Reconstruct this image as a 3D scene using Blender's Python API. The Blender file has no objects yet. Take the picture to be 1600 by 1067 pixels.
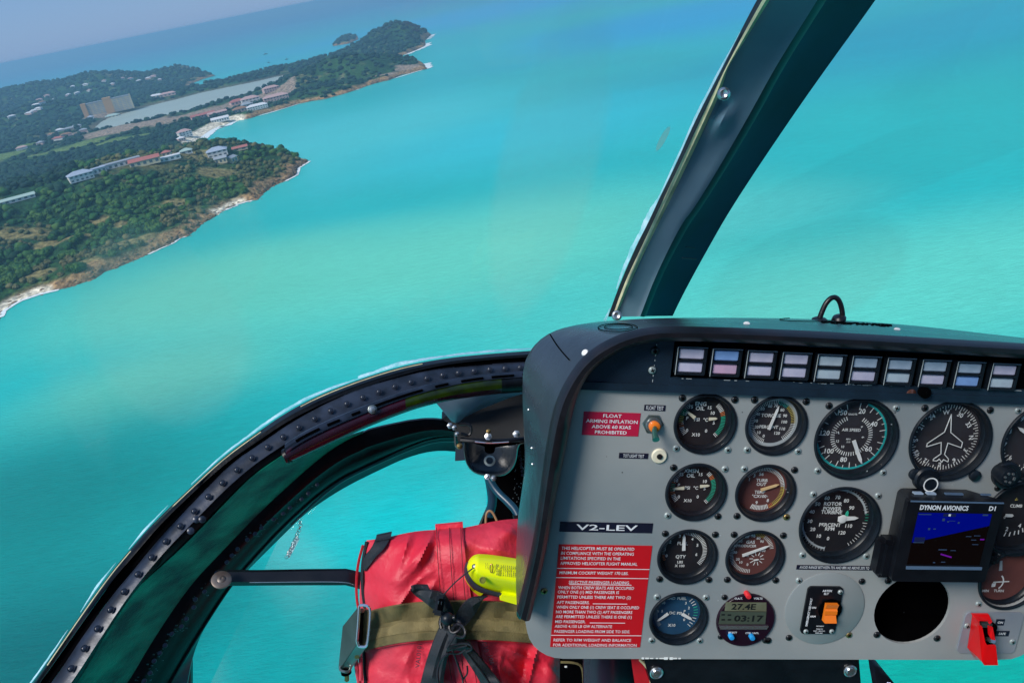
import bpy, bmesh, math, random
import numpy as np
from mathutils import Matrix, Vector
from mathutils.bvhtree import BVHTree
random.seed(7)
rng = np.random.default_rng(11)
SC = bpy.context.scene
COL = SC.collection
R_ = math.radians

# ---------------------------------------------------------------- camera
FPX = 1200.0                      # focal length in pixels of a 1600 wide picture
def rod(r):
    r = np.array(r, float); t = np.linalg.norm(r); k = r / t
    K = np.array([[0, -k[2], k[1]], [k[2], 0, -k[0]], [-k[1], k[0], 0]])
    return np.eye(3) + math.sin(t) * K + (1 - math.cos(t)) * K @ K
RP = rod([0.26786882, 0.08132396, -0.05038232])        # helicopter frame -> camera frame
TP = np.array([171.675, -73.352, -682.656])            # mm
CP = -RP.T @ TP                                        # camera in the helicopter frame (mm)
_u = np.array([-0.196, 0.98, 581.6 / FPX]); _u /= np.linalg.norm(_u)
_f = np.array([0, 0, -1.0]); _y = _f - _u * (_f @ _u); _y /= np.linalg.norm(_y); _x = np.cross(_y, _u)
WC = np.array([_x, _y, _u])                            # camera frame -> world (banked flight)
ALT = 160.0                                            # metres above the sea
cam_d = bpy.data.cameras.new('camera'); cam = bpy.data.objects.new('camera', cam_d); COL.objects.link(cam)
cam.matrix_world = Matrix([list(r) + [0] for r in WC] + [[0, 0, 0, 1]])
cam_d.sensor_width = 36; cam_d.lens = 36 * FPX / 1600
cam_d.clip_start = 0.02; cam_d.clip_end = 120000
cam_d.shift_y = 0.0
SC.camera = cam
# ---------------------------------------------------------------- light
SUN_DIR = Vector((-0.50, -0.42, 0.76)).normalized()
wd = bpy.data.worlds.new("World"); SC.world = wd; wd.use_nodes = True
wn = wd.node_tree.nodes; wl = wd.node_tree.links
sky = wn.new('ShaderNodeTexSky'); sky.sky_type = 'NISHITA'; sky.sun_disc = False
sky.sun_elevation = math.asin(SUN_DIR.z); sky.sun_rotation = math.atan2(SUN_DIR.x, SUN_DIR.y)
sky.altitude = 0; sky.air_density = 1.0; sky.dust_density = 0.4; sky.ozone_density = 3.0
bg = wn['Background']; smx = wn.new('ShaderNodeMix'); smx.data_type = 'RGBA'; smx.inputs[0].default_value = 0.90; smx.inputs[7].default_value = (0.54, 1.12, 2.2, 1)   # thin overcast veil over the clear sky
wl.new(sky.outputs[0], smx.inputs[6]); wl.new(smx.outputs[2], bg.inputs[0]); bg.inputs[1].default_value = 0.10
sl = bpy.data.lights.new('sun', 'SUN'); sun = bpy.data.objects.new('sun', sl); COL.objects.link(sun)
sl.energy = 1.5; sl.angle = R_(22); sl.color = (1.0, 0.95, 0.88)
sun.rotation_euler = SUN_DIR.to_track_quat('Z', 'Y').to_euler()
SC.view_settings.view_transform = 'Standard'; SC.view_settings.look = 'None'
SC.view_settings.exposure = 1.35; SC.view_settings.gamma = 1
SC.cycles.max_bounces = 8; SC.cycles.volume_bounces = 0; SC.cycles.transparent_max_bounces = 12
SC.cycles.use_denoising = True

# ---------------------------------------------------------------- materials
M = {}
def mat(name, col, rough=0.5, metal=0.0, col2=None, nscale=40, bump=0.0, bscale=200, namt=1.0, spec=0.5, coat=0.0, coords='Object', emit=None, stretch=None, bdist=0.001):
    m = bpy.data.materials.new(name); m.use_nodes = True; nt = m.node_tree; N = nt.nodes; L = nt.links
    b = N['Principled BSDF']
    b.inputs['Roughness'].default_value = rough; b.inputs['Metallic'].default_value = metal
    b.inputs['Specular IOR Level'].default_value = spec; b.inputs['Coat Weight'].default_value = coat
    b.inputs['Coat Roughness'].default_value = 0.12
    tc = N.new('ShaderNodeTexCoord'); src = tc.outputs[coords]
    if stretch:
        mp = N.new('ShaderNodeMapping'); mp.inputs['Scale'].default_value = stretch; L.new(src, mp.inputs[0]); src = mp.outputs[0]
    if col2 is None: col2 = tuple(c * 0.82 for c in col)
    no = N.new('ShaderNodeTexNoise'); no.inputs['Scale'].default_value = nscale; no.inputs['Detail'].default_value = 5
    L.new(src, no.inputs['Vector'])
    rp = N.new('ShaderNodeMapRange'); rp.inputs[1].default_value = 0.35; rp.inputs[2].default_value = 0.65; rp.inputs[4].default_value = namt
    L.new(no.outputs[0], rp.inputs[0])
    mx = N.new('ShaderNodeMix'); mx.data_type = 'RGBA'; mx.inputs[6].default_value = (*col, 1); mx.inputs[7].default_value = (*col2, 1)
    L.new(rp.outputs[0], mx.inputs[0]); L.new(mx.outputs[2], b.inputs['Base Color'])
    rr = N.new('ShaderNodeMapRange'); rr.inputs[3].default_value = max(rough - 0.07, 0.02); rr.inputs[4].default_value = min(rough + 0.09, 1)
    L.new(no.outputs[0], rr.inputs[0]); L.new(rr.outputs[0], b.inputs['Roughness'])
    if bump:
        n2 = N.new('ShaderNodeTexNoise'); n2.inputs['Scale'].default_value = bscale; n2.inputs['Detail'].default_value = 4
        L.new(src, n2.inputs['Vector'])
        bp = N.new('ShaderNodeBump'); bp.inputs['Strength'].default_value = bump; bp.inputs['Distance'].default_value = bdist
        L.new(n2.outputs[0], bp.inputs['Height']); L.new(bp.outputs[0], b.inputs['Normal'])
    if emit:
        b.inputs['Emission Color'].default_value = (*emit[:3], 1); b.inputs['Emission Strength'].default_value = emit[3]
    M[name] = m
    return m
mat('panel_grey', (0.34, 0.35, 0.345), 0.36, 0.0, (0.21, 0.245, 0.26), 5, 0.12, 900, bdist=0.0003)
mat('hood_paint', (0.034, 0.047, 0.062), 0.27, 0.0, (0.024, 0.034, 0.046), 14, 0.45, 22, spec=0.6, bdist=0.004)
mat('rim_rubber', (0.006, 0.007, 0.010), 0.34, 0.0, (0.012, 0.010, 0.014), 60, 0.25, 420, bdist=0.0006)
mat('black_paint', (0.004, 0.005, 0.008), 0.32, 0.0, (0.007, 0.008, 0.012), 40, 0.2, 300, spec=0.35, bdist=0.0006)
mat('black_matte', (0.004, 0.005, 0.007), 0.6, 0.0, None, 60)
mat('deep_black', (0.0012, 0.0012, 0.0018), 0.9, 0.0, None, 60, spec=0.02)
mat('bezel_black', (0.005, 0.008, 0.013), 0.36, 0.0, (0.008, 0.013, 0.02), 80, 0.1, 600, spec=0.3)
mat('strip_navy', (0.010, 0.024, 0.044), 0.42, 0.0, (0.006, 0.016, 0.03), 50, 0.2, 500)
mat('dial_black', (0.007, 0.008, 0.012), 0.6, 0.0, (0.012, 0.010, 0.014), 40)
mat('dial_charcoal', (0.035, 0.034, 0.042), 0.5, 0.0, (0.028, 0.024, 0.03), 40)
mat('brown_dial_and_reflection', (0.15, 0.050, 0.044), 0.5, 0.0, (0.105, 0.038, 0.036), 30)  # reflected brown painted as dial colour on two gauges; turn gauge shares it
mat('dial_blue_reflection', (0.016, 0.085, 0.17), 0.5, 0.0, (0.012, 0.055, 0.12), 26)  # blue reflection on the load gauge painted as its dial colour
mat('white_mark', (0.88, 0.90, 0.88), 0.5)
mat('grey_mark', (0.42, 0.47, 0.49), 0.5)
mat('yellow_mark', (0.62, 0.50, 0.12), 0.5)
mat('orange_mark', (0.72, 0.22, 0.08), 0.5)
mat('green_mark', (0.03, 0.50, 0.33), 0.5)
mat('teal_mark', (0.02, 0.42, 0.42), 0.5)
mat('needle_cream', (0.78, 0.72, 0.55), 0.45)
mat('needle_yellow', (0.80, 0.55, 0.28), 0.45)
mat('needle_white', (0.82, 0.83, 0.82), 0.45)
mat('placard_red', (0.55, 0.006, 0.014), 0.42, 0.0, (0.5, 0.004, 0.010), 20)
mat('placard_crimson', (0.50, 0.010, 0.055), 0.42)
mat('placard_navy', (0.008, 0.010, 0.028), 0.35)
mat('placard_white', (0.80, 0.82, 0.86), 0.5)
mat('placard_lilac', (0.55, 0.62, 0.95), 0.5)
mat('steel', (0.52, 0.54, 0.55), 0.28, 0.9, (0.4, 0.42, 0.43), 120)
mat('brass', (0.36, 0.25, 0.10), 0.35, 0.9)
mat('screw_grey', (0.36, 0.41, 0.41), 0.38, 0.35, (0.28, 0.33, 0.33), 200)
mat('dark_screw', (0.03, 0.032, 0.036), 0.3, 0.6)
mat('lens_lilac', (0.54, 0.52, 0.66), 0.35, 0.0, (0.44, 0.43, 0.58), 90)
mat('lens_blue', (0.22, 0.38, 0.72), 0.35, 0.0, (0.18, 0.32, 0.62), 90)
mat('lens_pink', (0.58, 0.36, 0.52), 0.35, 0.0, (0.46, 0.32, 0.46), 90)
mat('lens_pale', (0.45, 0.55, 0.62), 0.35, 0.0, (0.38, 0.46, 0.54), 90)
mat('lens_grey', (0.36, 0.46, 0.58), 0.35, 0.0, (0.28, 0.37, 0.48), 90)
mat('bag_red', (0.66, 0.014, 0.040), 0.50, 0.0, (0.58, 0.050, 0.080), 7, 0.7, 60, spec=0.4, bdist=0.004)
mat('bag_red_dark', (0.52, 0.012, 0.022), 0.4, 0.0, (0.38, 0.010, 0.02), 20, 0.4, 60, bdist=0.003)
mat('stitch', (0.09, 0.012, 0.018), 0.7)
mat('ink', (0.05, 0.012, 0.03), 0.7)
mat('webbing_black', (0.006, 0.009, 0.014), 0.62, 0.0, (0.013, 0.019, 0.027), 500, 0.6, 900, bdist=0.001)
mat('webbing_olive', (0.165, 0.130, 0.048), 0.8, 0.0, (0.115, 0.092, 0.036), 60, 0.7, 700, bdist=0.001)
mat('webbing_olive_light', (0.215, 0.170, 0.070), 0.8, 0.0, (0.155, 0.125, 0.05), 60, 0.7, 700, bdist=0.001)
mat('plb_yellow', (0.86, 0.92, 0.0), 0.32, 0.0, (0.80, 0.86, 0.0), 30)
mat('plb_band', (0.035, 0.03, 0.045), 0.5)
mat('plb_ink', (0.16, 0.18, 0.01), 0.6)
mat('washer_metal', (0.20, 0.17, 0.15), 0.5, 0.6, (0.13, 0.09, 0.07), 90)
mat('buckle_metal', (0.24, 0.28, 0.27), 0.32, 0.85, (0.17, 0.20, 0.195), 30)
mat('buckle_edge', (0.75, 0.76, 0.78), 0.2, 0.9)
mat('frame_black', (0.002, 0.0025, 0.004), 0.34, 0.0, (0.004, 0.005, 0.007), 60, 0.3, 160, spec=0.22, bdist=0.0015)
mat('flange_blue', (0.026, 0.036, 0.062), 0.32, 0.1, (0.008, 0.012, 0.022), 45, 0.3, 70, spec=0.6, bdist=0.0012)
mat('skin_green_sheen', (0.010, 0.30, 0.19), 0.45, 0.0, (0.002, 0.04, 0.035), 18, 0.9, 300, bdist=0.002, stretch=(1, 1.8, 1))  # green sheen on the frame skin painted into its base colour
mat('teal_edge', (0.005, 0.10, 0.10), 0.3, 0.0, None, 60)
mat('rail_maroon', (0.035, 0.004, 0.012), 0.22, 0.0, (0.02, 0.004, 0.010), 60, 0.15, 200)
mat('rail_green_reflection', (0.022, 0.045, 0.0), 0.3, 0.0, (0.006, 0.012, 0.002), 40)  # green reflection along the drip rail painted as a colour band
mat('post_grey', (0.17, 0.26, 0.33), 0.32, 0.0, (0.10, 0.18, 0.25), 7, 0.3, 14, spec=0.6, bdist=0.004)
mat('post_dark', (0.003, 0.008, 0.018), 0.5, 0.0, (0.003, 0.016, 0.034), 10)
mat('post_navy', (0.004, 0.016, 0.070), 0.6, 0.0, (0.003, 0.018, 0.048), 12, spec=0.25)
mat('seal_cream', (0.74, 0.68, 0.40), 0.55, 0.0, (0.50, 0.46, 0.28), 60, 0.5, 300, bdist=0.001)
mat('glare_and_scrap', (0.50, 0.74, 0.82), 0.5, 0.0, (0.20, 0.56, 0.60), 60, 0.7, 200, bdist=0.002)  # pale colour for painted glass-edge glare, also the scrap on the chain
mat('hose_blue', (0.006, 0.045, 0.085), 0.35)
mat('wire_tan', (0.34, 0.21, 0.10), 0.5)
mat('conduit_purple', (0.030, 0.008, 0.022), 0.28, 0.0, (0.008, 0.02, 0.035), 26, stretch=(1, .1, 1))
mat('red_plastic', (0.72, 0.004, 0.006), 0.3, 0.0, (0.62, 0.004, 0.006), 40)
mat('orange_plastic', (0.85, 0.19, 0.01), 0.4)
mat('copper', (0.40, 0.15, 0.10), 0.3, 0.85)
mat('button_red', (0.75, 0.03, 0.04), 0.35)
mat('button_blue', (0.02, 0.33, 0.75), 0.35)
mat('lcd', (0.095, 0.088, 0.05), 0.35, 0.0, (0.16, 0.18, 0.12), 30)
mat('lcd_green', (0.06, 0.075, 0.055), 0.35, 0.0, (0.05, 0.07, 0.055), 30)
mat('lcd_ink', (0.006, 0.007, 0.008), 0.5)
mat('clock_face', (0.016, 0.004, 0.013), 0.3)
mat('screen_blue', (0.0, 0.0, 0.02), 0.35, spec=0.05, emit=(0.0, 0.001, 0.065, 1.0))
mat('screen_brown', (0.002, 0.001, 0.001), 0.5, spec=0.03, emit=(0.0008, 0.0003, 0.0003, 1.0))
mat('screen_mark', (0.02, 0.025, 0.04), 0.3, emit=(0.004, 0.012, 0.028, 1.0))
mat('screen_violet', (0.03, 0.0, 0.05), 0.3, emit=(0.04, 0.002, 0.09, 1.0))
mat('screen_box', (0.0, 0.0, 0.01), 0.3, emit=(0.002, 0.004, 0.02, 1.0))
mat('bar_blue', (0.09, 0.15, 0.24), 0.3)
mat('switch_green', (0.06, 0.20, 0.17), 0.3, 0.6)
mat('plate_grey', (0.26, 0.28, 0.31), 0.38, 0.0, (0.17, 0.19, 0.24), 14)
mat('disc_grey', (0.25, 0.275, 0.28), 0.42, 0.0, (0.22, 0.25, 0.26), 14)
mat('leather_brown', (0.22, 0.07, 0.045), 0.6, 0.0, (0.15, 0.05, 0.03), 12, 0.3, 90, bdist=0.002)
def glass(name, tint=(1, 1, 1), gl=1.0, rough=0.02, ior=1.45):
    m = bpy.data.materials.new(name); m.use_nodes = True; nt = m.node_tree; N = nt.nodes; L = nt.links
    N.remove(N['Principled BSDF'])
    tr = N.new('ShaderNodeBsdfTransparent'); tr.inputs[0].default_value = (*tint, 1)
    g = N.new('ShaderNodeBsdfGlossy'); g.inputs['Roughness'].default_value = rough; g.inputs[0].default_value = (gl, gl, gl, 1)
    fr = N.new('ShaderNodeFresnel'); gb = N.new('ShaderNodeNewGeometry'); mi = N.new('ShaderNodeMapRange'); mi.inputs[3].default_value = ior; mi.inputs[4].default_value = 1 / ior
    L.new(gb.outputs['Backfacing'], mi.inputs[0]); L.new(mi.outputs[0], fr.inputs[0])
    mx = N.new('ShaderNodeMixShader'); L.new(fr.outputs[0], mx.inputs[0]); L.new(tr.outputs[0], mx.inputs[1]); L.new(g.outputs[0], mx.inputs[2])
    L.new(mx.outputs[0], N['Material Output'].inputs[0]); M[name] = m; return m
glass('gauge_glass', (0.97, 0.97, 0.97), 0.6, 0.03, 1.5)
glass('canopy_glass', (0.985, 0.995, 0.995), 0.6, 0.0, 1.28)
def glare_veil(m):      # uneven pale veil painted into the perspex, standing in for glare
    nt = m.node_tree; N = nt.nodes; L = nt.links; out = N['Material Output']; src = out.inputs[0].links[0].from_socket
    df = N.new('ShaderNodeBsdfDiffuse'); df.inputs[0].default_value = (.62, .78, .76, 1); tc = N.new('ShaderNodeTexCoord')
    n1 = N.new('ShaderNodeTexNoise'); n1.inputs['Scale'].default_value = 2.6; n1.inputs['Detail'].default_value = 2; n1.inputs['Distortion'].default_value = 1.2; L.new(tc.outputs['Object'], n1.inputs['Vector'])
    r = N.new('ShaderNodeMapRange'); r.interpolation_type = 'SMOOTHSTEP'; r.inputs[1].default_value = .42; r.inputs[2].default_value = .62; r.inputs[3].default_value = .008; r.inputs[4].default_value = .085; L.new(n1.outputs[0], r.inputs[0])
    mx = N.new('ShaderNodeMixShader'); L.new(r.outputs[0], mx.inputs[0]); L.new(src, mx.inputs[1]); L.new(df.outputs[0], mx.inputs[2]); L.new(mx.outputs[0], out.inputs[0])
M['chin_glass'] = M['canopy_glass'].copy(); glare_veil(M['chin_glass'])
for n_ in M['chin_glass'].node_tree.nodes:
    if n_.type == 'BSDF_GLOSSY': n_.inputs[0].default_value = (.1, .1, .1, 1)

# ---------------------------------------------------------------- mesh builder (units: mm in the helicopter frame)
MP = np.eye(4); MP[:3, :3] = WC @ RP; MP[:3, 3] = WC @ (TP * 0.001)
MPM = Matrix(MP.tolist())
def pz(px, py, z=0.0):
    """point where the sight line of a photo pixel meets the plane z (mm) of the helicopter frame"""
    d = RP.T @ np.array([(px - 800) / FPX, (533.5 - py) / FPX, -1.0]); return CP + d * ((z - CP[2]) / d[2])
def pd(px, py, d):
    """point at depth d (mm) along the sight line of a photo pixel, helicopter frame"""
    return RP.T @ (np.array([(px - 800) / FPX * d, (533.5 - py) / FPX * d, -d]) - TP)
def grid_bvh(G):
    a, b = G.shape[:2]; return BVHTree.FromPolygons([tuple(p) for p in G.reshape(-1, 3)], [(i * b + j, i * b + j + 1, (i + 1) * b + j + 1, (i + 1) * b + j) for i in range(a - 1) for j in range(b - 1)])
def cast(T, G, px, py, strict=False):
    '''first point of a surface met by the sight line of a photo pixel'''
    dr_ = RP.T @ np.array([(px - 800) / FPX, (533.5 - py) / FPX, -1.0]); h = T.ray_cast(Vector(CP), Vector(dr_))
    if h[0] is not None: return np.array(h[0])
    if strict: return None
    P_ = proj(G); i = np.argmin(np.sum((P_ - (px, py)) ** 2, axis=1)); return G.reshape(-1, 3)[i].copy()
def proj(P):
    q = RP @ (P.reshape(-1, 3).T) + TP[:, None]; return np.c_[800 + FPX * q[0] / -q[2], 533.5 - FPX * q[1] / -q[2]]
_tc = {}
def text_geo(s, bold):
    k = (s, bold)
    if k in _tc: return _tc[k]
    cu = bpy.data.curves.new('t', 'FONT'); cu.body = s; cu.size = 1.0; cu.align_x = 'CENTER'; cu.align_y = 'CENTER'
    cu.resolution_u = 2; cu.offset = bold
    ob = bpy.data.objects.new('t', cu); COL.objects.link(ob)
    dg = bpy.context.evaluated_depsgraph_get(); me = bpy.data.meshes.new_from_object(ob.evaluated_get(dg))
    v = np.array([w.co[:] for w in me.vertices]); f = [list(p.vertices) for p in me.polygons]
    bpy.data.objects.remove(ob); bpy.data.curves.remove(cu); bpy.data.meshes.remove(me)
    if len(v): v = v - (v.max(0) + v.min(0)) / 2
    _tc[k] = (v, f); return v, f
def plate_geo(outer, holes, thick):
    cu = bpy.data.curves.new('t', 'CURVE'); cu.dimensions = '2D'; cu.fill_mode = 'BOTH'; cu.extrude = thick / 2
    for lp in [outer] + holes:
        sp = cu.splines.new('POLY'); sp.points.add(len(lp) - 1); sp.use_cyclic_u = True
        for i, p in enumerate(lp): sp.points[i].co = (p[0], p[1], 0, 1)
    ob = bpy.data.objects.new('t', cu); COL.objects.link(ob)
    dg = bpy.context.evaluated_depsgraph_get(); me = bpy.data.meshes.new_from_object(ob.evaluated_get(dg))
    v = np.array([w.co[:] for w in me.vertices]); f = [list(p.vertices) for p in me.polygons]
    bpy.data.objects.remove(ob); bpy.data.curves.remove(cu); bpy.data.meshes.remove(me)
    return v, f
def circ(cx, cy, r, n=40): return [(cx + r * math.cos(2 * math.pi * i / n), cy + r * math.sin(2 * math.pi * i / n)) for i in range(n)]
def rrect(x0, y0, x1, y1, r, n=6):
    out = []
    for cx, cy, a0 in ((x1 - r, y1 - r, 0), (x0 + r, y1 - r, 90), (x0 + r, y0 + r, 180), (x1 - r, y0 + r, 270)):
        for i in range(n + 1):
            a = R_(a0 + 90 * i / n); out.append((cx + r * math.cos(a), cy + r * math.sin(a)))
    return out
def frame_from(n):
    n = np.array(n, float); n /= np.linalg.norm(n)
    a = np.array([0, 1, 0]) if abs(n[1]) < 0.9 else np.array([1, 0, 0])
    x = np.cross(a, n); x /= np.linalg.norm(x); y = np.cross(n, x); return np.array([x, y, n]).T
def resample(p, n, smooth=2):
    p = np.array(p, float)
    for _ in range(smooth):
        q = [p[0]]
        for a, b in zip(p[:-1], p[1:]): q += [a * .75 + b * .25, a * .25 + b * .75]
        q.append(p[-1]); p = np.array(q)
    d = np.r_[0, np.cumsum(np.linalg.norm(np.diff(p, axis=0), axis=1))]; t = np.linspace(0, d[-1], n)
    return np.array([np.interp(t, d, p[:, i]) for i in range(p.shape[1])]).T
class MB:
    def __init__(s): s.v = []; s.f = []; s.m = []; s.s = []; s.mats = []; s.n = 0
    def add(s, v, f, m, smooth=False):
        v = np.asarray(v, float)
        if len(v) == 0: return s
        if m not in s.mats: s.mats.append(m)
        k = s.mats.index(m); s.v.append(v); s.f += [[i + s.n for i in q] for q in f]; s.m += [k] * len(f); s.s += [smooth] * len(f); s.n += len(v)
        return s
    def text(s, t, x, y, z, h, m='white_mark', rot=0, bold=0.012, fr=None, o=None, wid=None):
        v, f = text_geo(t, bold); v = v.copy()
        if len(v) == 0: return s
        v[:, :2] *= h / 0.72
        if wid: v[:, 0] *= wid / max(v[:, 0].max() - v[:, 0].min(), 1e-6)
        a = R_(rot); c, sn = math.cos(a), math.sin(a)
        w = np.c_[v[:, 0] * c - v[:, 1] * sn + x, v[:, 0] * sn + v[:, 1] * c + y, np.full(len(v), z)]
        if fr is not None: w = (fr @ np.c_[w[:, 0], w[:, 1], w[:, 2]].T).T + o
        return s.add(w, f, m)
    def plate(s, outer, z0, z1, m, holes=[]):
        v, f = plate_geo(outer, holes, abs(z1 - z0)); v[:, 2] += (z0 + z1) / 2; return s.add(v, f, m)
    def prism(s, pts, z0, z1, m):     # convex outline in the xy plane
        n = len(pts); v = [(p[0], p[1], z0) for p in pts] + [(p[0], p[1], z1) for p in pts]
        f = [[i, (i + 1) % n, (i + 1) % n + n, i + n] for i in range(n)] + [list(range(n))[::-1], list(range(n, 2 * n))]
        return s.add(v, f, m)
    def box(s, c, d, m, fr=None, bev=0.0):
        bm = bmesh.new(); bmesh.ops.create_cube(bm, size=1)
        for q in bm.verts: q.co = Vector((q.co.x * d[0], q.co.y * d[1], q.co.z * d[2]))
        if bev: bmesh.ops.bevel(bm, geom=list(bm.edges), offset=bev, segments=2, affect='EDGES')
        bm.verts.index_update(); v = np.array([q.co[:] for q in bm.verts]); f = [[w.index for w in p.verts] for p in bm.faces]; bm.free()
        if fr is not None: v = (fr @ v.T).T
        return s.add(v + np.array(c), f, m, False)
    def lathe(s, prof, c, m, n=40, fr=None, smooth=True, cap=True):
        ang = np.linspace(0, 2 * math.pi, n, endpoint=False); v = []
        for r, z in prof: v += [(r * math.cos(a), r * math.sin(a), z) for a in ang]
        f = [[j * n + i, j * n + (i + 1) % n, (j + 1) * n + (i + 1) % n, (j + 1) * n + i] for j in range(len(prof) - 1) for i in range(n)]
        if cap and prof[-1][0] > 0.01: f.append([(len(prof) - 1) * n + i for i in range(n)])
        v = np.array(v)
        if fr is not None: v = (fr @ v.T).T
        return s.add(v + np.array(c), f, m, smooth)
    def tube(s, pts, r, m, n=8, smooth=2, k=None):
        P = resample(pts, k or max(len(pts) * 5, 6), smooth); N = len(P); T = np.gradient(P, axis=0)
        T /= np.linalg.norm(T, axis=1)[:, None]; up = np.array([0, 0, 1.0]); v = []
        if abs(T[0] @ up) > .9: up = np.array([1.0, 0, 0])
        rr = np.full(N, r) if np.isscalar(r) else np.interp(np.linspace(0, 1, N), np.linspace(0, 1, len(r)), r)
        a = np.cross(T[0], up); a /= np.linalg.norm(a)
        for i in range(N):
            a = a - T[i] * (a @ T[i]); a /= np.linalg.norm(a); b = np.cross(T[i], a)
            v += [P[i] + rr[i] * (math.cos(q) * a + math.sin(q) * b) for q in np.linspace(0, 2 * math.pi, n, endpoint=False)]
        f = [[j * n + i, j * n + (i + 1) % n, (j + 1) * n + (i + 1) % n, (j + 1) * n + i] for j in range(N - 1) for i in range(n)]
        f += [list(range(n))[::-1], [(N - 1) * n + i for i in range(n)]]
        return s.add(v, f, m, True)
    def grid(s, G, m, smooth=True, mats=None):
        G = np.asarray(G); a, b = G.shape[:2]
        if mats is None: return s.add(G.reshape(-1, 3), [[i * b + j, i * b + j + 1, (i + 1) * b + j + 1, (i + 1) * b + j] for i in range(a - 1) for j in range(b - 1)], m, smooth)
        for i in range(a - 1): s.grid(G[i:i + 2], mats[i], smooth)
        return s
    def slab(s, G, m, off, smooth=True):
        """closed sheet: grid G plus its copy displaced by vector(s) off, with rims"""
        G = np.asarray(G, float); a, b = G.shape[:2]; H = G + off
        idx = lambda i, j: i * b + j; n = a * b
        f = [[idx(i, j), idx(i, j + 1), idx(i + 1, j + 1), idx(i + 1, j)] for i in range(a - 1) for j in range(b - 1)]
        f += [[q + n for q in w[::-1]] for w in f]
        ed = [idx(0, j) for j in range(b)] + [idx(i, b - 1) for i in range(1, a)] + [idx(a - 1, j) for j in range(b - 2, -1, -1)] + [idx(i, 0) for i in range(a - 2, 0, -1)]
        f += [[ed[k], ed[(k + 1) % len(ed)], ed[(k + 1) % len(ed)] + n, ed[k] + n] for k in range(len(ed))]
        return s.add(np.r_[G.reshape(-1, 3), H.reshape(-1, 3)], f, m, smooth)
    def mesh(s, name, org=(0, 0, 0), scale=0.001, sharp=40):
        me = bpy.data.meshes.new(name); v = (np.concatenate(s.v) - np.array(org)) * scale
        me.from_pydata(v.tolist(), [], s.f); me.polygons.foreach_set('material_index', s.m); me.polygons.foreach_set('use_smooth', s.s)
        for k in s.mats: me.materials.append(M[k])
        me.update()
        if any(s.s): me.set_sharp_from_angle(angle=R_(sharp))
        return me
ORG = {}
def tag(o, label=None, cat=None, group=None, kind=None):
    if label: o['label'] = label
    if cat: o['category'] = cat
    if group: o['group'] = group
    if kind: o['kind'] = kind
    return o
def hthing(name, label, cat, org, group=None):
    o = bpy.data.objects.new(name, None); COL.objects.link(o); o.empty_display_size = 0.01
    o.matrix_world = MPM @ Matrix.Translation(Vector([c * 0.001 for c in org])); ORG[o] = np.array(org, float)
    return tag(o, label, cat, group)
def hpart(name, mb, parent, label=None, loc=None):
    org = ORG[parent] if loc is None else ORG[parent] + np.array(loc)
    o = bpy.data.objects.new(name, mb.mesh(name, org)); COL.objects.link(o); o.parent = parent
    if loc is not None: o.location = Vector(loc) * 0.001
    ORG[o] = org
    if label: o['label'] = label
    return o
def hsolo(name, mb, label, cat, org, group=None):
    o = bpy.data.objects.new(name, mb.mesh(name, org)); COL.objects.link(o)
    o.matrix_world = MPM @ Matrix.Translation(Vector([c * 0.001 for c in org])); ORG[o] = np.array(org, float)
    return tag(o, label, cat, group)
_sm = {}
def screw(parent, x, y, z=0.0, kind='steel', r=3.3, fr=None, name='screw'):
    kind = 'screw_grey' if kind == 'steel' else kind; k = (kind, r)
    if k not in _sm:
        b = MB(); b.lathe([(r, 0), (r, .5), (r * .86, 1.1), (r * .55, 1.6), (0.01, 1.8)], (0, 0, 0), kind, 16)
        dk = 'deep_black'
        b.box((0, 0, 1.72), (r * 1.0, r * .26, .5), dk).box((0, 0, 1.725), (r * .26, r * 1.0, .5), dk)
        _sm[k] = b.mesh('screw')
    o = bpy.data.objects.new(name, _sm[k]); COL.objects.link(o); o.parent = parent
    p = (np.array([x, y, z]) - ORG[parent]) * 0.001
    F = frame_from((0, 0, 1)) if fr is None else fr
    a = random.uniform(0, 1.5); F = F @ np.array([[math.cos(a), -math.sin(a), 0], [math.sin(a), math.cos(a), 0], [0, 0, 1]])
    mt = np.eye(4); mt[:3, :3] = F; mt[:3, 3] = p; o.matrix_local = Matrix(mt.tolist())
    return o
# ================================================================ instrument panel
# gauge centres (mm in the panel plane)
CX = {'a': 0.0, 'b': 65.4, 'c': 142.4, 'd': 232.5, 'e': 322.0}
HS = [(0, 0, 28.7), (65.4, .5, 28.7), (0, -66.3, 28.7), (65.4, -65.6, 28.7), (0, -132.5, 28.7), (65.4, -132.2, 28.7), (-.4, -199, 28.7), (65.4, -199, 28.7),
      (142.4, -10.4, 39.7), (142.4, -97, 39.7), (232.5, -9.5, 39.7), (232.5, -187, 38.5), (322, -8.8, 39.7), (321, -86.5, 39.7), (326, -153, 29.5)]
pan = hthing('instrument_panel', 'grey metal instrument panel filled with round gauges, under a black hood', 'instrument panel', (130, -244, 0))
out = [(-108, -244), (330, -244)] + [(340 + 38 * math.sin(R_(a)), -206 - 38 * math.cos(R_(a))) for a in range(15, 91, 15)] + [(380, -100), (380, 50), (350, 72), (340, 78), (-56, 78), (-84, 68), (-104, 52), (-118, 32), (-141, -60), (-150, -150), (-147, -206)]
out += [(-108 - 38 * math.cos(R_(a)), -206 - 38 * math.sin(R_(a))) for a in range(12, 90, 13)]
b = MB(); b.plate(out, -3, 0, 'panel_grey', [circ(x, y, r) for x, y, r in HS])
for i in range(9):
    x = -30 + i * 4.6 + random.uniform(-1, 1); b.box((x, -243.2, .15), (random.uniform(2, 5), random.uniform(.8, 2.6), .3), 'white_mark')
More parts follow.
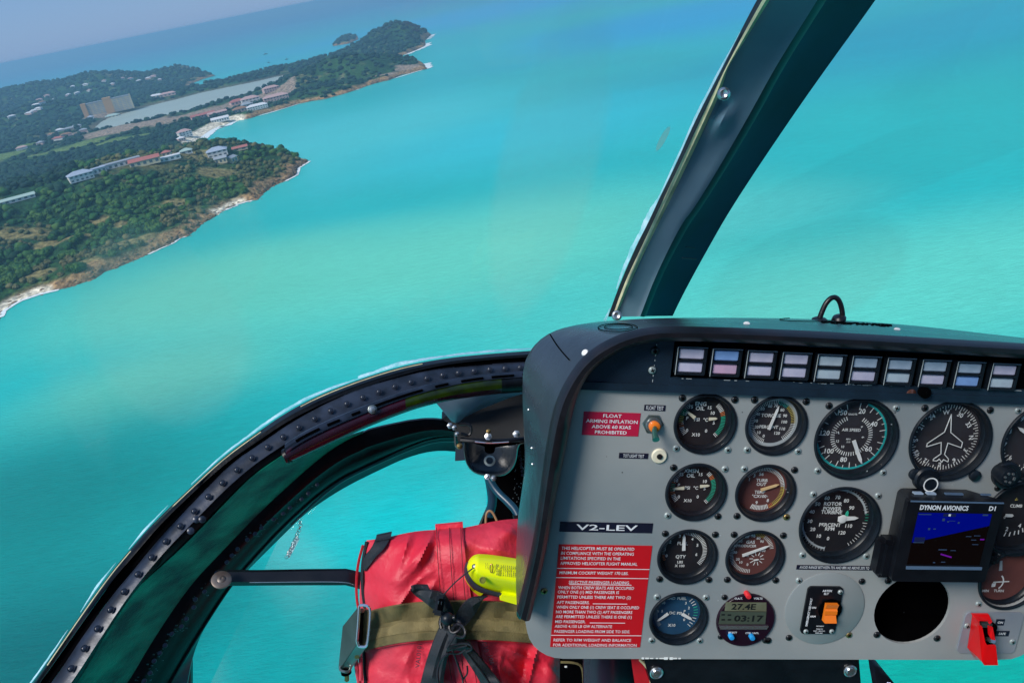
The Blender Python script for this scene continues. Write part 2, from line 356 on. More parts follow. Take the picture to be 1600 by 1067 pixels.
for i in range(40): b.box((random.uniform(-110, 300), random.uniform(-238, 28), .02), (random.uniform(.3, 1.6), random.uniform(.3, 1.4), .12), random.choice(['grey_mark', 'dark_screw', 'grey_mark']))
fp = hpart('face_plate', b, pan)
b = MB(); b.box((130, -98, -62), (466, 270, 4), 'deep_black')
b.box((-104, -98, -32), (3, 270, 56), 'deep_black').box((364, -98, -32), (3, 270, 56), 'deep_black').box((130, 38, -32), (466, 3, 56), 'deep_black').box((130, -234, -32), (466, 3, 56), 'deep_black')
hpart('housing', b, pan)
# ---- annunciator strip across the top
b = MB()
b.prism([(-118, 30), (372, 30), (372, 37), (-118, 37)], .2, 5.5, 'strip_navy')
v0 = [(-116, 37), (-53, 37), (-53, 78), (-68, 76), (-88, 66), (-106, 52)]
b.prism(v0, .2, 3.0, 'strip_navy')
b.prism([(-53, 37), (-38, 37), (-38, 78), (-53, 78)], .2, 4.2, 'strip_navy')
b.prism([(-38, 37), (372, 37), (372, 43.5), (-38, 43.5)], .2, 4.5, 'strip_navy')
b.prism([(-53, 78), (352, 72), (352, 76), (330, 79.5), (-53, 79.5)], .2, 4.5, 'strip_navy')
b.prism([(-38, 43.5), (372, 43.5), (372, 78), (-38, 78)], .2, 1.0, 'deep_black')
for i in range(46):
    x = random.uniform(-40, 285); y = random.choice([43.2, 43.0, 78.6]); b.box((x, y + random.uniform(-.3, .3), 4.6), (random.uniform(1, 6), random.uniform(.2, .6), .3), 'grey_mark')
for i in range(8): b.box((-53.2, 40 + i * 4.6, 4.3), (.5, random.uniform(1, 3.4), .25), 'grey_mark')
st = hpart('annunciator_strip', b, pan)
screw(pan, *pz(1023, 548, 4)[:2], 4.2, 'dark_screw', 3.6); screw(pan, *pz(1019, 578, 4)[:2], 4.2, 'steel', 3.4)
screw(pan, *pz(850, 923, 0)[:2], 0, 'brass', 3.4)
# ---- annunciator lights
LT = [('lens_lilac', 'lens_lilac'), ('lens_blue', 'lens_pink'), ('lens_lilac', 'lens_lilac'), ('lens_lilac', 'lens_lilac'), ('lens_pale', 'lens_pale'),
      ('lens_grey', 'lens_lilac'), ('lens_grey', 'lens_pale'), ('lens_grey', 'lens_lilac'), ('lens_grey', 'lens_blue'), ('lens_lilac', 'lens_pale')]
LL = ['unlit annunciator light with two lilac lenses, nearest the screwed left end of the strip', 'annunciator light with a blue upper lens and a pink lower lens',
      'annunciator light right beside the blue and pink one, two lilac lenses', 'annunciator light above the torque gauge, two pale lilac lenses, fourth from the screws', 'unlit annunciator light with two pale bluish lenses, above the airspeed dial left edge',
      'annunciator light above the middle of the airspeed dial, grey over lilac lens', 'annunciator light left of the copper lamp, grey-blue over pale lens',
      'annunciator light right above and right of the copper lamp, grey over lilac lens', 'annunciator light above the compass with a stronger blue lower lens', 'rightmost annunciator light in the strip, lilac over pale lens']
for i in range(10):
    p = pz(1080 + (1568.5 - 1080) * i / 9 , 564 + (589 - 564) * i / 9, 7); x, y = p[0], p[1]
    t = hthing('annunciator_light', LL[i], 'warning light', (x, y, 1), 'warning lights in the strip on top of the panel')
    b = MB(); W2, H2 = 13.2, 12.6
    b.plate(rrect(x - W2, y - H2, x + W2, y + H2, 1.2, 2), 1, 7.5, 'bezel_black', [rrect(x - W2 + 1.7, y + .9, x + W2 - 1.7, y + H2 - 1.6, .6, 1), rrect(x - W2 + 1.7, y - H2 + 1.6, x + W2 - 1.7, y - .9, .6, 1)])
    fr = hpart('frame', b, t)
    b = MB(); b.plate(rrect(x - W2 - .0, y - H2, x - W2 + .5, y + H2, .2, 1), 7.6, 8.0, 'grey_mark'); b.plate(rrect(x - W2, y + H2 - .5, x + W2, y + H2, .2, 1), 7.6, 8.0, 'bar_blue'); hpart('edge_trim', b, fr)
    for k, yy in ((0, y + 6), (1, y - 6)):
        b = MB(); b.box((x, yy, 3.8), (22.4, 9.2, 4), LT[i][k], bev=.8); hpart('lens', b, t, ('blue lens' if LT[i][k] == 'lens_blue' else 'pink lens') if LT[i][k] in ('lens_blue', 'lens_pink') else None)
# ================================================================ gauges
def gauge(name, label, cx, cy, r, dial, zr=-9.0, sc=None, ring=None, bw=2.8, group='round flight and engine gauges in the panel', zr_front=2.2, flat=False):
    t = hthing(name, label, 'gauge', (cx, cy, 0), group)
    b = MB(); R = r
    b.lathe([(R, -3), (R, 1.2), (R - .7, zr_front), (R - bw + .6, zr_front), (R - bw, zr_front - 1.2), (R - bw - .3, zr + 4), (R - bw - 2.0, zr + 2.2), (R - bw - 2.2, zr - .5)], (cx, cy, 0), 'bezel_black', 64, cap=False)
    hpart('bezel', b, t)
    b = MB(); b.lathe([(0.01, zr), (R - bw - 1.9, zr)], (cx, cy, 0), dial, 64, smooth=False, cap=False)
    if ring: b.lathe([(R - bw - 5.5, zr + .15), (R - bw - 2.3, zr + .15)], (cx, cy, 0), ring, 64, smooth=False, cap=False)
    g = MB(); g.lathe([(0.01, -1.0), (R - bw - .1, -1.0)], (cx, cy, 0), 'gauge_glass', 48, smooth=False, cap=False)
    t['_b'] = 0
    return t, b, g
def fin(t, b, g, cx, cy, half, kinds, needles):
    del t['_b']
    d = hpart('dial', b, t)
    for n_ in needles: hpart('needle', n_, t)
    hpart('cover_glass', g, t)
    for (sx, sy), k in zip(((-1, 1), (1, 1), (-1, -1), (1, -1)), kinds):
        if k: screw(t, cx + sx * half, cy + sy * half, 0, k)
def ticks(b, cx, cy, r0, r1, a0, a1, n, w, m, z, major=0, ml=0, cols=None):
    for i in range(n):
        a = R_(a0 + (a1 - a0) * i / (n - 1)); e = ml if (major and i % major == 0) else 0; rr0 = r0 - e
        F = np.array([[math.cos(a), -math.sin(a), 0], [math.sin(a), math.cos(a), 0], [0, 0, 1]]); w_ = w * .72
        mm = cols(i) if cols else m
        if not mm: continue
        b.box((cx + (rr0 + r1) / 2 * math.cos(a), cy + (rr0 + r1) / 2 * math.sin(a), z), (r1 - rr0, w_, .2), mm, F)
def arc(b, cx, cy, r0, r1, a0, a1, m, z, n=24):
    A = [R_(a0 + (a1 - a0) * i / n) for i in range(n + 1)]
    v = [(cx + r0 * math.cos(a), cy + r0 * math.sin(a), z) for a in A] + [(cx + r1 * math.cos(a), cy + r1 * math.sin(a), z) for a in A]
    b.add(v, [[i, i + 1, n + 2 + i, n + 1 + i] if a1 < a0 else [i + 1, i, n + 1 + i, n + 2 + i] for i in range(n)], m)
def needle(p0, p1, w0, w1, z, m):
    p0 = np.array(p0[:2]); p1 = np.array(p1[:2]); d = p1 - p0; d /= np.linalg.norm(d); q = np.array([-d[1], d[0]])
    pts = [p0 - q * w0 / 2, p0 + q * w0 / 2 , p0 + (p1 - p0) * .82 + q * w1 / 2, p1, p0 + (p1 - p0) * .82 - q * w1 / 2]
    b = MB(); b.prism([tuple(p) for p in pts[::-1]], z, z + .6, m); return b
def crop(x0, y0, s, z): return lambda x, y: pz(x0 + x / s, y0 + y / s, z)
ZD = -9.0; ZT = ZD + .35; ZN = ZD + 2.2
A = crop(1000, 500, 4.85, ZD); B = crop(1250, 500, 4.103, ZD); C = crop(1000, 710, 5.08, ZD); D = crop(1240, 740, 4.444, ZD); E5 = crop(1000, 900, 6.388, ZD)
def texts(b, K, lst, h, m='white_mark', bold=.018):
    for q in lst:
        p = K(q[1], q[2]); b.text(q[0], p[0], p[1], ZT, (q[3] if len(q) > 3 else h) * .96, m, q[4] if len(q) > 4 else 0, bold)
# engine oil
def oil(name, label, cx, cy, K, T, nl, nr, gl, gr, kinds):
    t, b, g = gauge('oil_gauge', label, cx, cy, 28.7, 'dial_black')
    texts(b, K, T, 3.3)
    c = (cx, cy)
    ticks(b, cx, cy, 17.4, 21.4, 222, 132, 20, .75, 'white_mark', ZT, cols=gl)
    ticks(b, cx, cy, 17.4, 21.4, -46, 50, 24, .75, 'white_mark', ZT, cols=gr)
    fin(t, b, g, cx, cy, 23.75, kinds, [needle(K(*nl[0]), K(*nl[1]), 3.2, 2.0, ZN, 'needle_cream'), needle(K(*nr[0]), K(*nr[1]), 3.0, 2.0, ZN, 'needle_cream')])
K4 = ['dark_screw', 'dark_screw', 'steel', 'steel']
oil('oil_gauge', 'round ENG OIL gauge with two cream needles, right of the float test switch', 0, 0, A,
    [("ENG", 461, 634, 4), ("OIL", 455, 667, 4), ("15", 387, 656), ("15", 528, 663), ("10", 340, 708), ("10", 551, 703), ("P", 358, 742), ("PSI", 430, 752), ("°C", 497, 754), ("5", 322, 778), ("5", 558, 777), ("0", 356, 834), ("0", 500, 838), ("X10", 422, 867)],
    ((410, 733), (345, 682)), ((515, 742), (580, 738)), lambda i: 'white_mark' if i < 5 else ('orange_mark' if i < 8 else ('yellow_mark' if i < 12 else ('green_mark' if i < 16 else 'grey_mark'))),
    lambda i: 'white_mark' if i < 2 else ('green_mark' if i < 15 else ('orange_mark' if i < 18 else 'white_mark')), K4)
oil('oil_gauge', 'round XMSN OIL gauge with two cream needles, directly below the engine oil gauge', 0, -66.3, C,
    [("XMSN", 407, 128, 3.8), ("OIL", 402, 165, 3.8), ("15", 330, 156), ("15", 482, 156), ("10", 287, 206), ("10", 515, 211), ("P", 308, 240), ("PSI", 375, 262), ("°C", 442, 262), ("5", 270, 278), ("5", 512, 268), ("0", 307, 333), ("0", 457, 333), ("X10", 377, 363)],
    ((345, 256), (250, 262)), ((470, 243), (547, 236)), lambda i: 'white_mark' if i < 5 else ('orange_mark' if i < 7 else ('green_mark' if i < 12 else ('orange_mark' if i < 13 else 'grey_mark'))),
    lambda i: 'white_mark' if i < 2 else ('green_mark' if i < 18 else ('orange_mark' if i < 21 else 'white_mark')), ['dark_screw', 'steel', 'steel', 'dark_screw'])
# torque
t, b, g = gauge('torque_gauge', 'round TORQUE PERCENT gauge with one long white needle, right of the engine oil gauge', 65.4, .5, 28.7, 'dial_charcoal', ring='grey_mark')
texts(b, A, [("60", 985, 650), ("70", 1030, 648), ("50", 928, 672), ("80", 1077, 680), ("40", 893, 711), ("TORQUE", 992, 724, 3.4), ("90", 1098, 723), ("30", 877, 762), ("100", 1093, 770), ("20", 882, 808), ("PERCENT", 975, 808, 3.2), ("110", 1078, 822), ("10", 900, 850), ("120", 1038, 855), ("0", 936, 877)], 3.0)
ticks(b, 65.4, .5, 17.4, 21.6, 252, -52, 64, .6, 'white_mark', ZT + .05, cols=lambda i: 'white_mark' if i < 36 else ('teal_mark' if i < 42 else ('yellow_mark' if i < 53 else 'white_mark')))
fin(t, b, g, 65.4, .5, 23.75, K4, [needle(A(968, 822), A(1046, 643), 2.6, 2.2, ZN, 'needle_white')])
# airspeed
t, b, g = gauge('airspeed_gauge', 'large AIRSPEED gauge with a green arc and a broad white needle near 70', 142.4, -10.4, 39.7, 'dial_charcoal')
texts(b, B, [("150", 272, 592, 5), ("20", 397, 583, 5), ("KNOTS", 338, 603, 1.9), ("40", 473, 665, 5), ("AIR SPEED", 328, 703, 3.0), ("4", 395, 682, 2.4, -50), ("6", 403, 750, 2.6, -90), ("60", 438, 825, 5), ("80", 278, 892, 5), ("100", 186, 838, 5), ("120", 160, 722, 5), ("12", 240, 775, 2.6), ("10", 273, 810, 2.6), ("14", 240, 718, 2.4), ("MPH", 308, 762, 1.6), ("X10", 308, 780, 1.6)], 4)
c = (142.4, -10.4)
arc(b, *c, 31.6, 33.6, 72, -128, 'teal_mark', ZT); arc(b, *c, 31.6, 33.6, -128, -165, 'teal_mark', ZT - .02)
ticks(b, *c, 26.5, 32, 84, -252, 29, .8, 'white_mark', ZT + .1, cols=lambda i: 'white_mark' if i % 2 == 0 else None)
ticks(b, *c, 29.2, 32, 84, -252, 57, .6, 'white_mark', ZT + .12, cols=lambda i: 'white_mark' if i % 4 == 2 else None)
ticks(b, *c, 16.2, 20, 62, -246, 44, .9, 'white_mark', ZT)
fin(t, b, g, *c, 31.45, ['dark_screw', 'steel', 'steel', 'steel'], [needle(B(336, 765), B(386, 914), 3.6, 3.2, ZN, 'needle_white')])
# heading indicator
t, b, g = gauge('heading_indicator', 'large compass gauge with a white airplane outline and a knob at its foot', 232.5, -9.5, 39.7, 'dial_charcoal')
c = (232.5, -9.5)
texts(b, B, [("W", 937, 590, 4.6, 12), ("30", 1027, 607, 4.6, -22), ("33", 1080, 670, 4.6, -50), ("N", 1096, 752, 4.6, -84), ("3", 1060, 832, 4.6, -114), ("6", 987, 897, 4.6, -144), ("E", 893, 925, 4.6, 186), ("12", 805, 902, 4.6, 156), ("15", 745, 848, 4.6, 126), ("S", 740, 768, 4.6, 96), ("21", 775, 685, 4.6, 66), ("24", 845, 620, 4.6, 36)], 4.6)
ticks(b, *c, 29.6, 32.4, 0, 355, 72, .8, 'white_mark', ZT, major=2, ml=1.8)
PL = [(962, 600), (918, 712), (808, 785), (803, 806), (897, 778), (895, 852), (848, 884), (845, 895), (868, 897), (885, 885), (900, 905), (912, 888), (940, 903), (944, 885), (918, 855), (940, 782), (1025, 812), (1033, 778), (958, 715), (962, 600)]
for p, q in zip(PL[:-1], PL[1:]):
    p = B(*p); q = B(*q); d = (q - p)[:2]; l = np.linalg.norm(d); an = math.atan2(d[1], d[0])
    F = np.array([[math.cos(an), -math.sin(an), 0], [math.sin(an), math.cos(an), 0], [0, 0, 1]])
    b.box(((p[0] + q[0]) / 2, (p[1] + q[1]) / 2, ZD + 2), (l + .7, .75, .3), 'white_mark', F)
fin(t, b, g, *c, 31.45, ['dark_screw', 'dark_screw', None, None], [])
for px, py in ((1428, 740), (1522, 742)):
    b = MB(); p = pz(px, py, 0); b.lathe([(5.5, 0), (5.5, 2.6), (4.5, 3.4), (.01, 3.6)], (p[0], p[1], 0), 'bezel_black', 20); hpart('mounting_lug', b, t)
b = MB(); p = pz(1447, 748, 3); b.lathe([(12, .2), (12, 4), (10.5, 5.5), (.01, 5.6)], (p[0], p[1], 0), 'bezel_black', 28); hpart('mounting_lug', b, t)
k = pz(1452, 755.5, 13)
b = MB(); b.lathe([(4, 0), (4, 9), (7, 9.2), (7, 14), (6.2, 15), (4.2, 15.2), (.01, 14.5)], (k[0], k[1], 0), 'bezel_black', 28)
b.lathe([(5.9, 15.3), (7.1, 15.3)], (k[0], k[1], 0), 'white_mark', 28, cap=False)
hpart('knob', b, t)
# altimeter at the right edge
t, b, g = gauge('altimeter', 'altimeter cut by the right picture edge, beside the compass', 322, -8.8, 39.7, 'dial_charcoal')
c = (322, -8.8)
texts(b, B, [("9", 1424, 632, 5, -10), ("8", 1345, 712, 5), ("7", 1314, 798, 5), ("6", 1347, 880, 5), ("ALT", 1440, 700, 3), ("5", 1440, 930, 5)], 4.6)
ticks(b, *c, 29.6, 32.4, 0, 352.8, 50, .8, 'white_mark', ZT, major=5, ml=2)
fin(t, b, g, *c, 31.45, ['steel', 'dark_screw', None, 'steel'], [needle((322, -8.8), (300, 4), 3, 3, ZN, 'needle_white')])
b = MB(); p = pz(1573, 742, 3); b.lathe([(13.5, .2), (13.5, 4), (12, 5.5), (.01, 5.6)], (p[0], p[1], 0), 'bezel_black', 28); hpart('mounting_lug', b, t)
k = pz(1575, 745, 12); b = MB(); b.lathe([(8, 0), (8.6, 12), (7.8, 14), (.01, 14.2)], (k[0], k[1], 0), 'bezel_black', 28)
for i in range(7): b.lathe([(1.3, 14.1), (1.2, 14.8), (.01, 14.9)], (k[0] + 4.6 * math.cos(i), k[1] + 4.6 * math.sin(i), 0), 'steel', 8)
hpart('knob', b, t)
# turbine outlet temperature
t, b, g = gauge('temperature_gauge', 'round TURB OUT TEMP gauge with a painted brown reflection and an amber needle', 65.4, -65.6, 28.7, 'brown_dial_and_reflection')
c = (65.4, -65.6)
texts(b, C, [("1", 868, 195), ("3", 907, 165), ("56", 963, 153), ("TURB", 967, 203, 3.3), ("OUT", 963, 234, 3.3), ("TEMP", 950, 296, 3.2), ("°CX100", 945, 328, 3.2), ("8", 1013, 362), ("9", 924, 380)], 3.4)
ticks(b, *c, 18, 21.6, 141, -62, 46, .7, 'white_mark', ZT, cols=lambda i: 'white_mark' if i < 30 else ('yellow_mark' if i < 43 else 'orange_mark'))
ticks(b, *c, 17, 21.6, -66, -112, 12, .9, 'white_mark', ZT)
arc(b, *c, 20.8, 21.8, 141, 0, 'grey_mark', ZT - .1); arc(b, *c, 20.8, 21.8, 0, -62, 'yellow_mark', ZT - .1)
fin(t, b, g, *c, 23.75, ['steel', 'dark_screw', 'dark_screw', 'brass'], [needle(C(950, 272), C(1097, 227), 3.0, 2.4, ZN, 'needle_yellow')])
# fuel quantity
t, b, g = gauge('fuel_gauge', 'round black FUEL QTY gauge with a white needle pointing straight up', 0, -132.5, 28.7, 'dial_black')
c = (0, -132.5)
texts(b, C, [("3", 315, 645), ("2", 240, 690), ("1", 200, 750), ("0", 210, 800), ("4", 415, 668), ("5", 455, 717), ("6", 447, 790), ("FUEL", 338, 703, 3.6), ("QTY", 322, 810, 3.6), ("LBS", 318, 850, 2.8), ("X 100", 314, 880, 2.8)], 3.2)
ticks(b, *c, 17.6, 21.6, 95, -38, 30, .8, 'white_mark', ZT, cols=lambda i: 'grey_mark' if i < 4 else 'white_mark')
ticks(b, *c, 19, 21.6, 205, 130, 18, .7, 'grey_mark', ZT, cols=lambda i: 'orange_mark' if i < 4 else 'grey_mark')
fin(t, b, g, *c, 23.75, ['dark_screw'] * 4, [needle(C(341, 750), C(345, 620), 3.2, 2.6, ZN, 'needle_white')])
# gas producer
t, b, g = gauge('turbine_speed_gauge', 'round GAS PRODUCER gauge with a painted brown reflection, long white needle and a small inner dial', 65.4, -132.2, 28.7, 'brown_dial_and_reflection')
c = (65.4, -132.2)
texts(b, C, [("50", 797, 685), ("60", 850, 650), ("70", 899, 645), ("80", 940, 662), ("90", 967, 687), ("GAS", 877, 692, 3.5), ("PRODUCER", 845, 722, 2.8), ("100", 975, 760), ("30", 755, 773), ("40", 757, 722), ("20", 775, 828), ("10", 800, 852), ("0", 852, 870), ("RPM", 835, 800, 2.6)], 2.8)
ticks(b, *c, 17.8, 21.6, -88, -345, 56, .6, 'white_mark', ZT, cols=lambda i: 'white_mark' if i < 40 else ('yellow_mark' if i < 46 else 'white_mark'))
s2 = C(925, 825); ticks(b, s2[0], s2[1], 3.6, 7.2, 0, 324, 10, .8, 'white_mark', ZT)
fin(t, b, g, *c, 23.75, ['dark_screw'] * 4, [needle(C(805, 790), C(1025, 711), 3.0, 2.2, ZN, 'needle_white'), needle(C(897, 832), C(940, 824), 1.6, 1.2, ZD + 1.2, 'needle_white')])
# rotor / power turbine
t, b, g = gauge('rotor_speed_gauge', 'large ROTOR POWER TURBINE gauge with doubled needle, below the airspeed gauge', 142.4, -97, 39.7, 'dial_black', zr=-11.5)
ZD = -11.5; ZT = ZD + .35; ZN = ZD + 2.2; D = crop(1240, 740, 4.444, ZD)
c = (142.4, -97)
texts(b, D, [("60", 232, 167), ("70", 306, 162), ("80", 366, 185), ("50", 167, 208), ("ROTOR", 273, 207), ("POWER", 268, 240), ("TURBINE", 263, 265), ("90", 402, 235), ("40", 127, 262), ("30", 112, 327), ("PERCENT", 252, 353), ("RPM", 250, 380), ("110", 382, 360), ("20", 132, 383), ("120", 335, 407), ("10", 175, 430), ("0", 238, 447)], 3.9)
arc(b, *c, 30.0, 32.0, 262, 12, 'grey_mark', ZT - .1, 60); ticks(b, *c, 30.5, 33.6, 262, -54, 60, .6, 'white_mark', ZT, major=5, ml=1.5, cols=lambda i: 'green_mark' if i in (47, 48, 49) else ('grey_mark' if i < 46 else 'white_mark'))
n1 = needle(D(300, 305), D(442, 297), 5.4, 3.4, ZN, 'needle_white'); n1.lathe([(4.4, ZN + .7), (3.6, ZN + 1), (.01, ZN + 1)], (*D(330, 304)[:2], 0), 'needle_white', 20)
n2 = needle(D(352, 318), D(372, 250), 3.8, 2.4, ZN - 1, 'green_mark')
fin(t, b, g, *c, 31.45, ['steel'] * 4, [n1, n2])
ZD = -9.0; ZT = ZD + .35; ZN = ZD + 2.2
# load / fuel pressure
t, b, g = gauge('load_gauge', 'round LOAD FUEL gauge with a painted blue reflection at the bottom left of the panel', -.4, -199, 28.7, 'dial_blue_reflection')
c = (-.4, -199)
texts(b, E5, [("LOAD", 295, 216, 3.2), ("FUEL", 418, 218, 3.2), ("10", 235, 262), ("5", 220, 345), ("%", 180, 345, 2.4), ("3", 457, 265), ("2", 487, 312), ("P", 445, 345), ("DC", 322, 362, 3.1), ("PSI", 392, 365, 3.1), ("1", 485, 378), ("0", 440, 430), ("X10", 315, 485, 3.2)], 2.9)
ticks(b, *c, 18, 21.6, 222, 150, 20, .5, 'grey_mark', ZT); ticks(b, *c, 17.6, 21.6, -42, 48, 11, .8, 'white_mark', ZT, cols=lambda i: 'green_mark' if 3 < i < 8 else 'white_mark')
fin(t, b, g, *c, 23.75, ['steel'] * 4, [needle(E5(275, 355), E5(165, 432), 3.0, 2.0, ZN, 'needle_white'), needle(E5(415, 360), E5(512, 415), 3.4, 2.6, ZN, 'needle_white')])
# climb and turn gauges right edge
Z8 = crop(1350, 740, 6.39, ZD)
t, b, g = gauge('climb_gauge', 'CLIMB gauge at the right picture edge, half hidden by the screen unit', 321, -86.5, 39.7, 'dial_black')
c = (321, -86.5)
texts(b, Z8, [("CLIMB", 1518, 318, 3.4), ("2", 1425, 548, 4.6), ("4", 1552, 515, 4.6), ("0", 1402, 432, 3)], 4)
for p in ((1405, 600, 75), (1452, 600, 85), (1500, 588, 92), (1540, 580, 100), (1582, 560, 110)):
    q = Z8(p[0], p[1]); a = R_(p[2]); b.box((q[0], q[1], ZT), (4.5, .9, .2), 'white_mark', np.array([[math.cos(a), -math.sin(a), 0], [math.sin(a), math.cos(a), 0], [0, 0, 1]]))
p = Z8(1518, 255); b.text("<", p[0], p[1], ZT, 4, 'yellow_mark', 40)
q0, q1 = Z8(1395, 402), Z8(1475, 405)
fin(t, b, g, *c, 31.45, ['dark_screw', None, None, 'dark_screw'], [needle(q0, q1, 3, 3, ZN, 'needle_white')])
t, b, g = gauge('turn_gauge', 'turn coordinator gauge with a reddish-brown face at the right edge, above the red guarded switch', 326, -153, 32.5, 'brown_dial_and_reflection')
c = (326, -153)
Z9 = crop(1220, 860, 4.21, ZD)
texts(b, Z9, [("MIN", 1345, 262, 3.0), ("TURN", 1432, 262, 3.0)], 3)
for (x0, y0, x1, y1, w) in ((1395, 205, 1500, 200, 1.0), (1385, 225, 1410, 222, 4.0)):
    p, q = Z9(x0, y0), Z9(x1, y1); b.prism([(p[0], p[1] - w / 2), (q[0], q[1] - w / 2), (q[0], q[1] + w / 2), (p[0], p[1] + w / 2)], ZT, ZT + .3, 'white_mark')
p = Z9(1402, 203); arc(b, p[0], p[1], 8.5, 10, 50, -50, 'white_mark', ZT + .4, 12)
b.prism([tuple(Z9(*w)[:2]) for w in ((1432, 130), (1455, 128), (1455, 62), (1440, 66))], ZT, ZT + .2, 'grey_mark')
fin(t, b, g, *c, 26.5, [None, None, 'steel', 'steel'], [])
# OAT clock
cx, cy = 65.4, -199
t = hthing('clock_thermometer', 'round purple-black clock and thermometer with LCD digits, blue and red buttons', 'clock', (cx, cy, 0))
FZ = crop(1000, 900, 6.388, 3.0)
b = MB(); b.lathe([(28.5, -2), (28.5, 2), (28, 2.6), (.01, 2.6)], (cx, cy, 0), 'clock_face', 64)
for T in (("O.A.T.", 985, 222, 2.1), ("VOLTS", 1180, 222, 2.1), ("SELECT", 925, 562, 1.9), ("CTRL / INTL", 1120, 567, 1.8)):
    p = FZ(T[1], T[2]); b.text(T[0], p[0], p[1], 2.8, T[3], 'placard_white', 0, .03)
hpart('face', b, t)
b = MB()
def quad(K, pts, z): return [tuple(K(*w)[:2]) for w in pts]
b.prism(quad(FZ, [(845, 345), (1262, 350), (1262, 262), (860, 258)], 3), 2.7, 3.0, 'lcd'); b.prism(quad(FZ, [(783, 478), (1250, 478), (1262, 356), (808, 350)], 3), 2.7, 3.0, 'lcd_green')
b.text("27.4E", *FZ(1035, 303)[:2], 3.1, 6.2, 'lcd_ink', 0, .03, wid=24); b.text("03:17", *FZ(1085, 420)[:2], 3.1, 6.6, 'lcd_ink', 0, .03, wid=29)
for q in ((830, 382), (830, 432), (892, 385), (892, 432)): p = FZ(*q); b.box((p[0], p[1], 3.1), (3.4, 1.6, .1), 'lcd_ink')
hpart('display', b, t)
b = MB(); b.prism(quad(FZ, [(798, 522), (1262, 522), (1280, 492), (785, 490)], 3), 2.7, 4.2, 'buckle_edge'); hpart('silver_bar', b, t)
for q, mm in (((1087, 205), 'button_red'), ((918, 615), 'button_blue'), ((1125, 620), 'button_blue')):
    p = crop(1000, 900, 6.388, 7)(*q); b = MB(); b.lathe([(2.6, 0), (2.6, 6.5), (2.2, 7.4), (.01, 7.6)], (p[0], p[1], 0), mm, 18); hpart('button', b, t, 'red button' if mm == 'button_red' else 'blue button')
screw(t, *pz(1132, 932.5)[:2], 0, 'dark_screw', 3.0); screw(t, *pz(1126, 994)[:2], 0, 'dark_screw', 3.0); screw(t, *pz(1196, 999.7)[:2], 0, 'dark_screw', 3.4)
# ELT switch disc
cx, cy = 142.6, -186
t = hthing('beacon_switch', 'black ELT switch plate with an orange rocker on a round grey disc', 'switch', (cx, cy, 0))
b = MB(); b.lathe([(39.5, .1), (39.5, 1.0), (38.8, 1.4), (.01, 1.4)], (cx, cy, 0), 'disc_grey', 64); hpart('disc', b, t)
G2 = crop(1220, 900, 9.7, 3.5)
rr = [G2(*q)[:2] for q in ((300, 870), (830, 880), (940, 165), (415, 150))]
x0 = (rr[0][0] + rr[3][0]) / 2; x1 = (rr[1][0] + rr[2][0]) / 2; y0 = rr[0][1]; y1 = rr[2][1]
b = MB(); b.plate(rrect(x0, y0, x1, y1, 4), 1.5, 3.5, 'black_paint')
for T in (("ARTEX", 705, 218, 2.2, 0), ("ELT", 690, 262, 2.2, 0), ("ON", 500, 472, 2.0, 0), ("ARM", 483, 604, 2.0, 0), ("EMERGENCY USE ONLY", 425, 540, 2.1, 90), ("TEST/RESET", 592, 752, 1.1, 0), ("PRESS ON", 585, 795, 1.1, 0), ("WAIT 1 SECOND", 578, 825, 1.1, 0), ("PRESS ARM", 575, 855, 1.1, 0)):
    p = G2(T[1], T[2]); b.text(T[0], p[0], p[1], 3.75, T[3], 'placard_white', T[4], .03)
hpart('switch_plate', b, t)
p = crop(1220, 900, 9.7, 7)(740, 535); b = MB()
b.box((p[0] + 1.5, p[1], 5.0), (17, 21, 3.0), 'deep_black', bev=1.2)
b.lathe([(11.5, 3.6), (11.5, 4.6), (10.5, 5)], (p[0] + 2, p[1], 0), 'deep_black', 30)
hpart('rocker_frame', b, t)
b = MB(); X0, X1 = p[0] - 6, p[0] + 6
pr = [(p[1] + 9.5, 6.5), (p[1] + 9.5, 10.5), (p[1] + 4, 8.8), (p[1] + 2.5, 10), (p[1] - 1.5, 10), (p[1] - 2.5, 8.4), (p[1] - 9, 12.6), (p[1] - 9.5, 6.5)]
b.add([(X0, y, z) for y, z in pr] + [(X1, y, z) for y, z in pr], [[i, (i + 1) % 8, (i + 1) % 8 + 8, i + 8] for i in range(8)] + [list(range(8))[::-1], list(range(8, 16))], 'orange_plastic'); hpart('rocker', b, t)
for q in ((900, 235), (378, 832), (770, 832)): p = G2(*q); screw(t, p[0], p[1], 3.5, 'steel', 2.5)
for px, py, k in ((1247.8, 905.8, 'steel'), (1346.4, 907.5, 'dark_screw'), (1232.4, 995.4, 'dark_screw'), (1326, 991, 'brass')): p = pz(px, py); screw(t, p[0], p[1], 0.2, k)
# empty instrument hole: mounting holes (black plugs)
for px, py in ((1387.7, 906.8), (1370, 991), (1463.9, 996.6), (1200, 1000)):
    p = pz(px, py); screw(pan, p[0], p[1], 0, 'dark_screw', 3.6)
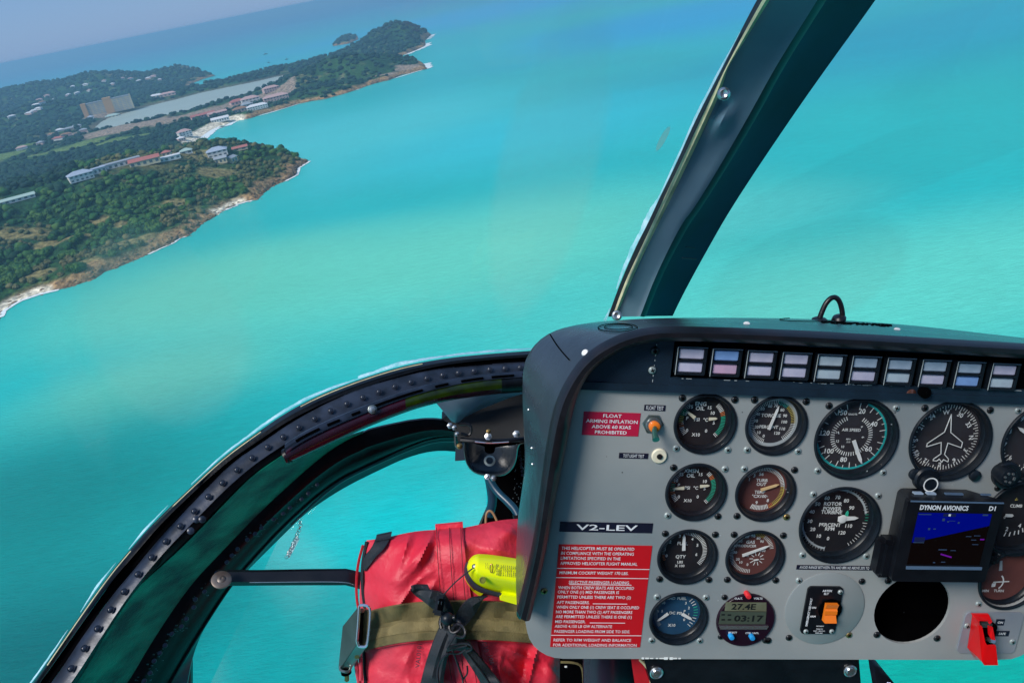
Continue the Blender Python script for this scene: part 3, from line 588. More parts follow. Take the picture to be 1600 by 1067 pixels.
# portable avionics display
zf = 30
TLp, TRp = pz(1420, 780, zf), pz(1570, 784, zf); BLp = pz(1396, 908, zf); BRp = pz(1548, 908, zf)
x0, x1 = TLp[0], TRp[0]; y1 = TLp[1]; y0 = BLp[1]; x0b, y1b = pz(1400, 762, 4)[:2]; x1b = pz(1540, 762, 4)[0]
t = hthing('flight_display', 'black portable flight display with a blue and brown artificial horizon screen', 'display', ((x0 + x1) / 2, y0, 2), None)
b = MB()
F0 = rrect(x0, y0, x1, y1, 3, 3); F1 = rrect(x0b + 2, y0 + 3, x1 - 14, y1b, 5, 3); n = len(F0)
b.add([(p[0], p[1], zf) for p in F0] + [(p[0], p[1], zf - 5) for p in F0] + [(p[0], p[1], 4) for p in F1], [[i, i + n, (i + 1) % n + n, (i + 1) % n] for i in range(n)] + [[i + n, i + 2 * n, (i + 1) % n + 2 * n, (i + 1) % n + n] for i in range(n)] + [list(range(n))], 'black_paint')
b.prism([(x0 + 2, y1 - 2.2), (x1 - 1, y1 - 2.2), (x1 - 1, y1 - .8), (x0 + 2, y1 - .8)], zf, zf + .6, 'bar_blue')
Fz = crop(1350, 740, 6.39, zf + .5)
b.text("DYNON AVIONICS", *Fz(803, 340)[:2], zf + .4, 4.6, 'placard_white', 0, .035, wid=Fz(1048, 340)[0] - Fz(562, 340)[0]); b.text("D1", *Fz(1283, 347)[:2], zf + .4, 4.4, 'placard_white', 0, .03)
b.prism(quad(Fz, [(420, 950), (1172, 958), (1178, 932), (424, 922)], 0), zf, zf + 1.0, 'bar_blue')
hpart('casing', b, t)
b = MB()
sx0, sy1 = Fz(545, 388)[:2]; sx1 = Fz(1280, 400)[0]; sy0 = Fz(700, 905)[1]
hl = Fz(480, 688)[1]; hr = Fz(1255, 520)[1]
b.prism([(sx0, hl), (sx1, hr), (sx1, sy1), (sx0, sy1)], zf + .1, zf + .4, 'screen_blue'); b.prism([(sx0, sy0), (sx1, sy0), (sx1, hr - .02), (sx0, hl - .02)], zf + .1, zf + .4, 'screen_brown')
for (q, w, h, mm) in (((855, 412), 12, 3, 'screen_box'), ((855, 412), 2, 2, 'white_mark'), ((555, 655), 10, 4.6, 'screen_box'), ((795, 458), 2.2, 2.6, 'screen_mark'), ((840, 478), 1.5, 1.2, 'screen_mark'), ((945, 488), 1.6, 1.6, 'screen_mark'), ((880, 470), 6, .3, 'screen_mark'), ((650, 550), 2, 2, 'screen_mark'), ((705, 550), 2.2, 1, 'screen_mark'), ((610, 405), 12, .8, 'screen_mark'), ((1212, 412), 5, 1.4, 'screen_mark'), ((545, 685), 10, .7, 'screen_mark'), ((1045, 625), 5, .6, 'screen_mark'), ((1130, 618), 6, .6, 'screen_mark'), ((1095, 660), 5, .6, 'screen_mark'), ((1110, 705), 6, .6, 'screen_mark'), ((785, 757), 8, 1, 'screen_mark'), ((890, 765), 5, .6, 'screen_mark'), ((700, 885), 2, 1, 'screen_mark'), ((790, 880), 4, .8, 'screen_mark'), ((1180, 655), 4, 1.2, 'screen_violet')):
    p = Fz(*q); b.box((p[0], p[1], zf + .5 + random.uniform(0, .08)), (w, h, .16), mm)
p, q = Fz(765, 800), Fz(873, 832); b.prism([(p[0], p[1] - .7), (q[0], q[1] - .7), (q[0], q[1] + .7), (p[0], p[1] + .7)], zf + .5, zf + .7, 'screen_violet')
hpart('screen', b, t)
b = MB()
for (qa, qb, hh, mm) in (((490, 203), (580, 205), 1.5, 'lens_grey'), ((620, 205), (708, 208), 1.5, 'lens_grey'), ((805, 208), (985, 212), 1.0, 'bar_blue'), ((1165, 212), (1262, 220), .8, 'bar_blue')):
    p, q = crop(1350, 740, 6.39, 18)(*qa), crop(1350, 740, 6.39, 18)(*qb); b.box(((p[0] + q[0]) / 2, y1 + 0.6, 18), (q[0] - p[0], 1.6, hh * 3), mm, bev=.3)
hpart('top_button', b, t)
b = MB(); p = crop(1350, 740, 6.39, 16)(235, 700); q = crop(1350, 740, 6.39, 16)(235, 960)
b.box((p[0] + 3, (p[1] + q[1]) / 2, 14), (22, p[1] - q[1] + 12, 18), 'black_paint', bev=4)
b.text("PWR", p[0] + 12, p[1] - 1, 23.4, 2.0, 'placard_lilac', 90, .02)
hpart('mount_clamp', b, t)
b = MB(); p = pz(1556, 873, 14); b.box((p[0], p[1], 10), (8, 12, 14), 'black_paint', bev=3); hpart('mount_clamp', b, t)
# guarded switch, bottom right
GZ = crop(1450, 920, 7.26, 0)
a0 = GZ(300, 710); a1 = GZ(1060, 255)
t = hthing('guarded_switch', 'red flip guard over a toggle switch on a grey plate, bottom right corner', 'switch', (a0[0] + 30, a0[1], 0))
b = MB(); b.plate(rrect(a0[0] + 1, a0[1], a0[0] + 62, a1[1], 5), .2, 2.0, 'plate_grey')
for T, q, w, h in (("ON", (800, 360), 9, 7), ("SAFE", (822, 487), 15, 6)):
    p = GZ(*q); b.box((p[0], p[1], 2.2), (w, h, .4), 'placard_navy'); b.text(T, p[0], p[1], 2.6, 2.6, 'placard_white', 0, .02)
hpart('base_plate', b, t)
for q in ((425, 400), (940, 580)): p = GZ(*q); screw(t, p[0], p[1], 2, 'steel', 3.2)
def gz(x, y, z): return crop(1450, 920, 7.26, z)(x, y)
b = MB()
side = [gz(500, 285, 4), gz(690, 290, 4), gz(735, 400, 14), gz(745, 560, 18), gz(795, 860, 26), gz(640, 860, 26), gz(585, 440, 18), gz(570, 400, 10)]
Lf = [gz(500, 290, 3), gz(575, 380, 16), gz(600, 480, 20), gz(625, 830, 27), gz(520, 770, 5), gz(445, 660, 3), gz(480, 450, 3)]
def solid(b, P, off, m):
    n = len(P); P = np.array(P); b.add(np.r_[P, P + np.array(off)], [list(range(n)), list(range(n, 2 * n))[::-1]] + [[i, i + n, (i + 1) % n + n, (i + 1) % n] for i in range(n)], m)
solid(b, Lf, (1.5, 0, -1), 'red_plastic')
solid(b, [gz(575, 430, 20), gz(615, 425, 20), gz(650, 600, 24), gz(680, 645, 25), gz(770, 640, 25), gz(795, 862, 28), gz(640, 862, 28), gz(612, 820, 28)], (0, 0, -2), 'red_plastic')
solid(b, [gz(690, 420, 20), gz(735, 430, 20), gz(765, 580, 24), gz(720, 570, 24), gz(695, 520, 22)], (0, 0, -2), 'red_plastic')
solid(b, [gz(500, 285, 4), gz(690, 285, 4), gz(730, 370, 12), gz(700, 400, 14), gz(690, 365, 12), gz(585, 360, 12), gz(575, 400, 14)], (0, 0, -2), 'red_plastic')
hpart('guard', b, t)
b = MB(); p = gz(640, 390, 8); b.box(p, (12, 5, 8), 'buckle_metal', bev=1); b.box(gz(660, 520, 6), (14, 26, 8), 'deep_black', bev=1); hpart('switch_body', b, t)
b = MB(); b.tube([gz(660, 560, 8), gz(700, 575, 20), gz(740, 580, 24)], [2, 2, 2.8], 'steel', 10); hpart('toggle', b, t)
# float test toggle
p = pz(1021, 664, 2)
t = hthing('toggle_switch', 'small toggle switch with an orange collar under the FLOAT TEST label', 'switch', (p[0], p[1], 0))
b = MB(); b.lathe([(9.5, .1), (9.5, 1.2), (8.4, 1.6), (7.2, 1.6)], (p[0] - .3, p[1] + .5, 0), 'buckle_metal', 6, smooth=False); b.lathe([(7, 1.6), (7, 4), (5.5, 4.4), (.01, 4.4)], (p[0], p[1], 0), 'steel', 20); hpart('nut', b, t)
b = MB(); b.lathe([(5, 4.4), (5, 7), (3.5, 8), (.01, 8)], (p[0], p[1], 0), 'orange_plastic', 18); hpart('collar', b, t)
b = MB(); b.tube([(p[0], p[1], 7), pz(1022, 674, 14), pz(1025, 687, 22)], [1.8, 2.2, 3.2], 'switch_green', 12); hpart('lever', b, t)
# TOT test button
p = pz(1030.5, 713, 2)
t = hthing('push_button', 'round cream push button with a dark centre right of the TOT LIGHT TEST label', 'button', (p[0], p[1], 0))
b = MB(); b.lathe([(7, 0), (7, 1.5), (6.2, 2.2), (3, 2.2)], (p[0], p[1], 0), 'needle_cream', 28); M['needle_cream']
hpart('washer', b, t); b = MB(); b.lathe([(3, 1.0), (2.4, 3.4), (.01, 3.6)], (p[0], p[1], 0), 'dark_screw', 14); hpart('plunger', b, t)
# little lamp under the strip
p = pz(1423, 617, 4)
t = hthing('post_lamp', 'small copper post lamp just under the annunciator strip, left of the compass', 'lamp', (p[0], p[1], 0))
b = MB(); b.lathe([(4.5, 0), (5.2, 2), (5.2, 4), (4, 5), (.01, 5.3)], (p[0], p[1] + 1, 0), 'copper', 20); hpart('shade', b, t)
b = MB(); b.lathe([(5, 0), (5, 10), (.01, 11)], (p[0] + 10, p[1] + 4, 0), 'deep_black', 16); hpart('holder', b, t)
# ---- placards (thin labels stuck on the panel)
def placard(label, x0, y0, x1, y1, m, lines, fn=None, cat='label', z=.0):
    b = MB(); b.plate([(x0, y0), (x1, y0), (x1, y1), (x0, y1)], z + .05, z + .45, m); fn(b)
    return hsolo('placard', b, label, cat, ((x0 + x1) / 2, y0, 0))
def f1(b):
    for i, s in enumerate(("FLOAT", "ARMING INFLATION", "ABOVE 60 KIAS", "PROHIBITED")):
        b.text(s, -84.3, 5.2 - i * 5.15, .65, 3.2, 'placard_white', 0, .012, wid=[16.5, 46, 35, 28.5][i])
placard('crimson FLOAT ARMING INFLATION warning placard with white lettering', -110, -13.4, -59.4, 8.4, 'placard_crimson', 0, f1)
x0, y1 = pz(1007, 632)[:2]; x1, y0 = pz(1039, 642)[:2]
placard('tiny dark FLOAT TEST label above the toggle switch', x0, y0, x1, y1, 'placard_navy', 0, lambda b: b.text("FLOAT TEST", (x0 + x1) / 2, (y0 + y1) / 2, .65, 3.6, 'placard_white', 0, .0, wid=15.5))
xa, yb = pz(967.5, 707)[:2]; xb, ya = pz(1012, 716.5)[:2]
placard('tiny dark TOT LIGHT TEST label left of the cream push button', xa, ya, xb, yb, 'placard_navy', 0, lambda b: b.text("TOT LIGHT TEST", (xa + xb) / 2, (ya + yb) / 2, .65, 3.2, 'placard_white', 0, .0, wid=19))
placard('black V2-LEV registration placard with white letters', -122.6, -108.4, -36.4, -98.4, 'placard_navy', 0, lambda b: b.text("V2-LEV", -79, -103.4, .65, 5.8, 'placard_white', 0, .012, wid=57))
def f2(b):
    L = [("THIS HELICOPTER MUST BE OPERATED", 8, 68), ("IN COMPLIANCE WITH THE OPERATING", 34, 68), ("LIMITATIONS SPECIFIED IN THE", 60, 56), ("APPROVED HELICOPTER FLIGHT MANUAL", 87, 72.5), ("MINIMUM COCKPIT WEIGHT 170 LBS.", 137, 65),
         ("SELECTIVE PASSENGER LOADING", 187, 57), ("WHEN BOTH CREW SEATS ARE OCCUPIED", 216, 72), ("ONLY ONE (1) MID PASSENGER IS", 242, 58), ("PERMITTED UNLESS THERE ARE TWO (2)", 269, 70), ("AFT PASSENGERS.", 296, 31),
         ("WHEN ONLY ONE (1) CREW SEAT IS OCCUPIED", 324, 79), ("NO MORE THAN TWO (2) AFT PASSENGERS", 350, 73), ("ARE PERMITTED UNLESS THERE IS ONE (1)", 376, 73), ("MID PASSENGER.", 401, 29), ("ABOVE 4,150 LB GW ALTERNATE", 428, 55), ("PASSENGER LOADING FROM SIDE TO SIDE.", 455, 73),
         ("REFER TO RFM WEIGHT AND BALANCE", 503, 75), ("FOR ADDITIONAL LOADING INFORMATION", 531, 81)]
    for s, yy, w in L:
        y = -121.4 - (yy + 10) / 552 * 109; x = -119.2 + w / 2 + (9.5 if s.startswith('SELECT') else 0); b.text(s, x, y, .65, 3.15, 'placard_white', 0, .008, wid=w)
    for yy, xa_, xb_ in ((124, -122, -34.6), (173, -122, -34.6), (487, -122, -34.6), (209, -109, -50), (312, -85, -52), (417, -86, -52)):
        y = -121.4 - yy / 552 * 109; b.box(((xa_ + xb_) / 2, y, .6), (xb_ - xa_, .6, .15), 'placard_white')
placard('big red limitations placard of white print, at the panel lower left', -122, -230.6, -34.6, -121.4, 'placard_red', 0, f2)
x2, y3 = pz(1245, 882)[:2]; x3, y2 = pz(1361.5, 890.5)[:2]
placard('long narrow dark label with white print under the rotor gauge', x2, y2, x3, y3, 'placard_navy', 0, lambda b: b.text("AVOID RANGE BETWEEN 75% AND 88% N2 ABOVE 20% TQ", (x2 + x3) / 2, (y2 + y3) / 2, .65, 3.0, 'placard_white', 0, .0, wid=x3 - x2 - 6))
# ================================================================ hood (glareshield)
def curve(P, n=90): return resample(P, n, 3)
def unp(P, z): return np.array([pz(x, y, z) for x, y in P])
IN = curve([(829, 966), (843, 909), (858, 838), (872, 760), (884, 705), (897, 632), (914, 592), (938, 566), (975, 545), (1010, 535), (1060, 532), (1250, 539), (1400, 547), (1600, 560)])
OUT = curve([(811, 962), (823, 914), (838, 847), (847, 780), (858, 700), (870, 640), (888, 600), (915, 562), (950, 538), (990, 522), (1040, 514), (1250, 522), (1400, 531), (1600, 542)])
SIL = curve([(813, 968), (806, 935), (806, 880), (808, 815), (815, 770), (821, 723), (818, 670), (816, 610), (817, 575), (828, 545), (857, 519), (900, 507), (950, 501), (1040, 496), (1250, 497), (1400, 505), (1600, 528)])
gi = unp(IN, 16); go = unp(OUT, 22)
gi0 = gi.copy(); gi0[:, 2] = 3
zs = np.interp(np.linspace(0, 1, 90), [0, .42, .52, 1], [-50, -70, -190, -240])
gs = np.array([pz(x, y, z) for (x, y), z in zip(SIL, zs)])
def ext(G):       # carry the section past the picture's right edge to the panel's right end
    e = G[-1]; d = G[-1] - G[-6]; d = d / np.linalg.norm(d)
    add = [e + d * 30, e + d * 60 + (0, -3, 0), e + d * 88 + (0, -14, 0), e + d * 108 + (0, -36, 0), e + d * 116 + (0, -70, 0), e + d * 118 + (0, -180, 0), e + d * 112 + (0, -270, 0)]
    return np.r_[G, np.array(add)]
gi0, gi, go, gs = map(ext, (gi0, gi, go, gs))
m1 = (gi + go) / 2; m1[:, 2] += 6
ctr = np.array([120, -60, 0])
def outw(G, k): v = G - ctr; v[:, 2] = 0; v /= np.linalg.norm(v, axis=1)[:, None]; return G + v * k
rim2 = outw(go, 1.5); rim2[:, 2] -= 9
mid = rim2 * .5 + gs * .5; mid = outw(mid, 3.5)
back = outw(gs, -26); back[:, 2] -= 30
hood = hthing('glareshield', 'black hood wrapped round the top and left side of the instrument panel', 'glareshield', (130, 90, 0))
b = MB(); b.grid(np.array([gi0, gi, gi * .7 + m1 * .3 + (0, 0, 2.0), m1, go * .7 + m1 * .3 + (0, 0, 2.0), go, rim2]), 'rim_rubber'); hpart('padded_rim', b, hood)
def bez(a, m_, c, ts): return [a * (1 - t) ** 2 + m_ * 2 * t * (1 - t) + c * t * t for t in ts]
b = MB(); b.grid(np.array(bez(rim2, mid, gs, np.linspace(0, 1, 12)) + [outw(gs, -8) + (0, 0, -14), back]), 'hood_paint'); hpart('shell', b, hood)
def ring_on(b, px, py, w, h, z, m, th=1.6, lift=1.5, n=40):
    P = [pz(px + w / 2 * math.cos(a), py + h / 2 * math.sin(a), z(px + w / 2 * math.cos(a), py + h / 2 * math.sin(a))) + (0, lift, 0) for a in np.linspace(0, 2 * math.pi, n)]
    b.tube(P, th / 2, m, 6, 0, n)
    return P
# exact surface z on the shell for a pixel: search the shell grid
SH = np.array(bez(rim2, mid, gs, np.linspace(0, 1, 40)))
SHT = grid_bvh(SH)
def onshell(px, py): return cast(SHT, SH, px, py)
def shellpts(P): return [q for q in (cast(SHT, SH, x, y, True) for x, y in P) if q is not None]
b = MB()
for (cx_, cy_, w_, h_) in ((965, 513, 62, 13), (966, 512, 44, 8), (1262, 500, 88, 6)):
    P = [q + (0, .8, .3) for q in shellpts([(cx_ + w_ / 2 * math.cos(a), cy_ + h_ / 2 * math.sin(a)) for a in np.linspace(0, 2 * math.pi, 48)])]
    if len(P) < 8: continue
    b = MB(); b.tube(resample(P, 48, 2), .4, 'deep_black', 6, 0, 48); hpart('vent_ring', b, hood)
sx_ = resample([(860, 523), (866, 533), (872, 542), (880, 552), (890, 563)], 24, 1); b = MB(); sp_ = [q + (-.5, .6, .3) for q in shellpts([tuple(q) for q in sx_])]; b.tube(sp_, .55, 'deep_black', 6, 0, 24); hpart('seam', b, hood)
for px, py in ((914, 551), (1167, 506), (1402, 515), (826, 640), (831, 700), (832, 725)):
    q = onshell(px, py); b = MB(); r = 3.2 if px > 900 else 1.6; F = frame_from(q - ctr if px < 900 else (-.1, 1, .35) if px > 950 else (-.6, .6, .6)); b.lathe([(r, 0), (r * .8, .9), (.01, 1.2)], q, 'needle_white' if px > 900 else 'steel', 14, F); hpart('rivet', b, hood)
b = MB()
for i in range(150):
    px = random.uniform(1285, 1392); py = 503.5 + (px - 1285) * .055 + random.uniform(-1.6, 1.6); q = onshell(px, py); b.box(q + (0, .5, 0), (random.uniform(1, 4), .8, random.uniform(1, 3)), 'deep_black')
hpart('hook_tape', b, hood)
b = MB(); s0 = onshell(1284, 500); s1 = onshell(1312, 501); dz = s0[2]
def pdz(px, py): return pz(px, py, s0[2])
b.tube([pdz(1279, 503), pdz(1283, 490), pdz(1291, 472), pdz(1302, 463), pdz(1311, 468), pdz(1316, 484), pdz(1317, 503)], 2.9, 'rim_rubber', 10)
b.lathe([(9, -2), (9, 2), (6, 4), (.01, 4.5)], pdz(1281, 502), 'rim_rubber', 16, frame_from((0, 1, .1))); b.lathe([(7, -2), (8, 2), (6, 5), (.01, 6)], pdz(1311, 500), 'rim_rubber', 16, frame_from((-.4, 1, .1)))
hpart('cable_loop', b, hood)
# ---- pedestal below the panel
ped = hthing('pedestal', 'black console pedestal dropping below the middle of the panel', 'pedestal', (80, -420, -20))
b = MB(); b.add([pz(1006, 1029, -6), pz(1342, 1029, -6), pz(1352, 1150, -10), pz(1040, 1150, -10)] + [pz(1006, 1029, -6) + (0, 0, -90), pz(1342, 1029, -6) + (0, 0, -90), pz(1352, 1150, -10) + (0, 0, -90), pz(1040, 1150, -10) + (0, 0, -90)],
    [[0, 3, 2, 1], [4, 5, 6, 7], [0, 1, 5, 4], [2, 3, 7, 6], [0, 4, 7, 3], [1, 2, 6, 5]], 'black_paint'); hpart('front_face', b, ped)
for px, py in ((1025.5, 1050), (1328, 1047)):
    p = pz(px, py, -6); b = MB(); b.lathe([(6.8, 0), (6.8, 1.2), (5.8, 2), (4.6, 1.4), (3.8, 2.4), (.01, 2.8)], p, 'steel', 24); hpart('bolt', b, ped)
b = MB(); b.tube([pz(1000, 1030, -14), pz(1010, 1040, -14), pz(1016, 1050, -14), pz(1022, 1100, -14)], 1.6, 'seal_cream', 6); b.add([pz(986, 1029, -20), pz(1003, 1029, -20), pz(1030, 1110, -20), pz(998, 1110, -20)] + [pz(986, 1029, -30), pz(1003, 1029, -30), pz(1030, 1110, -30), pz(998, 1110, -30)], [[0, 3, 2, 1], [4, 5, 6, 7], [0, 4, 7, 3], [1, 2, 6, 5]], 'bag_red_dark'); hpart('red_strap_edge', b, ped)
b = MB(); P = [[pz(x, y, -60 + 20 * math.sin((x - 905) / 80 * 3.1)) for x in (912, 925, 940, 955, 970, 984, 990)] for y in (1018, 1060, 1150)]
b.slab(np.array(P), 'conduit_purple', (0, 0, -6)); hpart('duct', b, ped)
b = MB(); b.slab(np.array([[pz(x, y, -80) for x in (876, 890, 913, 1010)] for y in (985, 1060, 1180)]), 'deep_black', (0, 0, -8)); b.tube([pz(876, 1034, -70), pz(893, 1034, -70), pz(908, 1038, -70), pz(912, 1052, -70), pz(912, 1100, -70)], 1.3, 'webbing_olive', 6); b.box(pz(884, 1041, -70), (2.5, 1.6, 1), 'needle_white'); hpart('side_cover', b, ped)
# pedal tip
b = MB(); b.slab(np.array([[pd(x, y, 800) for x, y in ((1366, 1041), (1371, 1040), (1378, 1043))], [pd(x, y, 790) for x, y in ((1368, 1055), (1376, 1052), (1388, 1056))], [pd(x, y, 780) for x, y in ((1371, 1070), (1384, 1066), (1400, 1070))], [pd(x, y, 770) for x, y in ((1376, 1100), (1392, 1095), (1420, 1100))]]), 'black_paint', (0, 0, -12))
F = frame_from(CP - pd(1388, 1067, 776)); b.text("en", 0, 0, 3, 3.0, 'placard_lilac', 15, .02, fr=F, o=pd(1389, 1067, 774)); hsolo('pedal_tip', b, 'dark tapered tip with white print poking up below the panel', 'pedal', pd(1390, 1100, 780))
# ================================================================ unseen cabin behind the camera, added to darken reflections: roof with skylights, bulkhead, seat
b = MB(); b.plate([(-460, 0), (720, 0), (720, 1700), (-460, 1700)], -12, 12, 'black_matte', [[(-380, 80), (40, 80), (40, 620), (-380, 620)], [(220, 80), (640, 80), (640, 620), (220, 620)]])
v = b.v[0]; b.v[0] = np.c_[v[:, 0], 640 + v[:, 2], 240 + v[:, 1]]
hsolo('unseen_cabin_roof', b, 'unseen black helicopter roof with two skylight openings above the seats', 'roof', (130, 640, 1000))  # unseen roof added to cut the light and reflections on the panel
b = MB(); b.box((130, -130, 1960), (1180, 1520, 30), 'black_matte'); hsolo('unseen_rear_bulkhead', b, 'unseen dark rear wall of the helicopter cabin', 'wall', (130, -890, 1960))  # unseen wall added to darken reflections in black parts and glass
b = MB(); b.box((130, -905, 1150), (1180, 24, 1600), 'black_matte'); hsolo('unseen_cabin_floor', b, 'unseen dark cabin floor behind the instrument panel', 'floor', (130, -905, 1150))
se = hthing('unseen_pilot_seat', 'unseen brown leather pilot seat facing the instrument panel', 'seat', (450, -890, 850))  # unseen seat added so its brown reflects in the gauge glass
b = MB(); b.box((450, -440, 760), (480, 130, 520), 'leather_brown', bev=40); hpart('unseen_seat_cushion', b, se)
b = MB(); b.box((450, -60, 1060), (480, 760, 120), 'leather_brown', bev=45); hpart('unseen_backrest', b, se)
b = MB(); b.box((450, -700, 800), (420, 380, 420), 'black_matte', bev=10); hpart('unseen_seat_base', b, se)
b = MB(); b.box((738, -470, 1080), (30, 860, 1640), 'black_matte', bev=8); b.box((738, 300, 330), (30, 700, 60), 'black_matte', bev=8); b.box((738, 300, 1880), (30, 700, 60), 'black_matte', bev=8)
hsolo('unseen_cabin_door', b, 'unseen closed black right cabin door with a big window opening beside the pilot seat', 'door', (738, -890, 1080))  # unseen door added to darken what the gauge glass reflects
# ================================================================ windshield post
def cpx(P, n, d0, d1, gam=1.0, sm=2):
    """polyline of sight lines turned into a 3D curve whose depth runs d0..d1 (mm)"""
    Q = resample(P, n, sm); t = np.linspace(0, 1, n) ** gam; return np.array([pd(x, y, d0 + (d1 - d0) * k) for (x, y), k in zip(Q, t)])
N1 = 60
pa = [(1215, -55), (1182.8, 0), (1131, 103), (1084, 194), (1056, 259), (1031, 310), (994, 385.6), (967, 448), (943, 515)]
pb = [(1222, -50), (1191, 0), (1138, 97), (1100, 176), (1068, 245), (1040, 304), (1003, 385), (974, 445), (950, 515)]
pc = [(1238, -55), (1203, 0), (1160, 70), (1137, 106), (1129, 135), (1117, 165), (1088, 228), (1052, 303), (1034, 339), (994, 420), (954, 515)]
pe = [(1312, -58), (1278, 0), (1212.5, 103), (1172, 178), (1119, 270), (1081, 331), (1065.6, 348), (1025, 429), (1000, 495), (992, 515)]
pe2 = [(1326, -58), (1292, 0), (1226, 103), (1186, 178), (1131, 270), (1092, 331), (1076, 352), (1035, 429), (1009, 495), (1001, 515)]
pf = [(1405, -55), (1369, 0), (1269, 137.5), (1194, 247), (1139, 331), (1106, 389), (1075, 445), (1050, 495), (1043, 515)]
def cpxp(P, n, d0, d1):      # the post's curves carried straight on upwards to the unseen cabin roof
    G = cpx(P, n, d0, d1); t = G[0] - G[4]; t /= np.linalg.norm(t); return np.r_[[G[0] + t * 420], [G[0] + t * 150], G[:-2]]
po = hthing('windshield_post', 'dark blue-grey windshield centre post slanting up from the hood with a cream seal edge', 'window post', pd(960, 510, 960))
DA, DB = 560, 960
b = MB(); b.slab(np.array([cpxp(pa, N1, DA + 12, DB + 12), cpxp(pb, N1, DA + 4, DB + 4)]), 'black_matte', pd(1000, 300, 30) - pd(1000, 300, 10)); hpart('glass_channel', b, po)
b = MB(); b.grid(np.array([cpxp(pb, N1, DA + 2, DB + 2), (cpxp(pb, N1, DA - 4, DB - 4) + cpxp(pc, N1, DA - 4, DB - 4)) / 2, cpxp(pc, N1, DA + 1, DB + 1)]), 'seal_cream'); hpart('seal_strip', b, po)
g1 = cpxp(pc, N1, DA + 3, DB + 3); g2 = cpxp(pe, N1, DA - 8, DB - 8); g3 = cpxp(pe2, N1, DA + 2, DB + 4); g4 = cpxp(pf, N1, DA + 55, DB + 45)
mids = []
for i in range(1, 8):
    k = i / 8; q = g1 * (1 - k) + g2 * k
    for j in range(N1):                                   # the dented swelling beside the screw
        s_ = j / (N1 - 1); w = math.exp(-((s_ - .47) / .04) ** 2 - ((k - .38) / .24) ** 2); w2 = math.exp(-((s_ - .42) / .03) ** 2 - ((k - .1) / .25) ** 2)
        q[j] += (CP - q[j]) / np.linalg.norm(CP - q[j]) * (13 * w - 8 * w2 + 2.0 * math.sin(s_ * 9 + k * 2))
    mids.append(q)
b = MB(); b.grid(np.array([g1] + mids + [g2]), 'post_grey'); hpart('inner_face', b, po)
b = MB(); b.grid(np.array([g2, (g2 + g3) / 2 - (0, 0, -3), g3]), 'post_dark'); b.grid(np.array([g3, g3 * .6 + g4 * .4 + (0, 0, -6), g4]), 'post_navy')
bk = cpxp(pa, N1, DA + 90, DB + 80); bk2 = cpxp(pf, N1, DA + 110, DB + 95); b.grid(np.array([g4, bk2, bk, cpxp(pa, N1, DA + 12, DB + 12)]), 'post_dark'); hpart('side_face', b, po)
for px, py, k, r, s_ in ((1131, 147, .1, 5.6, .28), (964, 493, .25, 6.2, .9)):
    q = pd(px, py, DA + (DB - DA) * s_ - 12); F = frame_from(CP - q + (0, 40, 0)); b = MB(); b.lathe([(r, -3), (r, 0), (r * .9, 1.6), (r * .6, 2.6), (r * .3, 1.6), (.01, 1.6)], q, 'steel', 20, F); hpart('screw', b, po)
b = MB(); b.tube([pd(1066, 403, 880), pd(1088, 405, 895)], .9, 'post_dark', 6); b.tube([pd(1072, 386, 880), pd(1086, 388, 890)], .7, 'post_dark', 6); hpart('crease', b, po)
def edge_glare(b, P, w, d, seed, n=70, m='glare_and_scrap'):  # glare along the glass edges, built as ragged pale strips
    r = random.Random(seed); Q = resample(P, n, 2); T = np.gradient(Q, axis=0); T /= np.linalg.norm(T, axis=1)[:, None]; Nn = np.c_[-T[:, 1], T[:, 0]]
    wd_ = [0] * n; v = 0
    for i in range(n): v = v * .88 + r.uniform(0, 1) * .12 * 2; wd_[i] = .62 * max(.2, v) * (w if np.isscalar(w) else np.interp(i / (n - 1), np.linspace(0, 1, len(w)), w))
    dd = [d[0] + (d[1] - d[0]) * i / (n - 1) for i in range(n)]
    b.slab(np.array([[pd(*Q[i], dd[i]) for i in range(n)], [pd(*(Q[i] + Nn[i] * wd_[i] * .55), dd[i] + 2) for i in range(n)], [pd(*(Q[i] + Nn[i] * wd_[i]), dd[i] + 5) for i in range(n)]]), m, (0, 0, -2))
b = MB(); edge_glare(b, [(1157, 50), (1120, 122), (1085, 191), (1056, 257), (1030, 310)], [1, 4, 4, 3, 2], (DA + 80, DA + 250), 3)
edge_glare(b, [(1032, 306), (1012, 350), (994, 384), (975, 425), (964, 452)], [4, 13, 8, 9, 2], (DA + 250, DA + 340), 5); edge_glare(b, [(954, 482), (947, 502)], [5, 7], (DA + 370, DB), 6, 14)
hpart('painted_edge_glare', b, po)
# ================================================================ curved nose frame between windshield and chin window
c0 = [(10, 1120), (52, 1067), (126.6, 958.5), (169.7, 898), (201, 860.7), (238.8, 817.5), (299, 760), (350, 713), (400, 677), (445, 646), (492.8, 620), (557.5, 594.6), (625, 573), (695, 560), (765.6, 553), (850, 547)]
c0b = [(22, 1120), (62, 1067), (138, 959), (178, 903), (214, 862), (250, 819), (308, 763), (358, 719), (402, 690), (447, 659), (500, 632), (560, 607), (627, 586), (690, 570), (765, 562), (850, 556)]
c1 = [(38, 1120), (80.6, 1067), (132, 990), (172.6, 932.6), (207, 893), (238.8, 852), (284.8, 803), (325, 760), (365, 722), (400, 697), (456, 660), (521, 623), (597, 595.6), (667, 578.7), (751.5, 570), (850, 565)]
c2 = [(68, 1120), (112, 1067), (161, 990), (201.4, 929.7), (244.5, 875), (307.8, 809), (356.7, 760), (400, 723), (445, 694), (484, 669), (574, 632), (653, 604), (737.5, 586), (850, 578)]
c3 = [(78, 1120), (123.7, 1065), (178, 967), (213, 918), (273, 866.5), (310.7, 829), (377, 760), (400, 739), (442, 711)]
c3x = c3 + [(462, 706), (480, 698), (500, 690)]
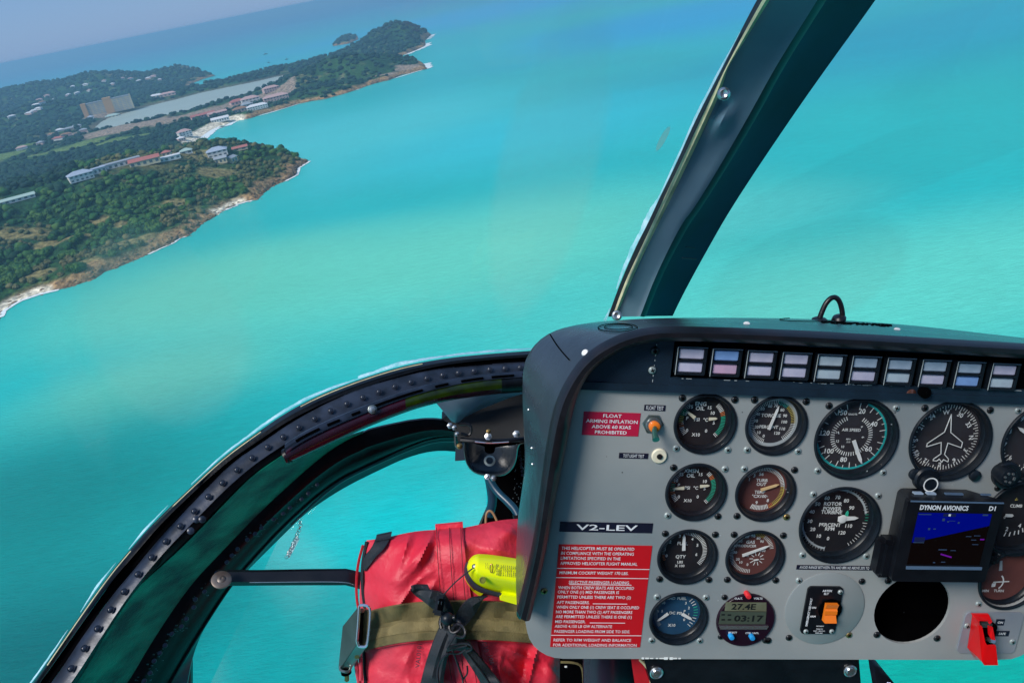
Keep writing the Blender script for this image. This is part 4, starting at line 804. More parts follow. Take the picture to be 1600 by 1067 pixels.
c4 = [(160, 1120), (201, 1065), (239, 999), (296, 915), (339.5, 869), (403, 803), (449, 766), (512, 716), (560, 693)]
c5 = [(238, 1120), (265, 1067), (302, 1004.5), (357, 918), (385.5, 884), (449, 814.7), (521, 753), (580, 725), (639, 697), (681, 682), (720, 682)]
c6 = [(285, 1120), (292, 1067), (305, 1007), (340, 945), (362.5, 916), (385.5, 892), (449, 829), (479, 800), (535, 762.5), (597, 732), (639, 713), (681, 703), (720, 706)]
c5t = [(455, 724), (470, 716), (535, 684), (597, 666.5), (653, 655), (690, 655), (722, 664)]
N2 = 110
D0, D1 = 800, 1080
nf = hthing('nose_window_frame', 'curved black riveted frame sweeping up from the lower left to the hood', 'window frame', pd(100, 1067, 820))
k0 = cpx(c0, N2, D0 + 18, D1 + 18); k0b = cpx(c0b, N2, D0 + 6, D1 + 6); k1 = cpx(c1, N2, D0 + 8, D1 + 8); k2 = cpx(c2, N2, D0, D1)
b = MB(); b.grid(np.array([k0 + (0, -1, -5), k0, k0 * .5 + k0b * .5 + (0, 1, 5), k0b]), 'frame_black'); b.grid(np.array([k0b + (0, 0, -6), k0b * .5 + k1 * .5 + (0, 0, -6), k1 + (0, 0, -3), k1]), 'deep_black'); hpart('rubber_seal', b, nf)
b = MB(); mm_ = []
for i in range(5):
    k = i / 4; q = k1 * (1 - k) + k2 * k
    for j in range(N2): q[j] += np.array([0, .6, 1]) * (1.8 * math.sin(k * 3.14) + .3 * math.sin(j * .5 + k * 2))
    mm_.append(q)
b.slab(np.array(mm_), 'flange_blue', (0, 0, -5)); fl = hpart('riveted_flange', b, nf)
# cream sealant line on the seal's edge
b = MB(); cl = cpx([(x + 2, y + 2) for x, y in c0[1:]], N2, D0 + 10, D1 + 10)
for a_, z_ in ((4, 30), (34, 60), (66, 90)): b.tube(cl[a_:z_:2] + np.array([0, .6, 1]), .8, 'seal_cream', 5, 0)
hpart('cream_bead', b, nf)
# rivets
kr = cpx([((x + u) / 2, (y + v) / 2) for (x, y), (u, v) in zip(resample(c1, 40, 2), resample(c2, 40, 2))], 200, D0 - 2, D1 - 2)
dl = np.r_[0, np.cumsum(np.linalg.norm(np.diff(kr, axis=0), axis=1))]
rm = MB(); rm.lathe([(3.9, 0), (3.7, .55), (3.1, .6), (2.7, .15), (2.4, .55), (1.4, .8), (.01, .85)], (0, 0, 0), 'flange_blue', 14); RM = rm.mesh('rivet')
rm2 = MB(); rm2.lathe([(2.9, 0), (2.6, .7), (1.4, 1.1), (.01, 1.2)], (0, 0, 0), 'flange_blue', 12); RM2 = rm2.mesh('rivet')
def inst(mesh, name, parent, q, F, label=None):
    o = bpy.data.objects.new(name, mesh); COL.objects.link(o); o.parent = parent; mt = np.eye(4); mt[:3, :3] = F; mt[:3, 3] = (np.array(q) - ORG[parent]) * .001; o.matrix_local = Matrix(mt.tolist()); return o
for i in range(34):
    s_ = dl[-1] * (i + .4) / 34; q = np.array([np.interp(s_, dl, kr[:, j]) for j in range(3)]); inst(RM, 'rivet', fl, q, frame_from(CP - q + (0, 60, 0)))
# lower lip, skin and chin window surround
h = N2
kk3 = cpx(c3, h, D0 + 16, D0 + 16 + (D1 - D0) * .52); kkx = cpx(c3x, h, D0 + 16, D0 + 16 + (D1 - D0) * .6); k2s = k2[:int(N2 * .64)]; k2s = resample(k2s, h, 0)
b = MB(); b.grid(np.array([k2s + (0, 0, -3), k2s * .5 + kkx * .5 + (0, -3, 2), kkx]), 'frame_black'); hpart('lower_lip', b, nf)
b = MB(); c4s = [(160, 1120), (201, 1065), (239, 999), (296, 915), (339.5, 869), (403, 803), (449, 760), (500, 715), (540, 688), (566, 677)]
kk4 = cpx(c4s, h, D0 + 95, D1 - 5); kk3f = resample(np.r_[kk3, cpx([(450, 722), (470, 714), (535, 684), (568, 674)], 30, D0 + 35 + (D1 - D0) * .5, D1 - 20, sm=1)], h, 1)
rows = []
for i in range(8):
    k = i / 7; q = kk3f * (1 - k) + kk4 * k; q[:, 2] -= 10 * math.sin(3.14 * k) * np.linspace(1, 0, h); rows.append(q)
b.slab(np.array(rows), 'skin_green_sheen', (0, 0, -4)); hpart('green_sheen_skin', b, nf)
kk5 = cpx(c5, h, D0 + 150, D1 + 70); kk6 = cpx(c6, h, D0 + 165, D1 + 85)
ct = resample(np.r_[kk4, cpx([(575, 672), (597, 666.5), (653, 655), (690, 655), (722, 664)], 40, D1, D1 + 40, sm=1)], h, 1)
rows = []
for i in range(9):
    k = i / 8; q = ct * (1 - k) + kk5 * k; q[:, 2] += 14 * math.sin(3.14 * k) - 8 * math.exp(-((k - .55) / .08) ** 2); rows.append(q)
b = MB(); b.slab(np.array(rows), 'frame_black', (0, 0, -6)); lf = hpart('lower_frame', b, nf)
b = MB(); b.slab(np.array([kk5, kk5 * .5 + kk6 * .5 + (0, 0, -2), kk6]), 'teal_edge', (0, 0, -4)); hpart('chin_window_edge', b, nf)
b = MB(); b.tube(kk5[::4] + np.array([0, 1, 2]), 2.2, 'frame_black', 6, 0)
b.tube(cpx([(455, 820), (521, 757), (580, 728), (639, 702), (681, 688), (720, 689)], 20, D1 - 60, D1 + 60), 2.0, 'teal_edge', 6, 0); hpart('bead', b, lf)
k7 = cpx([(224, 1065), (265, 999), (299, 953), (334, 898), (374, 852), (443, 797), (500, 752)], 60, D0 + 108, D1 - 40)
for i in range(26):
    q = k7[int(i * 59 / 25)]; F = frame_from(CP - q + (0, 250, 0)); q = q + (random.uniform(-3, 3), 2, 14); inst(RM2, 'rivet', lf, q, F)
b = MB()
for i in range(60):
    q = k7[random.randrange(60)]; q = q + (random.uniform(-9, 9), random.uniform(0, 4), 14); r_ = random.uniform(.5, 1.3); b.box(q, (r_ * 2, r_, r_), 'flange_blue')
hpart('grit', b, lf)
# drip rail (maroon half round moulding) with slotted strip
ru = [(446, 703), (484, 679), (574, 641), (653, 613), (737.5, 594), (830, 588)]; rlw = [(452, 722), (512.5, 694), (574, 666), (639, 640.6), (681, 629), (723, 621), (780, 614), (830, 611)]
ra = cpx(ru, 70, D0 + 110, D1 - 12); rb = cpx(rlw, 70, D0 + 118, D1)
b = MB(); rows = []
for i in range(9):
    a = math.pi * i / 8; q = (ra + rb) / 2 + (ra - rb) / 2 * math.cos(a) + np.array([0, 0, 1]) * 13 * math.sin(a); rows.append(q)
b.slab(np.array([r_[:36] for r_ in rows]), 'rail_maroon', (0, 0, -3)); b.slab(np.array([[*r_[35:62]] for r_ in rows[4:]]), 'rail_maroon', (0, 0, -3)); b.slab(np.array([[*r_[35:62]] for r_ in rows[:5]]), 'rail_green_reflection', (0, 0, -3)); b.slab(np.array([[*r_[61:]] for r_ in rows]), 'frame_black', (0, 0, -3))
b.lathe([(.01, -2), (9.5, -2), (9.5, 2), (.01, 2)], pd(449, 712, D0 + 112), 'frame_black', 20, frame_from(pd(400, 740, 900) - pd(449, 712, 900))); dr = hpart('drip_rail', b, nf)
b = MB(); su = cpx([(445, 694), (484, 669), (574, 632), (653, 604), (737.5, 586), (830, 579)], 60, D0 + 104, D1 - 8); sd = cpx([(446, 704), (484, 680), (574, 642), (653, 614), (737.5, 595), (830, 588)], 60, D0 + 100, D1 - 14)
b.slab(np.array([su, su * .5 + sd * .5 + (0, 0, 2), sd]), 'flange_blue', (0, 0, -3)); ss = hpart('slotted_strip', b, nf)
b = MB()
for a_, z_ in ((3, 10), (11, 15), (17, 20), (22, 35), (37, 41), (43, 49), (50, 56), (57, 60)): q = su[a_:z_] * .45 + sd[a_:z_] * .55 + (0, 0, 1.8); b.tube(q, 1.9, 'deep_black', 6, 0)
hpart('slot', b, ss)
for px, py in ((582, 639.5), (733.5, 603)):
    q = pd(px, py, 960 if px < 600 else 1035); F = frame_from(CP - q + (0, 100, 0)); b = MB(); b.lathe([(5.6, -2), (5.6, .3), (4.9, .6)], q, 'buckle_metal', 18, F); b.lathe([(4.0, .3), (3.9, 2.2), (2.2, 2.6), (.01, 2.6)], q, 'steel', 6, F, smooth=False); hpart('bolt', b, nf)
for px, py in ((307, 811), (316, 811), (298, 829)):
    q = pd(px, py, 850); F = frame_from(CP - q + (0, 100, 0)); b = MB(); b.lathe([(3.8, -2), (3.8, .4), (3, .7), (2.2, 1.2), (.01, 1.3)], q, 'flange_blue', 16, F); hpart('bolt', b, nf)
b = MB(); edge_glare(b, [(842, 545), (766, 550), (695, 557), (625, 570), (560, 592)], [3, 5, 3, 7, 6], (D1 + 18, D1 - 30), 21, 120); edge_glare(b, [(560, 592), (493, 617), (445, 643), (400, 674), (350, 710), (299, 757)], [5, 4, 6, 5, 3, 2], (D1 - 30, D0 + 120), 22, 120)
edge_glare(b, [(262, 790), (239, 815), (201, 858)], [1, 6, 1], (D0 + 100, D0 + 70), 23, 40); edge_glare(b, [(180, 880), (150, 920), (126, 956)], [2, 5, 1], (D0 + 70, D0 + 50), 24, 40); edge_glare(b, [(105, 985), (80, 1024), (48, 1068)], [3, 4, 5], (D0 + 50, D0 + 20), 25, 40)
hpart('painted_edge_glare', b, nf)
b = MB(); b.slab(np.array([[pd(x, y, 1150) for x, y in ((272, 1090), (283, 1040), (292, 1006))], [pd(x, y, 1150) for x, y in ((298, 1090), (298, 1050), (298, 1012))]]), 'frame_black', (0, 0, -10)); b.tube([pd(276, 1030, 1140), pd(277, 1036, 1140)], 2, 'steel', 6); hpart('latch_bracket', b, nf)
# little chain hanging in the chin window
b = MB()
P = resample([(468, 812), (470, 822), (462, 840), (455, 856), (448, 870)], 16, 1)
for i, (x, y) in enumerate(P):
    q = pd(x, y, 1000); b.lathe([(2.6, -.5), (2.9, 0), (2.6, .5)], q, 'steel', 10, frame_from((math.sin(i * 1.5), .3, math.cos(i * 1.5))), cap=False)
b.slab(np.array([[pd(463, 838, 1002), pd(447, 866, 1002)], [pd(468, 842, 1002), pd(452, 872, 1002)]]), 'glare_and_scrap', (0, 0, -1)); hsolo('bead_chain', b, 'thin silver chain scrap hanging across the chin window edge', 'chain', pd(468, 812, 1000))
# ================================================================ black box, cup bracket and hoses between frame and hood
bx = hthing('nose_bracket', 'black bracket box with a rounded metal cup, between the curved frame and the hood', 'bracket', pd(760, 740, 1000))
b = MB(); b.slab(np.array([[pd(x, y, 1110) for x, y in ((690, 655), (735, 622), (790, 606), (850, 600))], [pd(x, y, 1105) for x, y in ((708, 664), (740, 660), (790, 655), (850, 652))], [pd(x, y, 1090) for x, y in ((716, 690), (745, 690), (790, 690), (850, 690))]]), 'black_matte', (0, 0, -30))
b.slab(np.array([[pd(x, y, 1150) for x, y in ((716, 640), (745, 620), (850, 600))], [pd(x, y, 1140) for x, y in ((716, 700), (760, 720), (850, 720))], [pd(x, y, 1140) for x, y in ((770, 745), (775, 760), (850, 760))], [pd(x, y, 1130) for x, y in ((767, 800), (790, 800), (850, 800))], [pd(x, y, 1130) for x, y in ((745, 850), (790, 850), (850, 850))]]), 'deep_black', (0, 0, -40)); hpart('bulkhead', b, bx)
b = MB(); b.slab(np.array([[pd(x, y, 1060) for x, y in ((681, 629), (705, 624), (740, 617), (800, 609), (835, 608))], [pd(x, y, 1068) for x, y in ((692, 642), (710, 642), (735, 640), (760, 625), (835, 610))], [pd(x, y, 1085) for x, y in ((700, 652), (711, 657), (722, 652), (748, 636), (800, 620))], [pd(x, y, 1095) for x, y in ((706, 659), (712, 661), (718, 659), (726, 652), (750, 640))]]), 'post_grey', (0, 0, -4)); hpart('gusset', b, bx)
b = MB(); cup = []
edge = [(726, 688), (726, 712), (731, 728), (742, 739), (760, 743), (785, 743), (798, 735), (806, 720), (808, 700), (812, 693), (828, 692)]
Q = resample(edge, 40, 1); cc = np.array([765, 700])
for k, d in ((1.0, 1020), (.97, 1028), (.93, 1060), (.86, 1085), (.6, 1092), (.2, 1094)): cup.append([pd(*(cc + (q - cc) * k), d) for q in Q])
b.grid(np.array(cup), 'hood_paint'); b.slab(np.array([[pd(*q, 1020) for q in Q], [pd(*(cc + (q - cc) * 1.03), 1022) for q in Q]]), 'buckle_metal', (0, 0, -3)); hpart('cup', b, bx)
b = MB(); b.tube([pd(720, 687, 1020), pd(745, 689, 1015), (pd(775, 690, 1015)), pd(800, 688, 1020), pd(822, 686, 1025)], 3.5, 'black_paint', 8); b.tube([pd(742, 690, 1012), pd(765, 692.5, 1010), pd(795, 690.5, 1012)], 1.0, 'buckle_edge', 6); hpart('crossbar', b, bx)
b = MB(); b.lathe([(7.5, 0), (8, 1), (5, 1.5)], pd(765, 720, 1050), 'buckle_metal', 18, frame_from(CP - pd(765, 720, 1050) + (0, 500, 0)), cap=False); hpart('lug', b, bx)
for x, y, m_, r in ((763, 682, 'steel', 5), (763, 674, 'brass', 3), (807, 678, 'steel', 5), (762, 745, 'steel', 4), (771, 747, 'steel', 4), (703, 665, 'steel', 4), (710, 668, 'steel', 3.4), (718, 697, 'brass', 4), (714, 678, 'steel', 3)):
    q = pd(x, y, 1008); F = frame_from(CP - q + (random.uniform(-200, 200), 100, 0)); b = MB(); b.lathe([(r, -3), (r, 2), (r * .6, 2.4), (r * .5, 5), (.01, 5.4)], q, m_, 6 if m_ == 'steel' else 14, F); hpart('bolt', b, bx)
b = MB(); b.slab(np.array([[pd(712, 700, 1040), pd(727, 696, 1040)], [pd(711, 720, 1040), pd(727, 719, 1040)]]), 'post_dark', (0, 0, -12)); b.tube([pd(711, 675, 1020), pd(711, 692, 1020), pd(713, 699, 1020), pd(720, 700, 1020)], 1.4, 'buckle_metal', 6); b.tube([pd(718, 662, 1030), pd(734, 662, 1030), pd(737, 672, 1030), pd(733, 681, 1030), pd(720, 677, 1030)], 2.2, 'black_paint', 6); hpart('hinge_bracket', b, bx)
b = MB(); b.tube([pd(764, 744, 1040), pd(768, 765, 1045), pd(770, 785, 1050), pd(764, 805, 1055)], 6.5, 'hose_blue', 12); b.tube([pd(764, 748, 1035), pd(776, 768, 1030), pd(795, 785, 1020), pd(808, 800, 1010), pd(814, 822, 1000)], 5.2, 'hose_blue', 12); b.lathe([(7.5, -4), (7.5, 4), (6, 5)], pd(810, 806, 1006), 'black_paint', 14, frame_from((.3, -1, .2))); hpart('hose', b, bx)
b = MB(); b.tube([pd(759, 822, 960), pd(759, 805, 960), pd(763, 797, 960), pd(769, 799, 960), pd(775, 810, 960), pd(779, 822, 960)], 1.5, 'wire_tan', 8); hpart('wire', b, bx)
b = MB()
for i in range(50):
    x = random.uniform(800, 822); y = random.uniform(693, 800); q = pd(x, y, 1095); b.box(q, (.8, .8, .6), 'grey_mark')
for i in range(8):
    q = pd(811 + i * .8, 700 + i * 6, 1094); b.lathe([(2.2, -1), (2, 1), (.01, 1.2)], q, 'flange_blue', 8, frame_from(CP - q))
hpart('speckle', b, bx)
# flat support bar crossing the chin window
q0 = pd(346, 905, 905)
b = MB(); b.slab(np.array([[pd(x, y, d) for x, y, d in ((338, 893, 925), (400, 893.5, 930), (480, 892, 935), (540, 891.5, 938), (552, 894, 940), (575, 900, 950))], [pd(x, y, d) for x, y, d in ((338, 909, 915), (400, 909, 922), (480, 908, 928), (540, 908, 930), (552, 911, 932), (575, 918, 942))], [pd(x, y, d) for x, y, d in ((338, 915, 920), (400, 914.5, 927), (480, 914, 932), (540, 914, 934), (552, 917, 936), (575, 924, 946))]]), 'black_paint', (0, 0, -5))
bar = hthing('support_bar', 'flat black metal bar with a big washer crossing the chin window to the red bag', 'support bar', pd(346, 905, 915)); hpart('bar', b, bar)
b = MB(); b.tube([pd(x, y - 4.5, d) for x, y, d in ((390, 914, 918), (480, 913, 924), (540, 913, 926), (553, 918, 928))], .5, 'steel', 5); hpart('worn_edge', b, bar)
F = frame_from((CP - pd(346, 905, 905)) / 900 + np.array((.1, 1.3, 0))); b = MB(); b.lathe([(11.5, -1.5), (11.5, 0), (10.5, .8), (5, .8), (4, 1.8), (2, 2.2), (1.6, 1.6), (.01, 1.5)], pd(346, 905, 903), 'washer_metal', 32, F); hpart('washer', b, bar)
# ================================================================ red bag
bag = hthing('red_bag', 'bright red vinyl survival bag strapped down left of the panel', 'bag', pd(700, 1067, 900))
NU, NV = 130, 110
TLq, TRq, BRq, BLq = (573, 842), (870, 803), (905, 1130), (548, 1130)
_rb = random.Random(5); CREASES = [(_rb.uniform(.04, .34), _rb.uniform(.08, .42), _rb.uniform(-1.3, -.5), _rb.uniform(20, 55), _rb.uniform(3, 7)) for _ in range(7)] + [(_rb.uniform(.5, .96), _rb.uniform(.66, .98), _rb.uniform(.6, 2.2), _rb.uniform(18, 50), _rb.uniform(5, 12)) for _ in range(12)] + [(_rb.uniform(.6, .95), _rb.uniform(.06, .2), _rb.uniform(-.4, .8), 30, _rb.uniform(3, 6)) for _ in range(4)] + [(_rb.uniform(.1, .4), _rb.uniform(.62, .9), _rb.uniform(-1.6, -.9), 36, _rb.uniform(2, 5)) for _ in range(4)]
def bagpt(u, v, k=0):
    # outline in sight lines, its own depth profile
    ex = [(u, v)]
    x = (1 - v) * ((1 - u) * TLq[0] + u * TRq[0]) + v * ((1 - u) * BLq[0] + u * BRq[0]); y = (1 - v) * ((1 - u) * TLq[1] + u * TRq[1]) + v * ((1 - u) * BLq[1] + u * BRq[1])
    x += (-8 * math.sin(v * 3.1 * 1.7) * (1 - u) * .6) + 7 * (1 - u) * math.exp(-((v - .5) / .15) ** 2)
    y += 2.0 * math.sin(u * 14 + 1) * (1 - v) ** 3
    bul = (1 - (2 * u - 1) ** 8) * (1 - (2 * v - 1) ** 10) * (.45 + .55 * math.sin(3.14 * u) ** .5)
    wr = 7.0 * math.sin(u * 17 + v * 11 + 2 * math.sin(v * 7)) * math.exp(-((u - .2) / .16) ** 2 - ((v - .33) / .25) ** 2) + 3.6 * math.sin(u * 30 + 3 * math.sin(v * 13)) * math.sin(v * 19 + u * 4) * (.35 + u)
    wr += 10 * math.exp(-((u - .62) / .06) ** 2 - ((v - .85) / .2) ** 2) - 12 * math.exp(-((u - .78) / .05) ** 2 - ((v - .72) / .14) ** 2) + 12 * math.exp(-((u - .9) / .05) ** 2 - ((v - .8) / .16) ** 2) - 9 * math.exp(-((v - .46) / .05) ** 2) * (u > -1)
    for (cu, cv, an, L_, dp) in CREASES:
        du = (u - cu) * 300; dv = (v - cv) * 300; s1 = du * math.cos(an) + dv * math.sin(an); s2 = -du * math.sin(an) + dv * math.cos(an) + 6 * math.sin(s1 / 22)
        wr += dp * math.exp(-abs(s2) / 5.5) * math.exp(-(s1 / L_) ** 2) - dp * .5 * math.exp(-abs(s2 - 12) / 9) * math.exp(-(s1 / L_) ** 2)
    d = 905 - 42 * bul - wr + 60 * max(0, u - .75) * 1.2
    return x, y, d
G = np.array([[pd(*bagpt(i / (NU - 1), j / (NV - 1))) for i in range(NU)] for j in range(NV)])
b = MB(); off = np.zeros_like(G); off[:] = pd(700, 950, 1100) - pd(700, 950, 985)
b.slab(G, 'bag_red', off); hpart('body', b, bag)
def onbag(px, py, lift=0):
    P = cast(BGT, G, px, py); dd = -(RP @ P + TP)[2]; return pd(px, py, dd - lift)
BGT = grid_bvh(G)
def strip(pts_l, pts_r, m, lift, n=40, th=3, b=None, sm=2, xs=(0, .5, 1), puff=1.5):
    L_ = resample(pts_l, n, sm); R2 = resample(pts_r, n, sm); rows = []
    for t_ in xs: rows.append([onbag(*(L_[i] * (1 - t_) + R2[i] * t_), (lift if np.isscalar(lift) else np.interp(i / (n - 1), np.linspace(0, 1, len(lift)), lift)) + puff * math.sin(3.14 * t_)) for i in range(n)])
    b = b or MB(); b.slab(np.array(rows), m, (0, 0, -th)); return b
b = strip([(680, 821), (683, 870), (690, 925), (700, 1000), (715, 1075)], [(723, 817), (727, 870), (735, 925), (745, 1000), (760, 1075)], 'bag_red', 4, th=4); fp_ = hpart('front_flap', b, bag)
b = MB()
for dx in (2, 22, 40):
    b.tube([onbag(680 + dx + k_ * 34 * (k_ * .55 + .2) , 824 + k_ * 246, 9) for k_ in np.linspace(0, 1, 26)], .4, 'stitch', 5)
hpart('stitching', b, fp_)
b = MB(); b.tube([onbag(573, 846, 3), onbag(566, 880, 3), onbag(566, 920, 3), onbag(572, 960, 3), onbag(568, 1010, 3), onbag(572, 1080, 3)], 2.0, 'webbing_black', 6); b.tube([pd(567, 852, 905), pd(558, 885, 915), pd(556, 930, 915), pd(563, 965, 915)], 1.6, 'bag_red_dark', 6); hpart('piping', b, bag)
b = strip([(587, 842), (580, 858), (567, 872), (568, 892)], [(611, 838), (600, 858), (588, 868), (572, 890)], 'webbing_black', 5, 20, b=None); b.slab(np.array([[onbag(588, 838, 8), onbag(612, 833, 8)], [onbag(586, 846, 8), onbag(610, 841, 8)]]), 'webbing_black', (0, 0, -5)); hpart('corner_loop', b, bag)
b = MB()
for s_, x, y, rot in (("VAL0101", 654, 1024, 86), ("-106", 767, 1028, -74), ("2010", 758, 1008, -70)):
    q = onbag(x, y, 2.2); F = frame_from(CP - q + (0, 0, 0)); b.text(s_, 0, 0, 0, 5.0 if s_[0] == 'V' else 5.2, 'ink', rot, .01, fr=F, o=onbag(x, y, 8))
hpart('stamped_code', b, bag)
# olive strap and its buckle
strapT = [(574, 957), (600, 950), (640, 943), (700, 939), (760, 940), (810, 944), (860, 952)]; strapB = [(570, 1016), (600, 1008), (640, 1001), (700, 998), (760, 999), (810, 1002), (870, 1008)]
sp = hthing('olive_strap', 'wide olive green webbing strap running across the red bag', 'strap', pd(700, 1000, 880))
b = strip(strapT, strapB, 'webbing_olive', 13, 60, 3, xs=(0, .2, .4, .6, .8, 1), puff=1.0); hpart('webbing', b, sp)
def mixl(a, c, t): return [tuple(np.array(p) * (1 - t) + np.array(q) * t) for p, q in zip(a, c)]
b = strip(mixl(strapT, strapB, .46), mixl(strapT, strapB, .76), 'webbing_olive_light', 14.6, 60, 1, puff=.6); hpart('centre_stripe', b, sp)
b = strip([(x, y - 1) for x, y in strapB], [(x, y + 2.5) for x, y in strapB], 'bag_red_dark', 9, 60, 2, puff=.3); hpart('red_backing', b, sp)
bu = hthing('metal_buckle', 'grey metal lift-lever buckle with a bright frame on the bag left edge', 'buckle', pd(560, 1010, 860))
lev = [pd(x, y, d) for x, y, d in ((561, 946, 850), (556.5, 1007, 852), (530, 1046, 878), (529, 1040, 880), (535.5, 978, 878))]
b = MB(); solid(b, lev, pd(560, 980, 12) - pd(560, 980, 8), 'buckle_metal'); solid(b, [pd(556.5, 1008, 852), pd(572, 1011, 858), pd(548, 1046, 880), pd(540, 1050, 880), pd(531, 1046, 878)], (0, 0, -5), 'buckle_metal'); hpart('lever', b, bu)
b = MB(); b.tube([pd(532, 1040, 876), pd(531, 1046, 873), pd(538, 1049, 870), pd(545, 1049, 872), pd(548, 1043, 876)], 1.5, 'buckle_metal', 8); b.lathe([(6, -6), (6, 6), (.01, 6)], pd(540, 1044, 882), 'deep_black', 16, frame_from((.3, -.3, 1))); hpart('end_curl', b, bu)
rp_ = [(561.5, 945.5), (568, 944.5), (574, 946), (578.5, 950), (577.5, 975), (573.5, 1008), (570, 1010.5), (557, 1009), (560, 975), (561.5, 945.5)]
b = MB(); b.tube([pd(x, y, 846) for x, y in rp_], 1.5, 'buckle_edge', 8, 1, 60); hpart('frame', b, bu)
b = MB(); b.slab(np.array([[pd(567, 952, 862), pd(577, 955, 860)], [pd(562, 1006, 862), pd(573, 1006, 860)]]), 'webbing_olive', (0, 0, -3)); b.tube([pd(565, 951, 856), pd(563, 1004, 856)], 2.4, 'deep_black', 8); b.lathe([(2.6, 0), (2.2, 2), (.01, 2.4)], pd(566, 953.5, 850), 'copper', 12, frame_from(CP - pd(566, 953, 850))); hpart('inner_bar', b, bu)
b = MB(); b.box(pd(558, 1023, 868), (8, 7, 6), 'brass', bev=1.5); b.tube([pd(556, 1026, 880), pd(557, 1045, 882), pd(562, 1070, 885), pd(566, 1100, 888)], 2.4, 'bag_red', 8); b.tube([pd(563, 1026, 880), pd(564, 1045, 882), pd(564, 1062, 882)], 2.2, 'bag_red', 8); b.box(pd(542, 1057, 885), (5, 12, 5), 'brass', bev=1.2); hpart('tail', b, bu)
# black webbing tied in a knot
kn = hthing('black_webbing_tie', 'black webbing tied in a knot over the olive strap, with cords and a cord lock', 'webbing tie', pd(710, 1000, 830))
def band(pl, pr, lift, m='webbing_black', n=36, th=3, puff=3): return strip(pl, pr, m, lift, n, th, puff=puff)
b = band([(642, 917), (650, 914), (668, 915)], [(646, 928), (655, 922), (672, 923)], 20); bb = strip([(641, 922), (660, 922), (690, 925), (702, 938), (710, 962)], [(650, 931), (668, 944), (678, 953), (690, 957), (693, 968)], 'webbing_black', [18, 24, 26, 26], 30, 3, b=b, puff=3); hpart('upper_left_tail', bb, kn)
b = strip([(694, 928), (702, 938), (709, 955), (712, 975)], [(690, 938), (694, 950), (696, 962), (694, 975)], 'webbing_black', [30, 30], 20, 3); hpart('loop', b, kn)
b = strip([(762, 932), (735, 934), (722, 945), (710, 965), (706, 985)], [(754, 936), (748, 950), (736, 968), (726, 978), (716, 990)], 'webbing_black', [20, 26, 28, 26], 30, 3, puff=4); b = strip([(745, 935), (740, 945), (725, 965), (712, 985)], [(752, 937), (746, 950), (730, 968), (718, 987)], 'webbing_black', [24, 32], 20, 3, b=b); hpart('upper_right_tail', b, kn)
b = strip([(690, 974), (678, 1000), (664, 1040), (652, 1090)], [(712, 985), (702, 1010), (692, 1040), (686, 1090)], 'webbing_black', [24, 22, 20, 18], 40, 4, puff=6); b = strip([(700, 985), (694, 1010), (684, 1040), (678, 1090)], [(716, 990), (704, 1012), (696, 1040), (690, 1090)], 'webbing_black', [26, 25, 22, 20], 30, 4, b=b, puff=3); hpart('lower_left_tail', b, kn)
b = strip([(716, 1010), (728, 1030), (745, 1055), (765, 1095)], [(736, 1012), (752, 1030), (772, 1055), (800, 1095)], 'webbing_black', [24, 22, 20], 40, 4, puff=6); b = strip([(724, 1014), (738, 1034), (756, 1058), (776, 1092)], [(727, 1014), (742, 1034), (760, 1058), (780, 1092)], 'webbing_black', [31, 29], 30, 2, b=b, puff=1); hpart('lower_right_tail', b, kn)
b = strip([(697, 985), (704, 1000), (698, 1012)], [(722, 985), (727, 1000), (722, 1012)], 'webbing_black', [32, 34, 30], 20, 6, puff=6); b = strip([(700, 1004), (712, 1000), (724, 1003), (736, 1009)], [(698, 1018), (712, 1015), (724, 1018), (736, 1014)], 'webbing_black', [30, 36, 34], 20, 6, b=b, puff=5); hpart('knot', b, kn)
def bp(P, lift, r, m='rim_rubber', n=8): b_ = MB(); b_.tube([onbag(x, y, lift) for x, y in P], r, m, n); return b_
b = MB()
for P, l, r in (([(705, 972), (714, 967), (722, 975), (718, 985), (706, 990), (701, 980), (705, 970)], 44, 1.7), ([(708, 980), (716, 973), (724, 978), (728, 988), (724, 996), (712, 993)], 48, 1.7), ([(712, 990), (706, 1000), (698, 1012)], 44, 1.3),
                ([(700, 1020), (690, 1028), (685, 1040), (683, 1055), (687, 1075)], 34, 1.4), ([(707, 1014), (716, 1040), (724, 1060), (722, 1075)], 36, 1.2), ([(724, 1060), (731, 1052), (730, 1040)], 34, 1.0), ([(700, 1010), (715, 1006), (728, 1004), (737, 1008), (738, 1014), (728, 1018)], 44, 1.1), ([(702, 1014), (716, 1011), (730, 1008)], 44, 1.0), ([(697, 1024), (705, 1019), (716, 1022), (728, 1014)], 42, 1.0), ([(690, 963), (687, 972), (690, 982)], 34, 2.0)):
    b.tube([onbag(x, y, l) for x, y in P], r, 'rim_rubber', 8)
hpart('cord', b, kn)
b = MB(); q = onbag(699, 966, 44); b.lathe([(.01, -7), (4, -6.4), (6.6, -3), (7.2, 0), (6.6, 3), (4, 6.4), (.01, 7)], q, 'bezel_black', 20, frame_from((1, .3, .2))); b.lathe([(3.2, 6), (3.2, 9), (.01, 9.5)], q, 'bezel_black', 12, frame_from((1, .3, .2))); hpart('cord_lock', b, kn)
b = MB(); q = onbag(687, 944, 42); F = frame_from(CP - q) @ np.array([[math.cos(.12), math.sin(.12), 0], [-math.sin(.12), math.cos(.12), 0], [0, 0, 1]])
b.box(q, (9.5, 21, 7), 'bezel_black', F, 2); b.box(onbag(685.5, 956, 40), (13, 7, 9), 'bezel_black', F, 2); b.box(onbag(688, 944, 46.5), (5, 12, 1.4), 'deep_black', F, .5); b.tube([onbag(685.5, 939, 47), onbag(685, 949, 47), onbag(689, 951, 47), onbag(690, 940, 47)], .6, 'hood_paint', 5); hpart('side_release_clip', b, kn)
